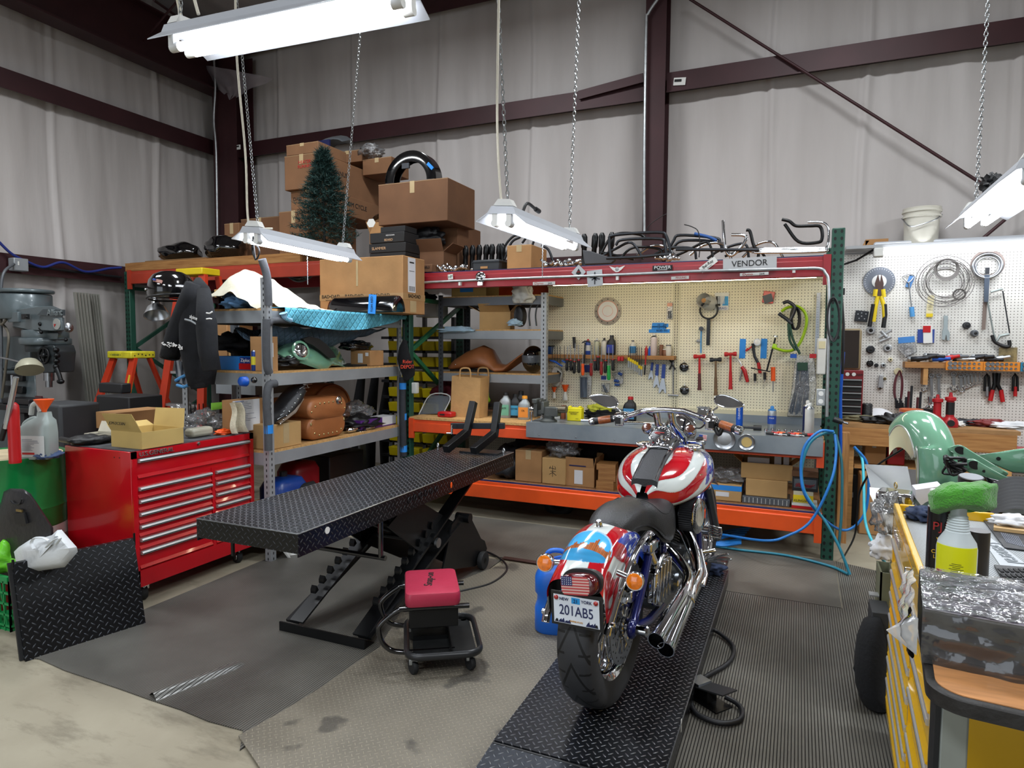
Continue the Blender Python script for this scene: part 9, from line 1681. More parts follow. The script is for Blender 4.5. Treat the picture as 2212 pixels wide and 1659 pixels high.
c=N_(127,700,-.18);D().cb(c,(.13,.03,.12)).bD('dial_box',mg,t,bv=.006);D().la([(.052,.016),(.052,.022)],c,(0,-1,0),28).bD('dial',C('dial_silver','a8aaa6',.3,.4),t);D().pr_([c+VX(-.03,-.0235,-.03),c+VX(-.005,-.0235,0),c+VX(-.035,-.0235,.0)],(0,-.001,0)).bD('red_mark',inkred,t)
c=N_(146,708,-.12);D().la([(.035,0),(.045,.02),(.02,.035)],c,(1,-.3,0),20).tu([c,c+VX(.06,-.02,-.02)],.008,8).ball(c+VX(.06,-.02,-.02),.012).bD('crank',sE,t)
D().cb(N_(33,685,-.17),(.17,.05,.1)).bD('switch_box',mg,t,bv=.006);D().cb(N_(55,684,-.21),(.08,.03,.05)).ball(N_(55,684,-.23),(.035,.012,.012)).bD('switch',bk_,t)
mc(99,713,732,26,'head_neck');mc(99,730,745,29,'head_ring',prof=None);mc(98,743,760,22,'quill_collar',C('machine_dark','3a4144',.35,.3))
D().loft([[N_(99+x,718,d)for x,d in((-40,-.1),(28,-.1),(28,.1),(-40,.1))],[N_(99+x,734,d)for x,d in((-28,-.09),(26,-.09),(26,.09),(-28,.09))]]).bD('head_casting',mg,t,bv=.01)
dk=C('machine_black','16181a',.35,.4,.2);D().pr_([N_(76,745,-.1),N_(115,745,-.1),N_(120,760,-.1),N_(116,805,-.1),N_(90,806,-.1),N_(84,775,-.1)],(0,.2,0)).bD('quill_head',C('machine_dark'),t,bv=.01)
c=N_(95,768,-.13);D().torus(c,.075,.012,(0,1,0),28,8).ball(c,.03).bar(c+VX(-.07,0,0),c+VX(.07,0,0),.012,.012).bar(c+VX(0,0,-.07),c+VX(0,0,.07),.012,.012).bD('hand_wheel',dk,t)
D().cyl(N_(106,800),N_(106,822),.045).cyl(N_(106,822),N_(106,836),.03).bD('spindle',sE,t)
m=D()
for i,(px,py)in eN(((121,756),(123,768),(122,780),(121,792))):m.ball(N_(px,py,-.1),(.025,.03,.025))
m.tu([N_(120,790,-.1),N_(128,810,-.1),N_(132,824,-.1)],.02,8).ball(N_(131,824,-.1),(.04,.03,.025)).bD('feed_levers',dk,t)
m=D();m.cyl(N_(126,734,-.12),N_(139,734,-.14),.007).ball(N_(142,734,-.14),.018).cyl(N_(85,708,-.16),N_(89,718,-.18),.01).ball(N_(89,718,-.19),.016).ball(N_(87,700,-.17),.02).bD('levers',dk,t)
D().pr_([N_(-30,728,.0),(N_(48,726)),N_(62,742),N_(64,790),N_(20,800),N_(-30,795)],(0,.25,0)).bD('ram',mg,t,bv=.02);D().loft([[N_(-30,800,-.05),N_(76,800,-.05),N_(76,800,.35),N_(-30,800,.35)],[N_(-30,870,-.12),N_(80,870,-.12),N_(80,870,.35),N_(-30,870,.35)],[VX(N_(-30,870).x,MY-.15,0),VX(N_(82,870).x,MY-.15,0),VX(N_(82,870).x,MY+.35,0),VX(N_(-30,870).x,MY+.35,0)]]).bD('column',mg,t,bv=.02)
for py in(812,838):D().box(N_(20,py).x,N_(80,py).x,MY-.14,MY-.1,N_(50,py+9).z,N_(50,py-6).z).bD('way_cover',dk,t,bv=.008)
D().box(N_(55,862).x,N_(200,862).x,MY-.35,MY-.05,N_(100,880).z,N_(100,868).z).bD('table',dk,t,bv=.006);D().box(N_(76,862).x,N_(132,862).x,MY-.3,MY-.12,N_(100,868).z+.001,N_(100,856).z).bD('vise',C('vise_dark','2c2a2c',.4,.4),t,bv=.006);D().cb(N_(84,860,-.305),(.1,.01,.04)).bD('red_plate',C('dark_red','5a1a20',.4),t)
D().tu(bez([N_(14,690,-.2),N_(2,700,-.2),N_(6,660,-.1),N_(-2,690,-.1),N_(18,720,-.2),N_(14,780,-.2),N_(4,860,-.2)],6),.012,8).bD('power_cable',C('cable_grey','6a6458',.6),t)
c=N_(64,800,-.5);t=TH('work_lamp','pale slotted bowl work lamp on a rod in front of the milling machine','lamp',c);m=D();m.la([(.03,.1),(.07,.09),(.1,.045),(.11,0),(.1,0)],c,(-.45,.2,.85),28).bD('shade',C('lamp_pale','b3b09a',.4,.2,.05),t);D().tu([N_(45,782,-.45),N_(20,776,-.42),N_(-10,770,-.4),N_(-20,790,-.02)],.008,8).bD('arm',sE,t);m=D()
for i in rN(5):m.cb(c+VX(-.05+.0*i,-.07-.006*i,.07-.014*i),(.1,.004,.004))
m.bD('slots',ink,t)
t=TH('control_cabinet','black steel cabinet standing in shadow left of the orange ladder','cabinet',(P(240,900,Y=3.6).x,3.6,0));D().box(P(207,860,Y=3.5).x,P(278,860,Y=3.5).x,3.5,3.8,0,P(240,856,Y=3.5).z).bD('body',C('matte_black','17181b',.6),t,bv=.01);D().box(P(212,830,Y=3.7).x,P(262,830,Y=3.7).x,3.7,3.79,P(240,856,Y=3.5).z+.001,P(240,828,Y=3.7).z).bD('panel',C('matte_black'),t,bv=.01)
t=TH('machine_stand','dark steel machine stand behind the tool chest','stand',P(170,900,Y=3.7));D().box(P(100,880,Y=3.7).x,P(205,880,Y=3.7).x,3.4,3.7,P(150,886,Y=3.7).z,P(150,877,Y=3.7).z).bD('top',dk,t,bv=.004)
for px in(104,138,200):D().box(P(px,880,Y=3.72).x,P(px+5,880,Y=3.72).x,3.6,3.64,0,P(150,886,Y=3.7).z).bD('leg',dk,t)
D().box(P(108,880,Y=3.75).x,P(130,880,Y=3.75).x,3.45,3.68,.3,P(150,890,Y=3.7).z).bD('drawer_unit',C('bin_charcoal','2f3134',.6),t)
t=TH('waste_bin','charcoal grey bin with a rolled rim behind the oil jug','bin',P(110,960,Y=3.0));D().loft([[VX(P(112,900,Y=3.0).x+x*k,3.1+y*k,z)for x,y in((-.2,-.15),(.17,-.15),(.17,.15),(-.2,.15))]for z,k in((0,.85),(P(112,872,Y=3.0).z,1))]).bD('body',C('bin_charcoal'),t,bv=.02)
lo=C('ladder_orange','b8361c',.4,0,.1);LY=4.45;a,b=P(231,765,Y=LY),P(283,768,Y=LY);zt=a.z;t=TH('stepladder','orange fibreglass stepladder with a yellow top cap beside the cabinet','ladder',((a.x+b.x)/2,LY,0))
D().box(a.x,b.x,LY,LY+.27,zt-.04,zt+.03).bD('top_cap',C('cap_yellow','cfc32a',.5,0,.2,12),t,bv=.01);r_=random.Random(1);m=D()
for i in rN(6):m.cb((b.x+.0005,LY+.04+.04*i,zt-.005+r_.uniform(-.01,.01)),(.002,.012,.012))
m.bD('tool_hole',ink,t);text('lettering','< WERNER >',.028,((a.x+b.x)/2-.05,LY-.001,zt-.006),(1,0,0),(0,0,1),C('faded_green','6d7a3a',.6),t)
for s,xx in((-1,a.x+.03),(1,b.x-.03)):
 foot=VX(xx+s*.16,LY-.42,.0);top_=VX(xx,LY+.05,zt-.04)
 D().bar(foot,top_,.03,.08,(1,0,0)).bD('front_rail',lo,t);D().bar((xx+s*.14,LY+.72,0),(xx,LY+.22,zt-.04),.025,.05,(1,0,0)).bD('rear_rail',lo,t)
 if s>0:
  d=(foot-top_).normalized();R=VX(0,1,0);c1=top_.lerp(foot,.32)+VX(.018,0,0);c0=top_.lerp(foot,.12)+VX(.018,0,0)
  side=(R-d*R.dot(d)).normalized();D().pr_([c0+side*.03,c0-side*.03,c0-side*.03+d*.22,c0+side*.03+d*.22],(.003,0,0)).bD('notice_label',C('notice_yellow','c9c43a',.5,0,.2),t);m=D();cc=top_.lerp(foot,.47)+VX(.018,0,0)
  D().pr_([cc+side*(.032*cos(q))+d*(.14*sin(q))for q in[2*pi*i/24 for i in rN(24)]],(.003,0,0)).bD('oval_label',inkb,t);D().pr_([cc+side*(.026*cos(q))+d*(.13*sin(q))for q in[2*pi*i/24 for i in rN(24)]],(.0036,0,0)).bD('oval_white',wh,t);text('lettering','WERNER',.05,cc+VX(.004,0,0),-d,-side if 0 else side,inkb,t)
for k in rN(1,4):f=1-k*.26;zq=(zt-.04)*f;D().box(a.x+.02-.16*(1-f)*1,b.x-.02+.16*(1-f),LY+.05-.47*(1-f)-.02,LY+.05-.47*(1-f)+.09,zq-.03,zq).bD('step',alu,t)
KM=Matrix.Translation((.365,2.985,0))@Matrix.Rotation(rD(-2.7),4,'Z')
KZ,KL,KW=.935,1.26,.6
t=TH('tool_cabinet','yellow roller tool cabinet with chrome drawer pulls at the right','tool cabinet',KM@VX(0,0,0))
def kb():q=D();q.M=KM;return q
kb().box(.014,KW,-KL,0,.12,KZ-.03).bD('body',yp_,t,bv=.004)
for b_ in((0,.02,-KL,0,KZ-.029,KZ+.012),(.02,KW,-.02,0,KZ-.029,KZ+.012),(KW-.02,KW,-KL,-.02,KZ-.029,KZ+.012),(.02,KW-.02,-KL,-KL+.02,KZ-.029,KZ+.012)):kb().box(*b_).bD('top_rim',yp_,t,bv=.004)
def mesh_fn(nt,b,tc,cs,c):
 q=xyz(nt,tc);k=1/.0065;u=(q[0]*k+(q[1]*k).floor()*.5+500).fract()-.5;v=(q[1]*k+500).fract()-.5;mixcol(nt,b,(u*u+v*v).lt(.07),'34373a')
kb().box(.02,KW-.02,-KL+.02,-.02,KZ-.029,KZ-.022).bD('top_mat',C('speckled_liner','9ea3a6',.6,0,.05,fn=mesh_fn),t)
kb().box(0,.014,-.045,0,.12,KZ-.03).box(0,.014,-KL,-KL+.045,.12,KZ-.03).box(0,.014,-KL,0,KZ-.115,KZ-.03).box(0,.014,-KL,0,.12,.16).bD('face_frame',yp_,t)
ymid=-.78
kb().box(0,.014,ymid-.012,ymid+.012,.16,KZ-.24).bD('face_frame',yp_,t)
def kdr(y0,y1,zt_,zb_):
 d=kb().pr_([(.014,y0,zb_+.003),(.004,y0,zb_+.005),(-.004,y0,zb_+.01),(.006,y0,zb_+.028),(.006,y0,zt_-.002),(.014,y0,zt_-.002)],(0,y1-y0,0)).bD('drawer',yp_,t,sm=20)
 kb().pr_([(.005,y0+.004,zt_-.02),(-.006,y0+.004,zt_-.018),(-.008,y0+.004,zt_-.010),(-.006,y0+.004,zt_-.003),(.005,y0+.004,zt_-.002)],(0,y1-y0-.008,0)).bD('pull',C('pull_metal'),d,sm=25)
 kb().box(-.0082,-.0072,y0+.006,y1-.006,zt_-.013,zt_-.0105).bD('pull_groove',ds_,d)
kdr(-KL+.045,-.045,KZ-.115,KZ-.235)
zs_=[KZ-.24-i*.088 for i in rN(6)]+[.16]
for a,b in zip(zs_,zs_[1:]):kdr(ymid+.012,-.045,a,b)
zs_=[KZ-.24,KZ-.36,KZ-.5,KZ-.64,.16]
for a,b in zip(zs_,zs_[1:]):kdr(-KL+.045,ymid-.012,a,b)
kb().la([(.014,0),(.014,.008),(.006,.009)],(0,-.62,KZ-.07),(-1,0,0),16).bD('lock',ch_,t)
text('lettering','U.S.GENERAL',.04,KM@VX(-.001,-.26,KZ-.065),KM.to_3x3()@VX(0,-1,0),(0,0,1),C('letter_silver'),t,ext=.003)
for x,y in((.08,-.1),(.08,-KL+.1),(KW-.08,-.1),(KW-.08,-KL+.1)):kb().la([(.02,-.018),(.046,-.018),(.05,0),(.046,.018),(.02,.018)],(x,y,.056),(1,.2,0),22).bD('caster_wheel',rU,t,sm=30);kb().cb((x,y,.1),(.06,.06,.04)).bD('caster_fork',zinc,t)
LZ=KZ-.021
def kp(px,py,z=LZ):return P(px,py,Z=z)
c=P(2068,1312,Y=1.86);c.z=LZ;y_=1.86;c=VX(P(2066,1200,Y=y_).x,y_,LZ);R=(P(2112,1200,Y=y_).x-P(2022,1200,Y=y_).x)/2
zb_=P(2068,1165,Y=y_).z;zn=P(2068,1105,Y=y_).z;t=TH('spray_bottle','white spray bottle with a yellow green label on the yellow cabinet','bottle',c);wb_=C('bottle_white','c3cdd0',.35,0,.03)
pr=[(R*.95,0),(R,.008),(R,zb_-LZ-.02),(R*.93,zb_-LZ-.004),(R*.62,zb_-LZ+.018)];nk=zn-.005-LZ;z0_=zb_-LZ+.02
n8=7
for i in rN(n8):zq=z0_+(nk-z0_)*i/n8;pr+=[(R*(.62-.15*i/n8),zq),(R*(.56-.15*i/n8),zq+(nk-z0_)/n8*.5)]
pr+=[(R*.4,nk),(R*.42,nk+.03)]
D().la(pr,c,n=40).bD('body',wb_,t,sm=35)
lbm=C('spray_label','d8dc1c',.35,0,.02,fn=lambda nt,b,tc,cs,c_:mixcol(nt,b,((xyz(nt,tc)[2]-.045)*-18).op('MAXIMUM',0).op('MINIMUM',1),'63b82e'))
rr=R+.0008;m=D();m.loft([[c+VX(rr*cos(a),rr*sin(a),z)for a in[rD(-172+i*5)for i in rN(29)]]+[c+VX((R-.001)*cos(a),(R-.001)*sin(a),z)for a in[rD(-32-i*5)for i in rN(29)]]for z in(.012,zb_-LZ-.010)]);m.bD('paper_label',lbm,t)
m=D();r_=random.Random(7)
for i in rN(24):
 z=.05+i*.0042;w=r_.uniform(.25,.5)
 if i%9==8:continue
 m.tu([c+VX(rr*1.006*cos(a),rr*1.006*sin(a),z)for a in[rD(-100+w*80*k/6-w*40)for k in rN(7)]],.0006,4)
m.bD('print',ink,t);a_=rD(-150);m=D();m.cb(c+VX(rr*cos(a_),rr*sin(a_),.115),(.004,.014,.02),rz=a_).bD('red_print',inkred,t)
D().cyl(c+VX(0,0,nk+.02),c+VX(0,0,nk+.035),R*.4).cb(c+VX(-.01,0,nk+.04),(.1,.028,.03)).bD('trigger_head',wh,t,bv=.004)
G2=lambda px,py,d=0:P(px,py,Y=y_+d)
gt=C('green_terry','4fa52e',.95,0,.25,14,col2='3a7d26',bump=.7,bs=220,sheen=.4)
ol=[(2003,1070),(2010,1060),(2030,1052),(2052,1043),(2085,1040),(2120,1042),(2152,1048),(2154,1070),(2151,1098),(2140,1106),(2118,1103),(2090,1100),(2062,1103),(2030,1108),(2010,1104),(2005,1090)]
cxg,cyg=2078,1075
def ragf(u,v):
 k=u*len(ol);i=int(k)%len(ol);f=k-int(k);a=VV(ol[i]);b=VV(ol[(i+1)%len(ol)]);q=a.lerp(b,f);th=pi*v;s=max(sin(th),0)**.5
 p=P(cxg+(q.x-cxg)*s,cyg+(q.y-cyg)*s,Y=y_+.055*-cos(th));n_=noise.noise(p*22)*.008+noise.noise(p*60)*.003;return p+VX(n_*.5,-n_*(1 if v<.5 else-1),n_)
so('green_rag','bright green terry rag draped over the spray bottle head','cloth',D().grid(ragf,96,40),gt,sm=180)
ya_=1.98;c=VX(P(2030,1200,Y=ya_).x,ya_,LZ);t=TH('spray_can','black spray can with red and yellow lettering left of the spray bottle','can',c);R2=.031;zt=P(2030,1095,Y=ya_).z-LZ
D().la([(R2*.95,0),(R2,.005),(R2,zt)],c,n=28).bD('body',C('can_black','121214',.25,.2,0),t);D().la([(R2*.9,zt),(R2*.5,zt+.03)],c,n=24).bD('cap',bk_,t)
for w_,s,z,mm in(('PJ1',.03,zt*.82,inkred),('V',.03,zt*.66,C('gold_ink','e0b020',.5,0,0)),('CABLE\nLUBE',.013,zt*.53,C('gold_ink'))):text('lettering',w_,s,c+VX(-.006,-R2-.002,z),(1,-.12,0),(0,0,1),mm,t)
m=D()
for i in rN(7):m.cb(c+VX(-.004,-R2-.001,.03+i*.009),(.03-.004*(i%3),.001,.002))
m.bD('print',C('gold_ink'),t)
ya_=2.0;c=VX(P(2095,1200,Y=ya_).x+.015,ya_,LZ);t=TH('spray_can','dark grey can standing behind the spray bottle at right','can',c);D().la([(.026,0),(.026,.025)],c,n=24).bD('metal_base',sE,t);D().la([(.0265,.0255),(.0265,.19)],c,n=24).bD('body',C('can_dark','2a2624',.35),t)
c=VX(P(2055,1200,Y=2.04).x,2.04,LZ);so('spray_can','black can between the spray bottle and the lettered can','can',D().la([(.028,0),(.028,.19),(.02,.2)],c,n=24),C('can_black'))
rag('shop_rag','faded navy rag on the yellow cabinet behind the spray cans',kp(1988,1122),(.05,.06,.028),dN,131)
def kq(pts,z,th,m_,nm,lab,cat):return so(nm,lab,cat,D().pr_([P(x,y,Z=z)for x,y in pts],(0,0,th)),m_)
t=TH('rubber_mat_card','black card with fine print lying on the yellow cabinet at the right','mat',kp(2180,1150));D().pr_([kp(2118,1117,LZ+.001),kp(2150,1120,LZ+.001),kp(2240,1135,LZ+.001),kp(2250,1195,LZ+.001),kp(2170,1185,LZ+.001)],(0,0,.004)).bD('sheet',C('card_black','202225',.5),t)
m=D()
for i in rN(9):a,b=kp(2162+i*4.5,1150+i*1.0,LZ+.006),kp(2176+i*4.5,1172+i*1.2,LZ+.006);m.bar(a,b,.0025,.0006)
m.bD('print',C('grey_ink'),t)
text('lettering','U.S.GENERAL',.085,kp(2164,1200,LZ+.0005),kp(2190,1228)-kp(2140,1172),kp(2190,1190)-kp(2140,1215),ink,bpy.data.objects['tool_cabinet.001']if 'tool_cabinet.001'in bpy.data.objects else t)if 0 else None
t=TH('liner_badge','pale printed badge of the cabinet liner reading U.S.GENERAL','badge',kp(2180,1210));D().pr_([kp(2118,1160,LZ+.0004),kp(2140,1162,LZ+.0004),kp(2225,1225,LZ+.0004),kp(2165,1228,LZ+.0004)],(0,0,.0008)).bD('base',C('badge_pale','b5babf',.5,0,0),t);R_=(kp(2205,1226)-kp(2135,1163)).normalized();text('lettering','General',.07,kp(2170,1194,LZ+.0014),R_,VX(-R_.y,R_.x,0),C('letter_dim','7f868c',.5,0,0),t)
t=TH('tyre_tread_mat','black rubber mat with a raised herringbone pattern at the right edge of the cabinet','mat',kp(2200,1245));D().pr_([kp(2147,1223,LZ+.001),kp(2240,1230,LZ+.001),kp(2260,1300,LZ+.001),kp(2175,1270,LZ+.001)],(0,0,.005)).bD('sheet',bk_,t);m=D()
for i in rN(8):
 for j in rN(3):a,b=kp(2158+i*11+j*5,1229+j*11,LZ+.007),kp(2166+i*11+j*5,1236+j*11,LZ+.007);m.bar(a,b,.008,.004)
m.bD('raised_bars',rU,t)
t=TH('wooden_board','pale wooden board under crumpled papers at the far right of the cabinet','board',kp(2190,1130));D().pr_([kp(2148,1118,LZ+.006),kp(2260,1128,LZ+.006),kp(2260,1160,LZ+.006),kp(2146,1146,LZ+.006)],(0,0,.012)).bD('board',C('pale_wood','c9a878',.6,0,.15,4),t);rag('paper_scrap','crumpled white paper with brown tape on the pale wooden board',kp(2190,1135,LZ+.019),(.07,.035,.022),pa_,133,'paper',.6)
TZ2=1.0;a=P(2012,1445,Z=TZ2)
t=TH('laminate_table','wood laminate table with a thick black rounded edge at the bottom right','table',(a.x+.4,1.45,0));tx0,ty0,tx1,ty1,r=a.x-.005,1.25,1.35,1.70,.06
def rr_(g,z):
 out=[]
 for cx_,cy_,a0_ in((tx1-r,ty1-r,0),(tx0+r,ty1-r,pi/2),(tx0+r,ty0+r,pi),(tx1-r,ty0+r,1.5*pi)):
  for i in rN(9):q=a0_+pi/2*i/8;out.append(TM@VX(cx_+(r-g)*cos(q),cy_+(r-g)*sin(q),z))
 return out
TM=Matrix.Translation((a.x,1.4,0))@Matrix.Rotation(rD(-6),4,'Z')@Matrix.Translation((-a.x,-1.4,0))
D().loft([rr_(.006,TZ2-.03),rr_(0,TZ2-.027),rr_(0,TZ2-.003),rr_(.004,TZ2),rr_(.014,TZ2+.0005)]).bD('edge_band',C('edge_black','1c1a19',.55,0,.3,30,bump=.3),t)
D().loft([rr_(.0135,TZ2-.001),rr_(.0135,TZ2+.0022)]).bD('laminate_top',C('laminate_beech','b98252',.4,0,.15,6,stretch=(2,14,1)),t)
lx,ly=P(2058,1560,Y=1.36).x,1.36
D().box(lx-.022,lx+.022,ly-.015,ly+.03,0,TZ2-.031).bD('leg',C('leg_pale','9aa09a',.4,.3,.08),t,bv=.004);D().box(lx-.03,lx-.0225,ly-.018,ly+.03,0,TZ2-.031).bD('leg_flange',ds_,t);D().box(1.2,1.25,1.4,1.45,0,TZ2-.031).bD('leg',C('leg_pale'),t)
hx_=P(2083,1560,Y=1.42)
c=P(2086,1622,Y=1.42)
bz0=TZ2+.012;BHt=.088
b0=P(1988,1415,Z=bz0);t=TH('bagged_box','black box wrapped in a clear plastic bag on the laminate table','box',(b0.x+.25,b0.y+.12,TZ2+.003));BMx=Matrix.Translation((b0.x,b0.y,bz0))@Matrix.Rotation(rD(-7),4,'Z')
bw,bd=.62,.255
m=D();m.M=BMx;m.box(0,bw,0,bd,0,BHt-.002).bD('carton_body',C('bag_box_black','1b1b1d',.6,0,.1),t,bv=.004)
def topf(u,v):p=VX(u*bw,v*bd,BHt+.004+.006*noise.noise(VX(u*14,v*8,1))+.003*noise.noise(VX(u*40,v*22,3)));return BMx@p
prn=C('box_print_sheen','d3d6e2',.3,.1,.35,9,col2='9a8a98',coat=.4)  # top print lightened, the film's silvery reflections put into its colour
m=D();m.M=BMx;m.box(.004,bw-.004,.004,bd-.004,BHt-.0018,BHt).bD('print_sheen_top',prn,t)
film=film_mat('bag_film',26,.55,.07)
D().grid(topf,70,34).bD('bag_top',film,t,sm=180)
def sidef(u,v):n_=.004+.006*noise.noise(VX(u*16,v*5,7));return BMx@VX(u*bw,-n_-.004,(BHt+.004)*(1-v)-.01*v)
film3=film_mat('bag_film_front',20,.3,.03);D().grid(sidef,70,16).bD('bag_front',film3,t,sm=180)
def endf(u,v):
 n_=.012+.02*sin(v*pi)+.012*noise.noise(VX(u*6,v*6,2));return BMx@VX(-n_,(1-u)*bd,(BHt+.004)*(1-v)-.01*v)
film2=film_mat('bag_film_cloudy',14,.5,.42);D().grid(endf,24,16).bD('bag_end',film2,t,sm=180)
pf=P(1915,1362,Y=b0.y+.02);e0=BMx@VX(-.006,-.01,BHt*.8);e1=BMx@VX(-.006,-.005,0)
D().add([e0,e1,pf,e0+VX(-.003,.02,0),e1+VX(-.003,.02,0),pf+VX(0,.004,0)],[(0,1,2),(5,4,3),(0,3,4,1),(1,4,5,2),(2,5,3,0)]).bD('bag_corner',film2,t)
m=D();m.M=BMx;m.la([(.02,-.012),(.02,0)],(.03,.03,0),n=14).bD('foot',bk_,t)
def V(px,py,Y):return P(px,py,Y=Y)
t=TH('parts_trolley','black wheeled frame carrying the pastel green painted parts behind the cabinet','trolley',(1.0,3.75,.006));D().box(.5,1.7,3.35,4.3,.84,.87).bD('shelf',bM_,t)
for x,y in((.52,3.37),(1.65,3.37),(.52,4.25),(1.65,4.25)):D().box(x,x+.04,y,y+.04,.006,.84).bD('leg',bM_,t)
FYc=3.75;fcn=V(1998,985,FYc);Rf=.36
cc=VX(V(1998,985,FYc).x,FYc+.20,.80);t=TH('fender','pastel green fender with cream inside standing upright behind the cabinet','fender',(cc.x,FYc,.66))
hw0=(V(2050,980,FYc).x-V(1950,980,FYc).x)/2*1.0;zt_=V(2000,890,FYc+.1).z;zb_=V(2000,1068,FYc-.05).z
Hf=zt_-zb_
FR=Matrix.Rotation(rD(24),3,'Z')
def fen(u,v,off=0.):
 p=fen0(u,v,off);o_=VX(cc.x,cc.y,0);return o_+FR@(p-o_)
def fen0(u,v,off=0.):
 th=-.25+u*2.5;ry=.25-off;rz=Hf*.78-off;y=cc.y-ry*cos(th)*1.0;z=zb_+Hf*.22+rz*sin(th)if th>0 else zb_+Hf*.22+Hf*.9*th
 s=(v-.5)*2;hw=hw0*(.9+.1*sin(min(th,pi/2)))-off*.3;x=hw*sin(s*pi/2)*1.0;k=(1-cos(s*pi/2))*.10
 yy=y+(cc.y-y)/max(ry,.01)*k*1.0;zz_=z-(k*.8 if th>.5 else k*.2*max(0,th))
 return VX(cc.x+x,yy,zz_)
D().grid(lambda u,v:fen(u,v),50,30).bD('outer_shell',sage,t,sm=180);D().grid(lambda u,v:fen(u,v,.008),50,30).bD('inner_lining',ivory,t,sm=180)
def side(u,v):e=fen(u,0.0);th=-.25+u*2.5;w=.12*(.55+.45*sin(min(max(th,0),pi)));d=(VX(e.x,cc.y,zb_+Hf*.3)-e).normalized();return e+d*(w*v)+VX(-.003,0,0)
D().grid(side,50,6).bD('side_valance',ivory,t,sm=180)
D().tu([fen(i/50,0)+VX(-.002,-.002,0)for i in rN(51)],.004,6).bD('edge_trim',C('trim_silver','c9ccc6',.3,.5,0),t)
lt=C('brown_leather','6e4630',.5,0,.15);D().grid(lambda u,v:fen(.0+.045*u,v)+VX(0,-.006,-.012),4,24).bD('leather_strip',lt,t,sm=180);D().tu([fen(.002,i/24)+VX(0,-.008,-.02)for i in rN(25)],.008,8).bD('leather_edge',lt,t)
D().tu(bez([fen(.02,.1)+VX(0,.02,-.02),fen(.0,.2)+VX(0,.02,-.07),fen(0,.35)+VX(0,.03,-.05)],5),.012,8).bD('strap',lt,t)
so('metal_sheet','bare grey sheet metal panel leaning beside the pastel fender','panel',D().pr_([V(1868,1003,3.95),V(1960,1008,3.95),V(1975,1085,3.45),V(1960,1180,3.3),V(1935,1200,3.3),V(1890,1085,3.45)],(.002,.006,0)),C('bare_sheet','9c9fa0',.35,.6,.12,2,col2='85898b'))
t=TH('voltage_box','white carton with a black VOLTAGE label left of the yellow cabinet','box',V(1910,1105,3.2));D().pr_([V(1886,1068,3.3),V(1925,1072,3.3),V(1932,1092,3.1),V(1930,1200,3.1),V(1905,1110,3.1),V(1887,1085,3.12)],(0,.16,0)).bD('body',wh,t);c=V(1916,1099,3.095);D().cb(c,(.085,.003,.04)).bD('black_label',ink,t);text('lettering','VOLTAGE REG',.013,c+VX(0,-.004,.012),(1,0,0),(0,0,1),inkw,t)
t=TH('chrome_box_part','chrome rectangular engine part lying on the white carton','motorcycle part',V(1935,1075,3.2));c=V(1936,1074,3.2);D().cb(c,(.14,.12,.055),rz=-.25).bD('body',ch_,t,bv=.012);m=D();m.cb(c+VX(-.03,-.062,-.0),(.06,.01,.035),rz=-.25)
for i in rN(5):m.bar(c+VX(-.055+i*.012,-.066,.015),c+VX(-.05+i*.012,-.066,-.02),.004,.004)
m.bD('dark_fins',ink,t);D().torus(c+VX(.0,.03,.045),.012,.003,(1,.3,0)).bD('eyelet',brass_:=C('brass','a08a58',.3,.8),t)
so('white_tray','white folded carton between the pastel fender and the green rag','carton',D().pr_([V(1978,1058,3.1),V(2035,1050,3.1),V(2035,1070,3.1),V(2000,1085,3.1),V(1990,1092,3.1),V(1979,1078,3.1)],(0,.1,0)),C('soft_white','c9cad2',.6))
rag('plastic_wrap','crumpled clear wrap and paper hanging left of the yellow cabinet',V(1912,1150,3.1),(.05,.05,.09),bg_,141,'bag',.9);rag('paper_wrap','crumpled white paper below the clear wrap beside the cabinet',V(1908,1180,3.12)-VX(0,0,.05),(.05,.05,.05),pa_,142,'paper',.9)
c=V(2097,1040,3.2);t=TH('headlight_ring','black round headlight housing behind the green rag','headlight',c);rr2=(V(2122,1025,3.2).x-V(2065,1025,3.2).x)/2;D().la([(rr2*.8,-.07),(rr2*.85,-.05),(rr2*.97,0),(rr2,.02),(rr2*.93,.022)],c,(0,-.15,1),34).bD('housing',bk_,t);D().la([(rr2*.92,.0225),(rr2*.7,.02)],c,(0,-.15,1),30).bD('lens',C('lens_glass','b9bfc6',.08,.4,0),t)
r_=random.Random(5);m=D();c=V(2062,1003,3.5)
for i in rN(9):m.tu(bez([c+VX(r_.uniform(-.045,.05),r_.uniform(-.03,.03),r_.uniform(-.05,.03))for k in rN(4)],5),r_.choice((.003,.005,.007)),7)
so('wiring_bundle','black wiring and brackets between the pastel panels','wiring',m,cord)
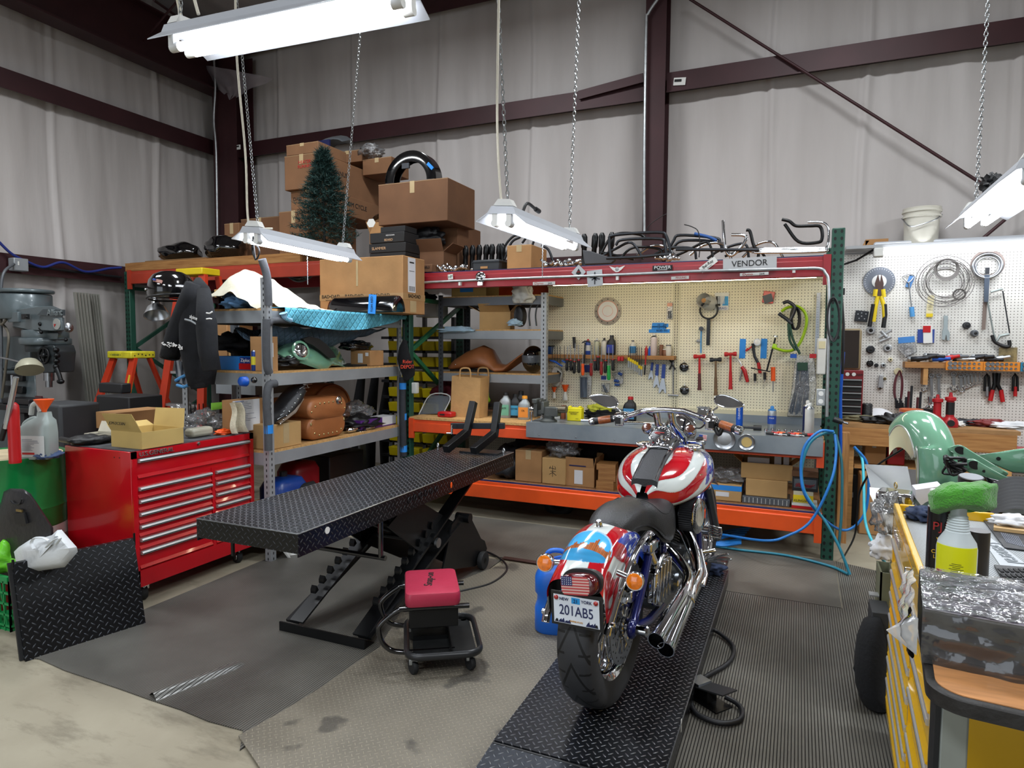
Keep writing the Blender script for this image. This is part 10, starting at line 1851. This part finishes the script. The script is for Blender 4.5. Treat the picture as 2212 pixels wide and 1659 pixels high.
def pP(pts,Y0,Y1,lab,holes_=(),m_=sage,nm='fairing',th=.012):
 c=V(pts[0][0],pts[0][1],Y0);t=TH(nm,lab,'fairing',V(pts[len(pts)//2][0],pts[len(pts)//2][1],Y0));ys=[Y0+(Y1-Y0)*(p[0]-pts[0][0])/max(1,max(q[0]for q in pts)-pts[0][0])for p in pts]
 sm=[VV(p)for p in pts];sp_=[]
 n=len(sm)
 for i in rN(n):
  p0,p1,p2,p3=sm[i-1],sm[i],sm[(i+1)%n],sm[(i+2)%n]
  for j in rN(4):f=j/4;sp_.append(.5*((2*p1)+(p2-p0)*f+(2*p0-5*p1+4*p2-p3)*f*f+(3*p1-p0-3*p2+p3)*f**3))
 x0_,x1_=min(p[0]for p in pts),max(p[0]for p in pts);cxp=sum(p.x for p in sp_)/len(sp_);cyp=sum(p.y for p in sp_)/len(sp_)
 def rg(k,dy):return[V(cxp+(p.x-cxp)*k,cyp+(p.y-cyp)*k,Y0+(Y1-Y0)*(p.x-x0_)/(x1_-x0_)+dy)for p in sp_]
 D().loft([rg(.97,th*1.5),rg(1,th),rg(1,0),rg(.97,-th*.5),rg(.85,-th)]).bD('shell',m_,t)
 for hx1,hy1,ha,hb_2,an in holes_:
  D().pr_([V(hx1+ha*cos(q)*cos(an)-hb_2*sin(q)*sin(an),hy1+ha*cos(q)*sin(an)+hb_2*sin(q)*cos(an),Y0+(Y1-Y0)*(hx1-x0_)/(x1_-x0_)-th*1.2)for q in[2*pi*i/20 for i in rN(20)]],(0,.004,0)).bD('opening',ink,t)
 return t
pP([(2250,970),(2215,968),(2160,976),(2110,985),(2140,1000),(2180,1018),(2200,1022),(2250,1020)],3.9,3.8,'large pastel green side panel at the right edge behind the cabinet',[(2157,991,5,4,0)])
pP([(2047,970),(2062,962),(2078,962),(2100,975),(2150,1005),(2178,1022),(2160,1030),(2110,1010),(2070,985)],3.75,3.6,'narrow pastel green panel with an oval slot, the upper one',[(2075,973,13,8,.25)])
pP([(2070,1002),(2085,993),(2105,992),(2125,1003),(2165,1025),(2204,1043),(2180,1042),(2130,1035),(2095,1022)],3.55,3.45,'pastel green panel with an oval slot, the lower one',[(2106,1005,14,9,.3),(2126,1018,4,3,0)])
pP([(2108,1025),(2150,1036),(2212,1046),(2260,1050),(2260,1085),(2215,1085),(2170,1070),(2130,1050)],3.4,3.3,'black glossy inner fairing under the pastel panels',(),bG)
t=TH('ribbed_seat','black ribbed rubber seat cover behind the green rag at the right edge','seat',V(2180,1090,3.15));m=D();m.grid(lambda u,v:V(2140+110*u,1045+18*u*0+70*v,3.3-.35*v)+VX(0,0,.03*sin(pi*u)+.004*sin(v*60)),20,60);m.bD('cover',rU,t,sm=180)
t=TH('backpack','black backpack leaning against the yellow cabinet on the floor','backpack',P(1885,1535,Z=.006));bk=P(1885,1530,Z=.006);by=bk.y+.06;X_=lambda px,py:P(px,py,Y=by)
m=D();prof=[(1888,1330,.02),(1880,1345,.055),(1877,1380,.08),(1875,1430,.09),(1877,1480,.09),(1885,1510,.085),(1892,1532,.06)]
m.loft([[VX(X_(px,py).x+.01+w*cos(a)*.72,by+w*1.3*sin(a),max(.008,X_(px,py).z))for a in[2*pi*i/24 for i in rN(24)]]for px,py,w in prof]);m.bD('body',cO,t,sm=180);m=D();m.tu([X_(1862,1418),X_(1860,1445),X_(1868,1475)],[.02,.032,.022],12);m.bD('side_pocket',cO,t);D().tu(bez([X_(1855,1545)+VX(0,-.05,.01),X_(1870,1543)+VX(0,-.05,.01),X_(1895,1532)+VX(0,-.05,.02)],4),.012,6,flat=.4).bD('strap',cO,t)
a=P(1912,1330,Z=.25);t=TH('metal_bin','olive grey open metal bin standing beside the yellow cabinet','bin',(P(1910,1340,Y=3.3).x,3.3,0));xb0,xb1=P(1902,1240,Y=3.42).x,P(1935,1240,Y=3.42).x;zt2=P(1905,1237,Y=3.42).z;om=C('olive_metal','7d8068',.5,.2,.1)
D().box(xb0,xb0+.008,3.42,3.6,.0,zt2).box(xb0,xb1,3.42,3.428,0,zt2).box(xb0,xb1,3.592,3.6,0,zt2).box(xb1-.008,xb1,3.42,3.6,0,zt2).box(xb0,xb1,3.42,3.6,0,.01).bD('shell',om,t);D().cb((xb0-.02,3.46,zt2-.12),(.04,.05,.006)).bD('handle_tab',sV,t)
so('dark_box','dark grey metal box on the floor between the bin and the backpack','box',D().box(P(1883,1330,Y=3.2).x,P(1925,1330,Y=3.2).x,3.2,3.36,0,P(1890,1322,Y=3.2).z),C('bin_charcoal','2f3134',.6),bv=.004)
